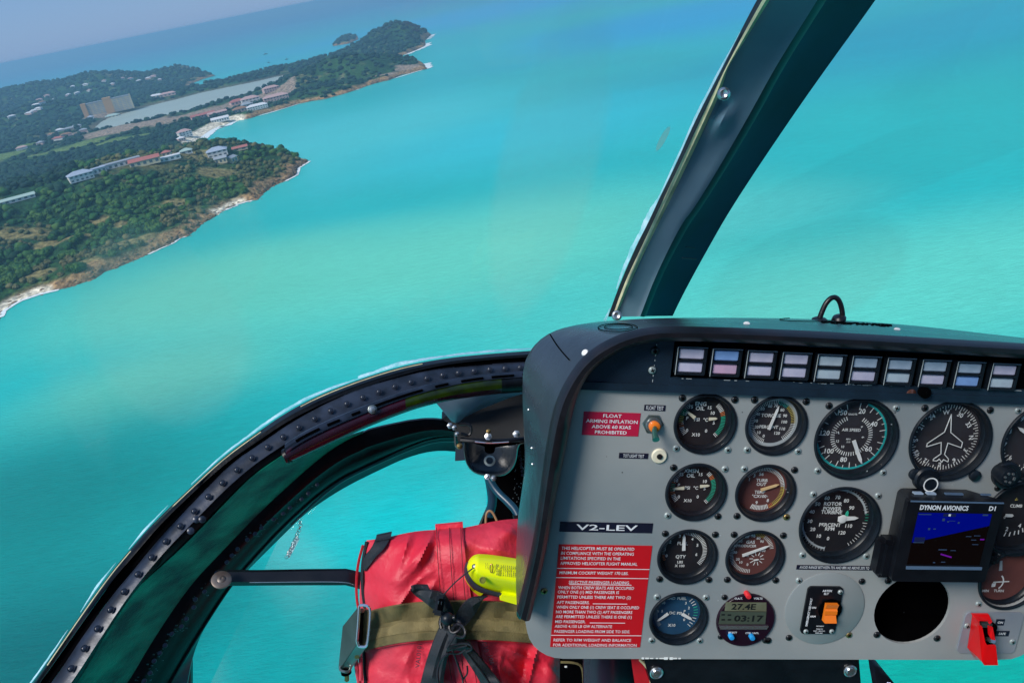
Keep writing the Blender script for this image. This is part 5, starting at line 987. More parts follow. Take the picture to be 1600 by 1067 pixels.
# yellow locator beacon
pl = hthing('locator_beacon', 'bright yellow rounded emergency beacon lying on the red bag beside the hood', 'beacon', pd(760, 920, 820))
c_a = [(741, 881), (739, 889), (738, 899)]
def lp(P, d): return [pd(x, y, d) for x, y in P]
def sect(pts, d_edge, d_top): return pts
# body: lofted rounded slab along its length. rows run from top edge to bottom edge of the visible face
xs_ = np.linspace(0, 1, 22)
topE = resample([(729, 884), (733, 873), (742, 865.5), (755, 865), (780, 868), (808, 872.5), (860, 881)], 60, 2)
botE = resample([(729, 886), (731, 900), (739, 911), (752, 919), (770, 924), (802, 930.5), (860, 941)], 60, 2)
rows = []
for t_ in xs_:
    row = []
    for i in range(60):
        x, y = topE[i] * (1 - t_) + botE[i] * t_; endf = min(1, (i / 12)) ** .5; d = 848 - 34 * (math.sin(math.pi * min(max(t_ * .94 + .03, 0), 1)) ** .55) * endf
        if t_ > .62: d += 7 * (t_ - .62) / .38
        row.append(pd(x, y, d))
    rows.append(row)
b = MB(); b.slab(np.array(rows), 'plb_yellow', pd(780, 900, 900) - pd(780, 900, 876)); 
hpart('body', b, pl)
bt = resample([(728, 878), (724, 890), (727, 905), (737, 918), (750, 926), (768, 930), (785, 934)], 50, 2); bt2 = resample([(733, 878), (732, 892), (737, 906), (747, 915), (760, 920.5), (775, 924.5), (790, 927.5)], 50, 2)
b = MB(); b.slab(np.array([[pd(*bt2[i], 836) for i in range(50)], [pd(*(bt2[i] * .5 + bt[i] * .5), 838) for i in range(50)], [pd(*bt[i], 850) for i in range(50)]]), 'plb_band', pd(780, 900, 900) - pd(780, 900, 885)); hpart('grip_band', b, pl)
by = resample([(726, 904), (729, 913), (738, 924), (750, 931.5)], 24, 2); by0 = resample([(727, 903), (734, 914), (742, 921), (755, 927)], 24, 2)
b = MB(); b.slab(np.array([[pd(*q, 850) for q in by0], [pd(*q, 862) for q in by]]), 'plb_yellow', (0, 0, -6)); b.slab(np.array([[pd(785, 929, 832), pd(806, 932, 832), pd(845, 940, 832)], [pd(781, 937, 836), pd(806, 944, 836), pd(845, 952, 836)]]), 'plb_yellow', (0, 0, -14)); hpart('lower_shell', b, pl)
b = MB(); q = pd(741, 884.5, 818); F = frame_from(CP - q + (-60, 20, 0)); b.lathe([(2.6, -1), (2.6, .8), (1.4, .9)], q, 'plb_band', 14, F); b.lathe([(1.4, .5), (1.2, 1.4), (.01, 1.5)], q, 'needle_white', 10, F); hpart('eyelet', b, pl)
b = MB(); q = pd(754, 906, 813.5); F = frame_from(CP - q + (0, -100, 0)); b.lathe([(3.6, -.5), (3.6, .6), (2.6, .7), (2.2, -.2), (.01, -.2)], q, 'plb_ink', 18, F); hpart('port', b, pl)
b = MB(); Fp = frame_from(CP - pd(790, 890, 815))
for i, x in enumerate((759, 762, 776.5, 779, 783, 787, 790, 793, 796, 799, 802, 805)):
    yy = 887 + (x - 759) * .12; w_ = [.5, .5, 1.3, 1.1, .7, .8, .7, .8, .7, .8, .7, .9][i]
    for j in range(7 if i not in (0, 1) else 4):
        if random.random() < .85: b.box(pd(x + (j % 2) * .4, yy - 7 + j * 2.5, 811.5), (w_, random.uniform(1.0, 1.6), .25), 'plb_ink', Fp)
b.tube([pd(768 + 2.4 * math.cos(a), 887.5 + 7 * math.sin(a), 812) for a in np.linspace(0, 6.2, 14)], .45, 'copper', 5); hpart('printed_instructions', b, pl)
b = MB(); b.tube([pd(738, 888, 812), pd(722, 900, 822), pd(708, 912, 826), pd(693, 929, 828)], .8, 'webbing_black', 6); hsolo('lanyard', b, 'thin dark cord running from the yellow beacon to the black clip', 'cord', pd(693, 929, 828))
def ghost_ovals(m, patches):      # ghost reflections painted as soft pale ovals, in the pane's own space
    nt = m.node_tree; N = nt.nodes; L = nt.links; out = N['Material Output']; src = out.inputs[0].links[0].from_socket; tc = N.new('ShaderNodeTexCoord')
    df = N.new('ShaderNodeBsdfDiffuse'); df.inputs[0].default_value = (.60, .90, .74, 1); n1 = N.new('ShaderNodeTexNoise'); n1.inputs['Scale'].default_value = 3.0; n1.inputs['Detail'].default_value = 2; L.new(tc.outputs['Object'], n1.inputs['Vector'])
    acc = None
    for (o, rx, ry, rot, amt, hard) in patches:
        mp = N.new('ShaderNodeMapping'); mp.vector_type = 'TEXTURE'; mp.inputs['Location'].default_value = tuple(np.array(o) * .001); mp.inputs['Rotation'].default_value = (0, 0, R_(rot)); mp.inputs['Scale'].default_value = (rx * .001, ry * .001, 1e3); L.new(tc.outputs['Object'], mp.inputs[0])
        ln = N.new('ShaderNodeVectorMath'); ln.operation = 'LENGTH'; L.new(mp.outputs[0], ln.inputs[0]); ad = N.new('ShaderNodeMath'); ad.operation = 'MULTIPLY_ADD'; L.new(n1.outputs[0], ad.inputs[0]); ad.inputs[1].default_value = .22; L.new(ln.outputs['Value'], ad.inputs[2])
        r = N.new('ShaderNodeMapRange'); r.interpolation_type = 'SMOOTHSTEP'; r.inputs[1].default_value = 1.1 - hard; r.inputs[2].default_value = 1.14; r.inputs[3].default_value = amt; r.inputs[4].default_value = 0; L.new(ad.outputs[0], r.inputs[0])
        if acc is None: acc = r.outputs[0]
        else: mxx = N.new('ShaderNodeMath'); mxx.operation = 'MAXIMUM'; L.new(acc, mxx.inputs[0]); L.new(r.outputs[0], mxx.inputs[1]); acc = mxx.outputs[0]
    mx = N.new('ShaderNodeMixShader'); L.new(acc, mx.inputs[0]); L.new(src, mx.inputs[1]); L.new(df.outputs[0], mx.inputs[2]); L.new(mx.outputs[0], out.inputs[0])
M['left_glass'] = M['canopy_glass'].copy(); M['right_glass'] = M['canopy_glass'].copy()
# ================================================================ windshield glass and chin glass (thin curved panes)
def pane(name, par, label, T, Bt, d0, d1, m='canopy_glass', bul=40, ghosts=None):
    n = 24; a = resample(T, n, 1); c = resample(Bt, n, 1); rows = []
    for j in range(14):
        t_ = j / 13; rows.append([pd(*(a[i] * (1 - t_) + c[i] * t_), d0 + (d1 - d0) * t_ + bul * math.sin(3.14 * t_) * math.sin(3.14 * i / (n - 1))) for i in range(n)])
    b = MB(); b.grid(np.array(rows), m); GG = np.array(rows); T_ = grid_bvh(GG); o = hpart(name, b, par, label)
    if ghosts: ghost_ovals(M[m], [(cast(T_, GG, q[0], q[1]) - ORG[par], *q[2:]) for q in ghosts])
    return o
pane('windshield_pane', nf, 'clear left windshield between the slanting post and the curved riveted frame', [(-500, -260), (300, -260), (900, -260), (1335, -260)], [(10, 1130), (170, 898), (400, 680), (625, 575), (850, 548), (940, 520)], 560, 1075, 'left_glass', ghosts=[(262, 520, 100, 150, 8, .14, .25), (330, 420, 60, 110, -30, .07, .3), (850, 280, 62, 200, -6, .14, .2), (905, 110, 190, 26, 4, .08, .5), (1036, 217, 4, 15, -14, .5, .2), (120, 620, 30, 120, 10, .05, .5)])
pane('windshield_pane', po, 'clear right windshield beyond the slanting post above the hood', [(1370, -100), (1650, -100), (2100, -100)], [(1004, 515), (1300, 512), (1900, 540)], 600, 1010, 'right_glass', ghosts=[(1260, 430, 130, 80, 20, .14, .18), (1420, 250, 260, 46, 28, .07, .14), (1560, 120, 140, 50, 12, .08, .4)])
pane('chin_window_pane', nf, 'clear chin window below the curved frame behind the red bag', [(455, 800), (535, 762), (680, 703), (760, 735)], [(290, 1150), (420, 1200), (560, 1200), (760, 1200)], 1180, 1040, 'chin_glass', bul=20)
# ================================================================ the coast: world metres, camera at the origin, sea at z = -ALT
def ray(px, py): return WC @ np.array([(px - 800) / FPX, (533.5 - py) / FPX, -1.0])
def sea(px, py): d = ray(px, py); return (d * (-ALT / d[2]))[:2]
def seg_dist(X, Y, poly, closed=True):
    P = np.array(poly); D = np.full(X.shape, 1e9); n = len(P)
    for i in range(n if closed else n - 1):
        a = P[i]; c = P[(i + 1) % n]; e = c - a; l2 = max(e @ e, 1e-9)
        t = np.clip(((X - a[0]) * e[0] + (Y - a[1]) * e[1]) / l2, 0, 1)
        D = np.minimum(D, (X - a[0] - t * e[0]) ** 2 + (Y - a[1] - t * e[1]) ** 2)
    return np.sqrt(D)
def inside(X, Y, poly):
    P = np.array(poly); n = len(P); r = np.zeros(X.shape, bool)
    for i in range(n):
        a = P[i]; c = P[(i + 1) % n]
        if a[1] == c[1]: continue
        k = ((a[1] > Y) != (c[1] > Y)) & (X < (c[0] - a[0]) * (Y - a[1]) / (c[1] - a[1]) + a[0]); r ^= k
    return r
_NT = rng.random((256, 256))
def vnoise(X, Y, s):
    x = X / s; y = Y / s; xi = np.floor(x).astype(int); yi = np.floor(y).astype(int); fx = x - xi; fy = y - yi
    fx = fx * fx * (3 - 2 * fx); fy = fy * fy * (3 - 2 * fy); g = lambda a, c: _NT[a % 256, c % 256]
    return (g(xi, yi) * (1 - fx) + g(xi + 1, yi) * fx) * (1 - fy) + (g(xi, yi + 1) * (1 - fx) + g(xi + 1, yi + 1) * fx) * fy
def fbm(X, Y, s, o=4):
    r = 0; a = 1; t = 0
    for i in range(o): r = r + a * vnoise(X + 37.1 * i, Y + 11.3 * i, s / 2 ** i); t += a; a *= .5
    return r / t
def poly(P): return [sea(*p) for p in P]
near_coast = [(0, 502), (6, 486), (31, 470.6), (62.5, 459.7), (109, 449), (150, 436), (165, 424), (181, 419), (197, 413), (212.5, 406.6), (230, 399), (250, 389), (268, 381), (281, 372), (294, 369), (306, 361), (316, 350), (331, 342.5), (347, 331.6), (358, 325), (369, 320.6), (388, 315), (403, 313), (413, 302), (425, 292.5), (445, 284), (462.5, 274), (464, 264), (483, 252.5)]
MAIN = poly([(-900, 760), (-420, 640), (-160, 560)] + near_coast + [(455, 243), (420, 236), (375, 233), (330, 230), (306, 228), (310, 220), (318, 212), (331, 203), (345, 197), (352, 196), (365, 190), (392.5, 185), (412, 178), (435, 172.5), (450, 168), (467.5, 162.5), (490, 158), (510, 155), (535, 148), (560, 140), (585, 131), (610, 125), (630, 117), (645, 114), (667.5, 107.5), (660, 98), (645, 95), (628, 93.5), (630, 87), (650, 79), (665, 72.5), (664, 64), (674, 55), (660, 50), (640, 47.5), (610, 47), (585, 50), (573, 59), (572, 66), (571, 74), (540, 83), (510, 92), (485, 99), (460, 103), (430, 110), (400, 117), (370, 124), (337, 131), (310, 139), (294, 140), (300, 131), (318, 124), (337, 118.5), (310, 113), (270, 112), (230, 114), (190, 119), (150, 118), (100, 120), (60, 128), (30, 131), (-20, 133), (-300, 190), (-900, 330)])
ISLE = poly([(519, 73), (530, 71), (545, 69), (560, 62), (558, 56), (548, 57), (535, 60), (524, 66)])
LAG = poly([(147, 201), (158, 191), (172, 184), (200, 176), (237, 165), (275, 156), (312, 146), (350, 138), (375, 133), (400, 128), (430, 121), (460, 115), (478, 110), (495, 106), (496, 109), (485, 113), (465, 118), (440, 126), (420, 134), (410, 142), (390, 150), (360, 158), (330, 167), (300, 175), (270, 182), (240, 189), (207, 198), (180, 203), (157, 206)])
def on_line(px, p0, p1): return p0
def bump_at(px, py0, py1, sx, sy, rot=0):
    x, y = sea(px, py0); r = math.hypot(x, y); d = ray(px, py1); z = d[2] / math.hypot(d[0], d[1]) * r + ALT; return (x, y, z, sx, sy, R_(rot))
BUMPS = [bump_at(150, 149, 119, 170, 230), bump_at(105, 155, 128, 160, 200), bump_at(275, 122, 106.5, 130, 170), bump_at(225, 133, 127, 100, 120), bump_at(15, 175, 142, 300, 300), bump_at(-120, 190, 140, 300, 300), bump_at(60, 190, 168, 150, 150),
         bump_at(618, 68, 42, 105, 190), bump_at(650, 62, 47, 60, 160), bump_at(590, 70, 60, 50, 100), bump_at(545, 122, 93, 120, 95), bump_at(480, 138, 120, 60, 50), bump_at(610, 110, 96, 80, 60), bump_at(640, 104, 97, 30, 40),
         bump_at(180, 330, 262, 110, 90), bump_at(60, 360, 300, 110, 90), bump_at(300, 282, 240, 90, 80), bump_at(-60, 400, 330, 120, 90), bump_at(400, 262, 238, 50, 60), bump_at(130, 400, 378, 26, 22), bump_at(260, 356, 342, 26, 22)]
BEACH = [poly([(306, 228), (318, 212), (331, 203), (350, 196), (365, 190)]), poly([(347, 331), (369, 320.6)]), poly([(6, 484), (31, 470), (60, 460)])]
GRASS = [(95, 242, 60, 30), (130, 232, 70, 30), (185, 228, 55, 24), (60, 250, 40, 20), (100, 132, 90, 80), (20, 250, 40, 30), (215, 222, 40, 22), (45, 235, 40, 20)]
BARE = [(175, 212, 70, 40), (205, 208, 90, 46), (245, 199, 90, 44), (285, 190, 90, 40), (320, 183, 80, 36), (350, 176, 80, 36), (395, 163, 90, 44), (425, 155, 60, 50), (130, 213, 60, 30), (450, 150, 25, 60), (160, 186, 60, 25), (305, 116, 40, 60), (620, 120, 60, 14), (640, 112, 40, 26), (265, 255, 50, 10), (90, 380, 0, 0)]
DRY = [(320, 290, 32, 20), (345, 302, 24, 14), (300, 276, 22, 14), (60, 400, 34, 10), (100, 404, 30, 9), (130, 397, 26, 8), (30, 405, 24, 9), (170, 372, 22, 8), (200, 370, 16, 7), (240, 385, 18, 8), (205, 395, 16, 8), (280, 340, 18, 7), (70, 440, 18, 8), (140, 425, 18, 7), (250, 350, 10, 5), (655, 85, 30, 60), (605, 90, 26, 60)]
def blobs(X, Y, L):
    r = np.zeros(X.shape)
    for px, py, a, c in L:
        if a == 0: continue
        x, y = sea(px, py); r = np.maximum(r, 1 - np.sqrt(((X - x) / a) ** 2 + ((Y - y) / (c * 1.6)) ** 2))
    return r
def height(X, Y):
    X = np.asarray(X, float); Y = np.asarray(Y, float)
    ins = inside(X, Y, MAIN); d1 = seg_dist(X, Y, MAIN) * np.where(ins, 1, -1)
    ini = inside(X, Y, ISLE); d2 = seg_dist(X, Y, ISLE) * np.where(ini, 1, -1)
    inl = inside(X, Y, LAG); dl = seg_dist(X, Y, LAG) * np.where(inl, -1, 1)
    d = np.maximum(d1, d2)
    dn = d + (fbm(X, Y, 26, 3) - .5) * 11 * (d < 60)
    cliff = 9 * (1 - np.exp(-np.clip(dn, 0, None) / 9)) * (.55 + .9 * fbm(X, Y, 55, 2))
    h = cliff.copy(); bz = np.zeros(X.shape)
    for bx_, by_, z, sx, sy, ro in BUMPS:
        g = np.exp(-(((X - bx_) / sx) ** 2 + ((Y - by_) / sy) ** 2) / 1.3); bz = np.maximum(bz, 0) + 0; bz = np.maximum(bz, z * g) + .12 * np.minimum(bz, z * g)
    edge = np.clip(d / 70, 0, 1); edge = edge * edge * (3 - 2 * edge); big = np.clip(d / 55, 0, 1) ** .7
    h = h + np.clip(bz - 4, 0, None) * big
    h = h + (fbm(X, Y, 130, 4) - .45) * 22 * edge * np.clip(bz / 30, .1, 1)
    h = h + (fbm(X, Y, 34, 3) - .5) * 7 * np.clip(d / 20, 0, 1) * np.clip(bz / 20, .15, 1)
    for bl in BEACH:
        k = np.clip(seg_dist(X, Y, bl, False) / 26, 0, 1); h = h * (.12 + .88 * k)
    kl = np.clip(dl / 34, 0, 1); h = np.where(dl > 0, 1.2 + (h - 1.2) * kl, np.clip(dl * .2, -4, 0) - .6)
    h = np.where(d < 0, np.clip(d * .3, -6, 0) - .5, np.maximum(h, .15))
    return h, d, dl
# terrain sheet on a fan of bearings and distances (finer near, coarser far)
NA, NR = 620, 560
az = np.radians(np.linspace(-58, 8, NA)); rr_ = 430 * (4300 / 430) ** np.linspace(0, 1, NR)
AZ, RR = np.meshgrid(az, rr_); X = RR * np.sin(AZ); Y = RR * np.cos(AZ)
H, Dc, Dl = height(X, Y)
keep = (H > -3)
n1 = fbm(X, Y, 60, 4); n2 = fbm(X + 500, Y, 18, 3); n3 = fbm(X, Y + 900, 150, 3)
gx = np.gradient(H, axis=1) / np.maximum(np.hypot(np.gradient(X, axis=1), np.gradient(Y, axis=1)), .1); gy = np.gradient(H, axis=0) / np.maximum(np.hypot(np.gradient(X, axis=0), np.gradient(Y, axis=0)), .1)
slope = np.hypot(gx, gy)
green = np.array([.030, .085, .022]); dgreen = np.array([.010, .042, .022]); dry = np.array([.20, .17, .070]); rock = np.array([.36, .22, .10]); rock2 = np.array([.16, .12, .085]); sand = np.array([.74, .66, .50]); grass = np.array([.13, .20, .055]); bare = np.array([.30, .23, .17])
def mixc(a, c, t): return a * (1 - t[..., None]) + c * t[..., None]
ss_ = lambda v, a, c: np.clip((v - a) / (c - a), 0, 1)
Cc = mixc(np.broadcast_to(dgreen, X.shape + (3,)), green, ss_(n1, .35, .65))
fd = blobs(X, Y, DRY); Cc = mixc(Cc, dry, np.clip(ss_(fd + (n2 - .5) * .6, .15, .4), 0, 1))
Cc = mixc(Cc, dry, ss_(n3 * .6 + n2 * .4, .58, .7) * .6)
Cc = mixc(Cc, grass, ss_(blobs(X, Y, GRASS) + (n2 - .5) * .5, .1, .3)); fb = blobs(X, Y, BARE); Cc = mixc(Cc, bare, ss_(fb + (n2 - .5) * .5, .1, .35))
rk = ss_(15 * (.3 + n1 * 1.2) - Dc, 0, 8) ; Cc = mixc(Cc, rock * .6 + rock2 * .4, rk * .9)
rk2 = ss_(10 * (.5 + n2 * 1.6) - Dc, 0, 5); Cc = mixc(Cc, rock, rk2 * ss_(n2, .3, .6)); Cc = mixc(Cc, rock2 * .6, ss_(3.5 - Dc, 0, 3))
for bl, w_ in zip(BEACH, (24, 12, 12)): Cc = mixc(Cc, sand, ss_(w_ - seg_dist(X, Y, bl, False) + (n2 - .5) * 8, 0, 4))
Cc = mixc(Cc, rock2, ss_(14 - np.abs(Dl), 0, 8) * (Dc > 60) * .6)
idx = -np.ones(X.shape, int); idx[keep] = np.arange(keep.sum())
q = keep[:-1, :-1] & keep[1:, :-1] & keep[:-1, 1:] & keep[1:, 1:] & ((H[:-1, :-1] > -2.5) | (H[1:, 1:] > -2.5))
fa = np.stack([idx[:-1, :-1][q], idx[:-1, 1:][q], idx[1:, 1:][q], idx[1:, :-1][q]], 1)
me = bpy.data.meshes.new('coast_land'); vv = np.stack([X[keep], Y[keep], H[keep] - ALT], 1)
me.vertices.add(len(vv)); me.vertices.foreach_set('co', vv.ravel()); me.loops.add(fa.size); me.loops.foreach_set('vertex_index', fa.ravel().astype(np.int32)); me.polygons.add(len(fa)); me.polygons.foreach_set('loop_start', (np.arange(len(fa)) * 4).astype(np.int32)); me.polygons.foreach_set('use_smooth', np.ones(len(fa), bool)); me.update(); me.validate()
at = me.color_attributes.new('soil', 'FLOAT_COLOR', 'POINT'); at.data.foreach_set('color', np.c_[Cc[keep], np.ones(keep.sum())].ravel())
m = bpy.data.materials.new('land'); m.use_nodes = True; N = m.node_tree.nodes; L = m.node_tree.links; bs = N['Principled BSDF']; bs.inputs['Roughness'].default_value = .9; bs.inputs['Specular IOR Level'].default_value = .1
ca = N.new('ShaderNodeVertexColor'); ca.layer_name = 'soil'; ge = N.new('ShaderNodeNewGeometry'); no = N.new('ShaderNodeTexNoise'); no.inputs['Scale'].default_value = .22; no.inputs['Detail'].default_value = 8; L.new(ge.outputs['Position'], no.inputs['Vector'])
mr = N.new('ShaderNodeMapRange'); mr.inputs[1].default_value = .3; mr.inputs[2].default_value = .7; mr.inputs[3].default_value = .32; mr.inputs[4].default_value = 1.6; L.new(no.outputs[0], mr.inputs[0])
mu = N.new('ShaderNodeVectorMath'); mu.operation = 'SCALE'; L.new(ca.outputs[0], mu.inputs[0]); L.new(mr.outputs[0], mu.inputs['Scale']); L.new(mu.outputs[0], bs.inputs['Base Color'])
bp_ = N.new('ShaderNodeBump'); bp_.inputs['Strength'].default_value = 1; bp_.inputs['Distance'].default_value = 2.5; L.new(no.outputs[0], bp_.inputs['Height']); L.new(bp_.outputs[0], bs.inputs['Normal'])
me.materials.append(m); land = bpy.data.objects.new('land', me); COL.objects.link(land); land['kind'] = 'structure'
def ground_hit(px, py):
    d = ray(px, py); ts = np.linspace(300, 6000, 2400) / math.hypot(d[0], d[1]) * 1.0
    P = d[None, :] * ts[:, None]; h, _, _ = height(P[:, 0], P[:, 1]); k = np.nonzero(P[:, 2] <= h - ALT)[0]
    i = k[0] if len(k) else -1; return P[i, 0], P[i, 1], h[i] - ALT
# ---------------------------------------------------------------- sea
def attach_sea():
    m = bpy.data.materials.new('sea_water'); m.use_nodes = True; N = m.node_tree.nodes; L = m.node_tree.links; bs = N['Principled BSDF']
    bs.inputs['Roughness'].default_value = .26; bs.inputs['IOR'].default_value = 1.33; bs.inputs['Specular IOR Level'].default_value = .3
    ge = N.new('ShaderNodeNewGeometry'); pos = ge.outputs['Position']
    def noise(scale, detail=4, st=None, rotz=0, rough=.55):
        mp = N.new('ShaderNodeMapping'); mp.inputs['Scale'].default_value = st or (1, 1, 1); mp.inputs['Rotation'].default_value = (0, 0, rotz); L.new(pos, mp.inputs[0])
        n = N.new('ShaderNodeTexNoise'); n.inputs['Scale'].default_value = scale; n.inputs['Detail'].default_value = detail; n.inputs['Roughness'].default_value = rough; L.new(mp.outputs[0], n.inputs['Vector']); return n.outputs[0]
    wob = noise(.004, 3)
    cur = None
    def val(v): n = N.new('ShaderNodeValue'); n.outputs[0].default_value = v; return n.outputs[0]
    rgb = N.new('ShaderNodeRGB'); rgb.outputs[0].default_value = (*SEA_BASE, 1); cur = rgb.outputs[0]
    for (px, py, rx, ry, col, amt) in SEA_BLOBS:
        if py is None: x, y = px
        else: x, y = sea(px, py)
        mp = N.new('ShaderNodeMapping'); mp.vector_type = 'POINT'; mp.inputs['Location'].default_value = (-x / rx, -y / ry, 0); mp.inputs['Scale'].default_value = (1 / rx, 1 / ry, 0); L.new(pos, mp.inputs[0])
        ln = N.new('ShaderNodeVectorMath'); ln.operation = 'LENGTH'; L.new(mp.outputs[0], ln.inputs[0])
        ad = N.new('ShaderNodeMath'); ad.operation = 'MULTIPLY_ADD'; L.new(wob, ad.inputs[0]); ad.inputs[1].default_value = .35; L.new(ln.outputs['Value'], ad.inputs[2])
        mr = N.new('ShaderNodeMapRange'); mr.interpolation_type = 'SMOOTHSTEP'; mr.inputs[1].default_value = .35; mr.inputs[2].default_value = 1.45; mr.inputs[3].default_value = amt; mr.inputs[4].default_value = 0; L.new(ad.outputs[0], mr.inputs[0])
        mx = N.new('ShaderNodeMix'); mx.data_type = 'RGBA'; L.new(mr.outputs[0], mx.inputs[0]); L.new(cur, mx.inputs[6]); mx.inputs[7].default_value = (*col, 1); cur = mx.outputs[2]
    w = noise(.10, 6, (1, 3.4, 1), .35, .7); mr = N.new('ShaderNodeMapRange'); mr.inputs[1].default_value = .3; mr.inputs[2].default_value = .7; mr.inputs[3].default_value = .91; mr.inputs[4].default_value = 1.09; L.new(w, mr.inputs[0])
    w2 = noise(.011, 4, (1, 1.8, 1), .2); mr2 = N.new('ShaderNodeMapRange'); mr2.inputs[1].default_value = .3; mr2.inputs[2].default_value = .7; mr2.inputs[3].default_value = .97; mr2.inputs[4].default_value = 1.03; L.new(w2, mr2.inputs[0])
    mm = N.new('ShaderNodeMath'); mm.operation = 'MULTIPLY'; L.new(mr.outputs[0], mm.inputs[0]); L.new(mr2.outputs[0], mm.inputs[1])
    sc = N.new('ShaderNodeVectorMath'); sc.operation = 'SCALE'; L.new(cur, sc.inputs[0]); L.new(mm.outputs[0], sc.inputs['Scale']); L.new(sc.outputs[0], bs.inputs['Base Color'])
    wv = noise(.30, 7, (1, 3.0, 1), .35, .62); bp = N.new('ShaderNodeBump'); bp.inputs['Strength'].default_value = .55; bp.inputs['Distance'].default_value = 1.0; L.new(wv, bp.inputs['Height']); L.new(bp.outputs[0], bs.inputs['Normal'])
    b = MB(); S = 30000
    rs = [0, 60, 200, 600, 1500, 4000, 10000, S]; v = []; n = 48
    for r in rs: v += [(r * math.cos(2 * math.pi * i / n), r * math.sin(2 * math.pi * i / n), 0) for i in range(n)]
    me = bpy.data.meshes.new('sea'); me.from_pydata(v[n - 1:], [], [[0, 1 + i, 1 + (i + 1) % n] for i in range(n)] + [[1 + j * n + i, 1 + (j + 1) * n + i, 1 + (j + 1) * n + (i + 1) % n, 1 + j * n + (i + 1) % n] for j in range(len(rs) - 2) for i in range(n)]); me.materials.append(m)
    o = bpy.data.objects.new('sea', me); COL.objects.link(o); o.location = (0, 0, -ALT); o['kind'] = 'structure'
SEA_BASE = (0.01, 0.50, 0.44)
SEA_BLOBS = [((0, 14000), None, 16000, 11800, (0.0, 0.22, 0.42), 1.0),
             (800, 10, 1100, 900, (0.0, 0.40, 0.62), .9), (1060, 30, 420, 420, (0.0, 0.36, 0.60), .9), (1500, 40, 500, 300, (0.0, 0.36, 0.44), .9),
             (560, 210, 260, 300, (0.07, 0.60, 0.57), .8), (850, 200, 240, 170, (0.02, 0.56, 0.60), .7), (700, 400, 230, 130, (0.15, 0.66, 0.455), .9), (340, 440, 160, 110, (0.14, 0.63, 0.43), .9), (230, 600, 80, 56, (0.13, 0.55, 0.38), .8),
             (1450, 440, 230, 90, (0.14, 0.68, 0.50), .85), (1180, 330, 90, 50, (.10, .60, .50), .6), (10, 800, 135, 90, (0.0, 0.235, 0.205), 1.0), (40, 1060, 104, 64, (0.0, 0.15, 0.14), 1.0), (620, 820, 46, 24, (0.0, 0.56, 0.52), .9), (450, 1040, 50, 30, (0.0, 0.34, 0.31), .9), (1480, 1050, 60, 26, (0.0, 0.40, 0.29), .95)]
attach_sea()
# lagoon
P = np.array(LAG); bm = bmesh.new(); vs = [bm.verts.new((x, y, 0)) for x, y in P]; bm.faces.new(vs); bmesh.ops.triangulate(bm, faces=bm.faces[:]); me = bpy.data.meshes.new('lagoon'); bm.to_mesh(me); bm.free()
mat('lagoon_water', (0.36, 0.42, 0.35), .5, 0, (.34, .40, .34), .01, .1, .3, coords='Object', bdist=.3); me.materials.append(M['lagoon_water']); o = bpy.data.objects.new('lagoon', me); COL.objects.link(o); o.location = (0, 0, -ALT + .55); o['kind'] = 'structure'
# surf along the shore
mat('foam', (.80, .84, .82), .7, 0, (.66, .76, .75), .4, coords='Object')
v = []; f = []
def surf(P, w, dens, seed, out=1.5):
    r = random.Random(seed); P = np.array([sea(*p) for p in P]); Q = resample(P, int(np.linalg.norm(np.diff(P, axis=0), axis=1).sum() / 3) + 3, 0); T = np.gradient(Q, axis=0); T /= np.linalg.norm(T, axis=1)[:, None]; Nn = np.c_[T[:, 1], -T[:, 0]]
    on = False; wv = 0
    for i in range(len(Q)):
        if r.random() < .12: on = r.random() < dens
        wv = wv * .6 + (r.uniform(.3, 1.3) if on else 0) * .4 * w
        a = Q[i] + Nn[i] * (out - 3); c = Q[i] + Nn[i] * (out + wv + r.uniform(-.2, .2)); v.append((a[0], a[1], 0)); v.append((c[0], c[1], 0))
        if i and on and wv > .5: k = len(v); f.append([k - 4, k - 3, k - 1, k - 2])
surf(near_coast[:-2], 1.5, .16, 1); surf(near_coast[-4:], 2.4, .5, 2); surf([(310, 222), (318, 213), (331, 204), (345, 198), (352, 197), (365, 191)], 14, 1, 3, 0); surf([(349, 331), (358, 325), (369, 321)], 6, 1, 9, 0)
surf([(392.5, 185), (435, 172.5), (467, 162.5), (510, 155), (560, 140), (610, 125), (645, 114), (667.5, 107.5)], 4, .35, 4); surf([(655, 111), (667.5, 107.5), (664, 100)], 14, 1, 5, 0); surf([(630, 87), (650, 79), (665, 72.5), (666, 64), (674, 55)], 17, .7, 6, 0)
me = bpy.data.meshes.new('surf_foam'); me.from_pydata(v, [], f); me.materials.append(M['foam']); o = bpy.data.objects.new('surf_foam', me); COL.objects.link(o); o.location = (0, 0, -ALT + .35); tag(o, 'white surf breaking along the rocky shoreline', 'surf', kind='stuff')
# ---------------------------------------------------------------- buildings
mat('wall_white', (.66, .66, .64), .7, 0, (.58, .58, .56), .5); mat('wall_cream', (.60, .52, .34), .7, 0, (.52, .45, .30), .5); mat('wall_pink', (.60, .42, .38), .7, 0, (.54, .38, .34), .5); mat('wall_tan', (.52, .44, .28), .7, 0, (.36, .33, .25), .1); mat('wall_orange', (.55, .32, .14), .7)
mat('roof_blue', (.36, .42, .50), .6, 0, (.30, .35, .43), .6); mat('roof_red', (.40, .13, .11), .7, 0, (.34, .12, .10), .6); mat('roof_green', (.36, .48, .42), .6, 0, (.32, .44, .40), .6); mat('roof_white', (.68, .68, .68), .6, 0, (.6, .6, .6), .6); mat('roof_pink', (.50, .32, .29), .7, 0, (.44, .29, .27), .6); mat('roof_brown', (.30, .16, .09), .7); mat('roof_grey', (.30, .33, .36), .7, 0, (.26, .29, .32), .4); mat('window_dark', (.12, .15, .17), .2)
class WM(MB): pass
CLEAR = []
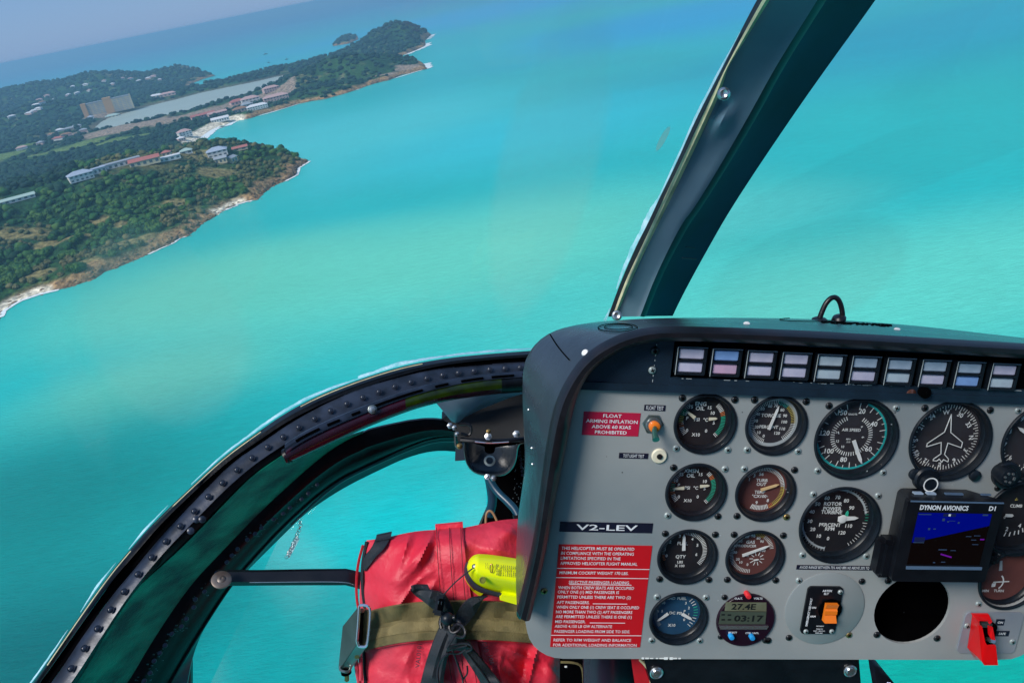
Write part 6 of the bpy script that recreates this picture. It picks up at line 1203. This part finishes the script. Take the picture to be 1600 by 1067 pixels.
def house(label, px, py, w, dpt, h, rot, wall, roof, kind='gable', nwin=4, floors=1, group='white-walled houses along the coast', name='house'):
    w *= .82; h *= .85; dpt *= .85
    x, y, z = ground_hit(px, py); CLEAR.append((x, y, max(w, dpt) * .62 + 2)); z -= .8
    t = bpy.data.objects.new(name, None); COL.objects.link(t); t.location = (x, y, z); t.rotation_euler = (0, 0, R_(rot)); tag(t, label, 'building', group)
    b = MB(); b.box((0, 0, h / 2), (w, dpt, h), wall); o = bpy.data.objects.new('wall', b.mesh('wall', scale=1)); COL.objects.link(o); o.parent = t
    b = MB(); e = .8; rh = min(dpt, w) * .24
    if kind == 'gable':
        W, Dp = w / 2 + e, dpt / 2 + e; b.add([(-W, -Dp, h - .2), (W, -Dp, h - .2), (W, Dp, h - .2), (-W, Dp, h - .2), (-W * .98, 0, h + rh), (W * .98, 0, h + rh)], [[0, 1, 5, 4], [2, 3, 4, 5], [1, 2, 5], [3, 0, 4], [3, 2, 1, 0]], roof)
    elif kind == 'hip':
        W, Dp = w / 2 + e, dpt / 2 + e; k = max(W - Dp, W * .1); b.add([(-W, -Dp, h - .2), (W, -Dp, h - .2), (W, Dp, h - .2), (-W, Dp, h - .2), (-k, 0, h + rh), (k, 0, h + rh)], [[0, 1, 5, 4], [2, 3, 4, 5], [1, 2, 5], [3, 0, 4], [3, 2, 1, 0]], roof)
    else: b.box((0, 0, h + .25), (w + 1, dpt + 1, .6), roof)
    o = bpy.data.objects.new('roof', b.mesh('roof', scale=1)); COL.objects.link(o); o.parent = t
    for fl_ in range(floors):
        for i in range(nwin):
            b = MB(); xx = -w / 2 + w * (i + .5) / nwin; zz = h * (fl_ + .55) / floors; b.box((xx, -dpt / 2 - .03, zz), (w / nwin * .5, .14, h / floors * .45), 'window_dark'); o = bpy.data.objects.new('window', b.mesh('window', scale=1)); COL.objects.link(o); o.parent = t
    return t
HS_ = [
 ('big white villa with a pale blue-grey roof on the near ridge', 128, 281, 27, 15, 8, 33, 'wall_white', 'roof_blue', 'hip', 5, 2), ('low white wing joined right of the big blue-grey roofed villa', 156, 270, 15, 11, 6, 33, 'wall_white', 'roof_blue', 'flat', 3, 1),
 ('long low house with a pale green roof at the left picture edge', 27, 314, 40, 9, 4, 26, 'wall_white', 'roof_green', 'gable', 6, 1), ('long flat grey roofed building left of the red and yellow one', 190, 259, 46, 13, 6, 28, 'wall_white', 'roof_grey', 'flat', 7, 1),
 ('yellow walled house with a red roof in the row on the ridge', 228, 257, 36, 13, 7, 18, 'wall_cream', 'roof_red', 'gable', 5, 1), ('long white flat roofed building right of the red roofed yellow house', 261, 251, 34, 11, 5, 22, 'wall_white', 'roof_white', 'flat', 5, 1),
 ('small house with an orange roof just above the long white building', 261, 243, 11, 9, 5, 10, 'wall_cream', 'roof_red', 'hip', 2, 1), ('small tan house with a brown roof above the big villa', 117, 259, 24, 12, 5, 15, 'wall_pink', 'roof_brown', 'hip', 3, 1),
 ('small house with a pale blue-green roof in the trees above the long white row', 292, 240, 15, 11, 5, 20, 'wall_white', 'roof_green', 'hip', 2, 1), ('blue-grey roofed villa behind the two cream houses on the headland', 341, 243, 26, 17, 8, 15, 'wall_white', 'roof_blue', 'hip', 4, 2),
 ('cream house directly below the blue-grey roofed villa', 347, 255, 15, 10, 7, 10, 'wall_cream', 'roof_grey', 'gable', 3, 1), ('small cream gabled house right of the blue-grey roofed villa', 363, 254, 13, 10, 7, 70, 'wall_cream', 'roof_grey', 'gable', 2, 1), ('small orange-red roof among the trees on the headland crest', 376, 235, 20, 9, 4, 12, 'wall_cream', 'roof_red', 'gable', 2, 1),
 ('white stepped apartment building with pink roofs above the beach', 290, 214, 24, 16, 11, 35, 'wall_white', 'roof_pink', 'hip', 4, 3), ('pale house on the left end of the white stepped building', 284, 220, 13, 11, 6, 35, 'wall_pink', 'roof_white', 'hip', 3, 1),
 ('long terrace with a red-pink roof beside the lagoon shore', 318, 183, 52, 14, 6, 28, 'wall_pink', 'roof_red', 'gable', 8, 1), ('white long building next to the sandy beach', 345, 190, 36, 14, 7, 15, 'wall_white', 'roof_white', 'gable', 7, 1), ('second pink terrace above the long white beach building', 340, 179, 40, 13, 5, 28, 'wall_pink', 'roof_pink', 'gable', 7, 1),
 ('white roofed hotel wing on the shore side of the resort', 403, 171, 44, 16, 8, 18, 'wall_white', 'roof_white', 'hip', 8, 2), ('pink hotel wing on the hillside, highest of the resort', 424, 143, 40, 18, 10, 28, 'wall_pink', 'roof_pink', 'hip', 6, 2), ('long pink and white hotel wing below the hillside wing', 432, 157, 56, 20, 10, 18, 'wall_pink', 'roof_pink', 'hip', 8, 2), ('white gabled resort building between the pink wing and the lagoon', 392, 160, 42, 22, 10, 20, 'wall_white', 'roof_pink', 'hip', 5, 2),
 ('pink resort house nearest the lagoon', 372, 163, 36, 20, 8, 28, 'wall_pink', 'roof_red', 'hip', 4, 1), ('brown roofed resort house in the middle of the spit', 376, 175, 30, 16, 8, 28, 'wall_pink', 'roof_brown', 'hip', 4, 1), ('grey roofed resort house among trees on the spit', 387, 168, 24, 18, 8, 28, 'wall_white', 'roof_grey', 'hip', 3, 1),
 ('small blue roofed pavilion at the foot of the big hotel slab', 142, 186, 18, 13, 6, 15, 'wall_white', 'roof_blue', 'hip', 3, 1), ('white lagoon-side house with a pale roof', 245, 153, 42, 18, 8, 10, 'wall_cream', 'roof_white', 'hip', 4, 1), ('pinkish lagoon-side house right of the white one', 263, 150, 48, 18, 8, 10, 'wall_pink', 'roof_pink', 'hip', 4, 1),
 ('tan resort roofs at the lagoon left end', 176, 183, 40, 18, 5, 12, 'wall_cream', 'roof_green', 'hip', 4, 1)]
SMALL = [(62, 158, 'roof_pink'), (74, 151, 'roof_pink'), (86, 157, 'roof_white'), (57, 166, 'roof_white'), (66, 162, 'roof_brown'), (53, 176, 'roof_white'), (61, 172, 'roof_white'), (46, 179, 'roof_white'), (19, 184, 'roof_white'), (114, 137, 'roof_white'), (134, 134, 'roof_white'), (176, 133, 'roof_white'), (121, 147, 'roof_white'), (107, 150, 'roof_white'), (140, 143, 'roof_pink'), (192, 124, 'roof_pink'), (204, 125, 'roof_pink'), (217, 128, 'roof_white'), (232, 124, 'roof_white'), (240, 121, 'roof_pink'), (250, 126, 'roof_white'), (163, 128, 'roof_pink'),
         (94, 206, 'roof_white'), (108, 204, 'roof_grey'), (92, 219, 'roof_red'), (104, 213, 'roof_brown'), (120, 200, 'roof_grey'), (64, 226, 'roof_grey'), (35, 234, 'roof_pink'), (131, 206, 'roof_grey'), (82, 213, 'roof_brown')]
for hh in HS_: house(*hh)
ZONE = lambda px, py: 'on the left hill' if px < 90 and py < 190 else ('on the hill behind the hotel slab' if py < 160 else 'beside the light green field')
RN = {'roof_pink': 'pinkish', 'roof_white': 'white', 'roof_brown': 'brown', 'roof_grey': 'grey', 'roof_red': 'red'}
ORD = ['leftmost', 'second from the left', 'third from the left', 'fourth from the left', 'fifth from the left', 'sixth from the left', 'seventh from the left', 'eighth from the left', 'ninth from the left']
SMALL.sort(); cnt = {}
for px, py, rf in SMALL:
    key = (RN[rf], ZONE(px, py)); cnt[key] = cnt.get(key, -1) + 1; tot = sum(1 for q in SMALL if (RN[q[2]], ZONE(q[0], q[1])) == key)
    lb = 'tiny %s-roofed house %s' % key + (', %s' % ORD[cnt[key]] if tot > 1 else '')
    house(lb, px, py, random.uniform(14, 26), 12, 6, random.uniform(-10, 40), random.choice(['wall_white', 'wall_white', 'wall_pink']), rf, 'hip', 0, 0, group='tiny distant houses on the hills')
# the large hotel slab
x, y, z = ground_hit(140, 183); x2, y2, _ = ground_hit(203, 168); wd_ = math.hypot(x2 - x, (y2 - y)); an = math.degrees(math.atan2(y2 - y, x2 - x)) * .35
R0 = math.hypot(x, y); wd_ = 60 / FPX * R0 * 1.03; hh_ = 17.5 / FPX * R0 * 1.0
mx_, my_, mz_ = ground_hit(172, 176); CLEAR.append((mx_, my_, wd_ * .55))
t = bpy.data.objects.new('hotel', None); COL.objects.link(t); t.location = (mx_, my_, mz_ - 2); t.rotation_euler = (0, 0, R_(an)); tag(t, 'big tan hotel slab with many floors behind the lagoon', 'building')
b = MB(); b.box((0, 0, hh_ / 2), (wd_, 16, hh_), 'wall_tan'); o = bpy.data.objects.new('wall', b.mesh('wall', scale=1)); COL.objects.link(o); o.parent = t
b = MB(); b.box((-wd_ * .455, -2, hh_ / 2 + 1), (wd_ * .1, 18, hh_ + 2), 'wall_orange'); b.box((wd_ * .03, 0, hh_ / 2 + 2.5), (wd_ * .17, 17, hh_ + 5), 'wall_orange'); b.box((0, 0, hh_ + .5), (wd_ + 1, 17, 1), 'roof_grey'); b.box((wd_ * .505, 0, hh_ / 2 + 1), (1.5, 18, hh_ + 2), 'wall_cream'); o = bpy.data.objects.new('stair_tower', b.mesh('stair_tower', scale=1)); COL.objects.link(o); o.parent = t
for i in range(8):
    for j in range(11):
        if -.08 < (j + .5) / 11 - .5 - .03 < .08 or j == 0: continue
        b = MB(); b.box((-wd_ / 2 + wd_ * (j + .5) / 11, -8.1, hh_ * (i + .55) / 8), (wd_ / 11 * .72, .3, hh_ / 8 * .42), 'roof_grey'); o = bpy.data.objects.new('balcony', b.mesh('balcony', scale=1)); COL.objects.link(o); o.parent = t
# boats
mat('boat_hull', (.05, .06, .07), .4)
for i, (px, py, w_, lb) in enumerate(((415, 85.5, 16, 'dark boat anchored behind the spit, largest and topmost of the anchored boats'), (448, 93.5, 11, 'small dark boat furthest right behind the spit, above the tree line'), (420, 98.5, 9, 'small dark boat below the largest anchored boat'), (466, 95.5, 7, 'tiny boat nearest the wooded spit, right end of the anchorage'), (413, 107, 8, 'tiny boat nearest the spit at left end of the anchorage'), (428, 108, 7, 'tiny boat close to the tree line in the middle of the anchorage'))):
    x, y = sea(px, py); b = MB(); n = 10; pts = [(-.5, -.12), (.3, -.14), (.5, 0), (.3, .14), (-.5, .12)]
    b.add([(p * w_, q_ * w_, .0) for p, q_ in pts] + [(p * w_ * 1.06, q_ * w_ * 1.25, w_ * .13) for p, q_ in pts], [[k, (k + 1) % 5, (k + 1) % 5 + 5, k + 5] for k in range(5)] + [[5, 6, 7, 8, 9]], 'boat_hull')
    t = bpy.data.objects.new('boat', None); COL.objects.link(t); t.location = (x, y, -ALT + .2); t.rotation_euler = (0, 0, R_(20)); tag(t, lb, 'boat', 'boats anchored behind the spit')
    o = bpy.data.objects.new('hull', b.mesh('hull', scale=1)); COL.objects.link(o); o.parent = t; b = MB(); b.box((-w_ * .05, 0, w_ * .2), (w_ * .4, w_ * .2, w_ * .16), 'roof_grey'); b.box((0, 0, w_ * .5), (.35, .35, w_ * .7), 'boat_hull'); o = bpy.data.objects.new('cabin', b.mesh('cabin', scale=1)); COL.objects.link(o); o.parent = t
# ---------------------------------------------------------------- trees
def leafmat(name, c1, c2, c3):
    m = bpy.data.materials.new(name); m.use_nodes = True; N = m.node_tree.nodes; L = m.node_tree.links; bs = N['Principled BSDF']; bs.inputs['Roughness'].default_value = .75; bs.inputs['Specular IOR Level'].default_value = .2
    ge = N.new('ShaderNodeNewGeometry'); a = N.new('ShaderNodeTexNoise'); a.inputs['Scale'].default_value = .045; a.inputs['Detail'].default_value = 3; L.new(ge.outputs['Position'], a.inputs['Vector'])
    c = N.new('ShaderNodeTexNoise'); c.inputs['Scale'].default_value = .5; c.inputs['Detail'].default_value = 5; L.new(ge.outputs['Position'], c.inputs['Vector'])
    r = N.new('ShaderNodeValToRGB'); r.color_ramp.elements[0].position = .36; r.color_ramp.elements[0].color = (*c1, 1); r.color_ramp.elements[1].position = .66; r.color_ramp.elements[1].color = (*c3, 1); e = r.color_ramp.elements.new(.5); e.color = (*c2, 1)
    ad = N.new('ShaderNodeMath'); ad.operation = 'MULTIPLY_ADD'; L.new(c.outputs[0], ad.inputs[0]); ad.inputs[1].default_value = .45; mu = N.new('ShaderNodeMath'); mu.operation = 'MULTIPLY'; mu.inputs[1].default_value = .55; L.new(a.outputs[0], mu.inputs[0]); L.new(mu.outputs[0], ad.inputs[2]); ri = N.new('ShaderNodeMath'); ri.operation = 'MULTIPLY_ADD'; L.new(ge.outputs['Random Per Island'], ri.inputs[0]); ri.inputs[1].default_value = .30; sb = N.new('ShaderNodeMath'); sb.operation = 'SUBTRACT'; L.new(ad.outputs[0], sb.inputs[0]); sb.inputs[1].default_value = .15; L.new(sb.outputs[0], ri.inputs[2]); L.new(ri.outputs[0], r.inputs[0])
    L.new(r.outputs[0], bs.inputs['Base Color']); M[name] = m
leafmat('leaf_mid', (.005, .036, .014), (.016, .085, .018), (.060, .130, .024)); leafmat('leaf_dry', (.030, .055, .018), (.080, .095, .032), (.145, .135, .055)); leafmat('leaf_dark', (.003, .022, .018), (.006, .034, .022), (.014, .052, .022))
mat('bark', (.10, .075, .05), .9, 0, None, 2)
def crown(sub, seed, leaves, fl=.8):
    r = np.random.default_rng(seed); bm = bmesh.new(); bmesh.ops.create_icosphere(bm, subdivisions=sub, radius=1); v = np.array([q.co[:] for q in bm.verts]); bm.verts.index_update(); f = [[w.index for w in p.verts] for p in bm.faces]; bm.free()
    cs = r.normal(size=(9, 3)); cs /= np.linalg.norm(cs, axis=1)[:, None]; k = (v @ cs.T).max(1); v = v * (.72 + .38 * np.clip(k, 0, 1) ** 4 + r.uniform(-.09, .09, len(v)))[:, None]; v[:, 2] *= fl; v[:, 2] += fl * .75
    v = list(v); lv = []
    for i in range(leaves):
        d = r.normal(size=3); d /= np.linalg.norm(d); p = d * r.uniform(.75, 1.12); p[2] = p[2] * fl + fl * .75; s_ = r.uniform(.06, .15); a = r.normal(size=3) * s_; c = r.normal(size=3) * s_; n = len(v); v += [p, p + a, p + c]; f.append([n, n + 1, n + 2])
    return np.array(v), f
def scatter(n, px0, px1, py0, py1):
    out = []
    return out
# candidates over the land, in world space; spacing grows with distance
pts = []
NC = 60000
aa = np.radians(rng.uniform(-52, 4, NC)); ra_ = np.sqrt(rng.uniform(430 ** 2, 1500 ** 2, NC)); ra_[NC // 2:] = np.sqrt(rng.uniform(1300 ** 2, 4000 ** 2, NC - NC // 2))
xs = ra_ * np.sin(aa); ys = ra_ * np.cos(aa); hs, ds, dls = height(xs, ys)
ok = (hs > 1) & (ds > 4 + 11 * fbm(xs, ys, 30, 2)) & (dls > 12)
ok &= blobs(xs, ys, GRASS) + (fbm(xs, ys, 18, 2) - .5) * .5 < .12; ok &= blobs(xs, ys, BARE) + (fbm(xs, ys, 18, 2) - .5) * .6 < .15; ok &= (blobs(xs, ys, DRY) + (fbm(xs, ys, 18, 2) - .5) * .8 < .2) | (rng.random(NC) < .12)
for bl, w_ in zip(BEACH, (30, 16, 18)): ok &= seg_dist(xs, ys, bl, False) > w_
for cx_, cy_, r_ in CLEAR: ok &= ~(((xs - cx_) ** 2 + (ys - cy_) ** 2 < r_ * r_) | ((np.abs(xs - cx_ * .985) < r_ * .8) & (ys < cy_) & (ys > cy_ - r_ * .75)))
xs, ys, hs, ds, ra_ = xs[ok], ys[ok], hs[ok], ds[ok], ra_[ok]
cell = {}; sel = []
for i in range(len(xs)):
    s_ = 5.4 if ra_[i] < 1100 else (9 if ra_[i] < 1900 else 15); k = (round(xs[i] / s_), round(ys[i] / s_), s_)
    if k in cell: continue
    cell[k] = 1; sel.append(i)
sel = np.array(sel); pxy = (WC.T @ np.c_[xs[sel], ys[sel], hs[sel] - ALT].T); PXs = 800 + FPX * pxy[0] / -pxy[2]; PYs = 533.5 - FPX * pxy[1] / -pxy[2]
vis = (PXs > -40) & (PXs < 760); sel = sel[vis]; PXs = PXs[vis]; PYs = PYs[vis]
dry_ = blobs(xs[sel], ys[sel], DRY) * 1.2 + (fbm(xs[sel], ys[sel], 70, 3) - .5) * 2.4 + (PXs > 250) * (PYs > 255) * .35 + (ds[sel] < 45) * .25
order = np.argsort(ra_[sel]); names_ = []
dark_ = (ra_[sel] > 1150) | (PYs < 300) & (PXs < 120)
TV = {}
for kd in ('leaf_mid', 'leaf_dry', 'leaf_dark'): TV[kd] = [crown(3, s_, 420) for s_ in (1, 2, 3)]
TM = {}
for kd in TV:
    for j, (v, f) in enumerate(TV[kd]): b = MB(); b.add(v, f, kd); TM[kd, j] = b.mesh('crown', scale=1, org=(0, 0, 0))
b = MB(); b.lathe([(.12, -.4), (.10, .2), (.06, .7), (.04, 1.0)], (0, 0, 0), 'bark', 7); b.tube([(0, 0, .4), (.25, .1, .8)], .035, 'bark', 5); b.tube([(0, 0, .45), (-.22, .12, .85)], .035, 'bark', 5); TR = b.mesh('trunk', scale=1)
LB = {'leaf_mid': ('bushy green tree on the near headland slope', 'green trees on the near headland slope'), 'leaf_dry': ('dry olive-coloured bush among the brown patches of the near headland', 'olive bushes on the near headland'), 'leaf_dark': ('dark green tree at the left edge of the near headland', 'dark trees at the left of the near headland')}
nt = 0; single = set()
for i in order:
    if nt >= 270: break
    if not (-5 < PXs[i] < 500): continue
    if rng.random() < .42: continue
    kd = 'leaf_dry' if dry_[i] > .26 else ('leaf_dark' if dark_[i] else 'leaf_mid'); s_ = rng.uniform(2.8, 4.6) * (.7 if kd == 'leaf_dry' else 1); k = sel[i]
    t = bpy.data.objects.new('tree' if kd != 'leaf_dry' else 'bush', None); COL.objects.link(t); t.location = (xs[k], ys[k], hs[k] - ALT - .5); t.rotation_euler = (0, 0, rng.uniform(0, 6)); t.scale = (s_, s_, s_ * rng.uniform(.8, 1.25)); 
    zn = 'beside the pale green long roof at the left edge' if PXs[i] < 90 and PYs[i] < 350 else ('at the low left end near the small sandy beach' if PXs[i] < 110 and PYs[i] > 400 else ('directly below the white and red row of buildings' if PYs[i] < 310 and PXs[i] < 300 else ('around the blue-grey roofed villa and the headland tip' if PXs[i] >= 300 and PYs[i] < 290 else ('just above the rocky waterline' if ds[k] < 45 else 'in the middle of the near headland slope'))))
    w0 = {'leaf_mid': 'bushy green tree ', 'leaf_dry': 'dry olive bush ', 'leaf_dark': 'dark green tree '}[kd]; tag(t, w0 + zn, 'tree' if kd != 'leaf_dry' else 'bush', w0.strip() + 's ' + zn if kd != 'leaf_dry' else 'dry olive bushes ' + zn)
    c = bpy.data.objects.new('crown', TM[kd, int(rng.integers(3))]); COL.objects.link(c); c.parent = t; c = bpy.data.objects.new('trunk', TR); COL.objects.link(c); c.parent = t; nt += 1; single.add(int(i))
C1 = [crown(2, s_, 60) for s_ in range(10, 15)]; C2 = [crown(2, s_, 14) for s_ in range(20, 24)]
SV = {}
for i in range(len(sel)):
    if i in single: continue
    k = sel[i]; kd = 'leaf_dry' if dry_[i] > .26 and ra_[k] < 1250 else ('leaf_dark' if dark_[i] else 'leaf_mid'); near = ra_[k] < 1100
    s_ = rng.uniform(1.5, 3.1) ** 1.5 * (.72 if kd == 'leaf_dry' else 1) if near else rng.uniform(3.6, 6.2) * (1 if ra_[k] < 1900 else 1.35)
    v, f = (C1 if near else C2)[int(rng.integers(4))]; a = rng.uniform(0, 6.3); ca_, sa_ = math.cos(a) * s_, math.sin(a) * s_
    w = np.c_[v[:, 0] * ca_ - v[:, 1] * sa_ + xs[k], v[:, 0] * sa_ + v[:, 1] * ca_ + ys[k], v[:, 2] * s_ * (rng.uniform(.75, 1.2) if near else rng.uniform(.55, 1.0)) + hs[k] - ALT - .6]
    SV.setdefault((kd, near), []).append((w, f))
def bulk(name, L, mname, label):
    n = 0; V = []; F = []
    for v, f in L: V.append(v); F.append(np.array(f) + n); n += len(v)
    V = np.concatenate(V); F = np.concatenate(F).astype(np.int32); me = bpy.data.meshes.new(name); me.vertices.add(len(V)); me.vertices.foreach_set('co', V.ravel()); me.loops.add(F.size); me.loops.foreach_set('vertex_index', F.ravel()); me.polygons.add(len(F)); me.polygons.foreach_set('loop_start', (np.arange(len(F)) * 3).astype(np.int32)); me.update()
    me.materials.append(M[mname]); o = bpy.data.objects.new(name, me); COL.objects.link(o); tag(o, label, 'woodland', kind='stuff')
SN = {('leaf_mid', True): ('near_woodland', 'dense green woodland covering the near headland'), ('leaf_dry', True): ('scrub', 'olive scrub on the dry slopes of the near headland'), ('leaf_dark', True): ('dark_near_woodland', 'dark green woodland along the left side of the near headland'), ('leaf_mid', False): ('far_green_woodland', 'far off green woods on the middle ground'), ('leaf_dark', False): ('distant_woodland', 'dark woods on the far hills, spit and island'), ('leaf_dry', False): ('far_scrub', 'far off dry scrub')}  # leaf_dark gives the left end of the headland a darker leaf colour
for k, L_ in SV.items(): bulk(SN[k][0], L_, k[0], SN[k][1])
print('trees', nt, 'stuff', {k: len(v) for k, v in SV.items()})
# rocks at the waterline
mat('rock_brown', (.26, .155, .075), .9, 0, (.12, .085, .055), .6, coords='Object')
L_ = []
for p, q in zip(near_coast[:-1], near_coast[1:]):
    a, c = sea(*p), sea(*q); ln = np.linalg.norm(c - a)
    for i in range(int(ln / 1.0)):
        t_ = rng.random(); x, y = a + (c - a) * t_ + rng.normal(size=2) * 6.5; h_, d_, _ = height(np.array([x]), np.array([y]));
        if d_[0] < -4: continue
        v, f = C2[int(rng.integers(4))]; v = v[:42]; f = [w for w in f if max(w) < 42]; s_ = rng.uniform(.6, 1.6) ** 2; w = v * s_ * np.array([rng.uniform(.8, 1.6), rng.uniform(.8, 1.4), .7]) + (x, y, max(h_[0], -.3) - ALT - s_ * .7); L_.append((w, f))
bulk('shore_rocks', L_, 'rock_brown', 'brown rocks strewn along the near waterline'); bpy.data.objects['shore_rocks']['category'] = 'rocks'
# ---------------------------------------------------------------- haze
HAZE = 1.75e-4
if HAZE:
    z0, z1 = -ALT - 1.0, 2.5; S = 31000
    bm = bmesh.new(); bmesh.ops.create_cube(bm, size=1)
    for v_ in bm.verts: v_.co = Vector((v_.co.x * 2 * S, v_.co.y * 2 * S, z0 if v_.co.z < 0 else z1))
    me = bpy.data.meshes.new('haze'); bm.to_mesh(me); bm.free(); o = bpy.data.objects.new('haze', me); COL.objects.link(o); tag(o, 'pale blue sea haze filling the air', 'haze', kind='stuff')
    m = bpy.data.materials.new('haze'); m.use_nodes = True; N = m.node_tree.nodes; L = m.node_tree.links; N.remove(N['Principled BSDF']); pv = N.new('ShaderNodeVolumePrincipled'); pv.inputs['Density'].default_value = HAZE; pv.inputs['Color'].default_value = (.38, .74, .98, 1); pv.inputs['Anisotropy'].default_value = 0.1; L.new(pv.outputs[0], N['Material Output'].inputs['Volume']); me.materials.append(m)
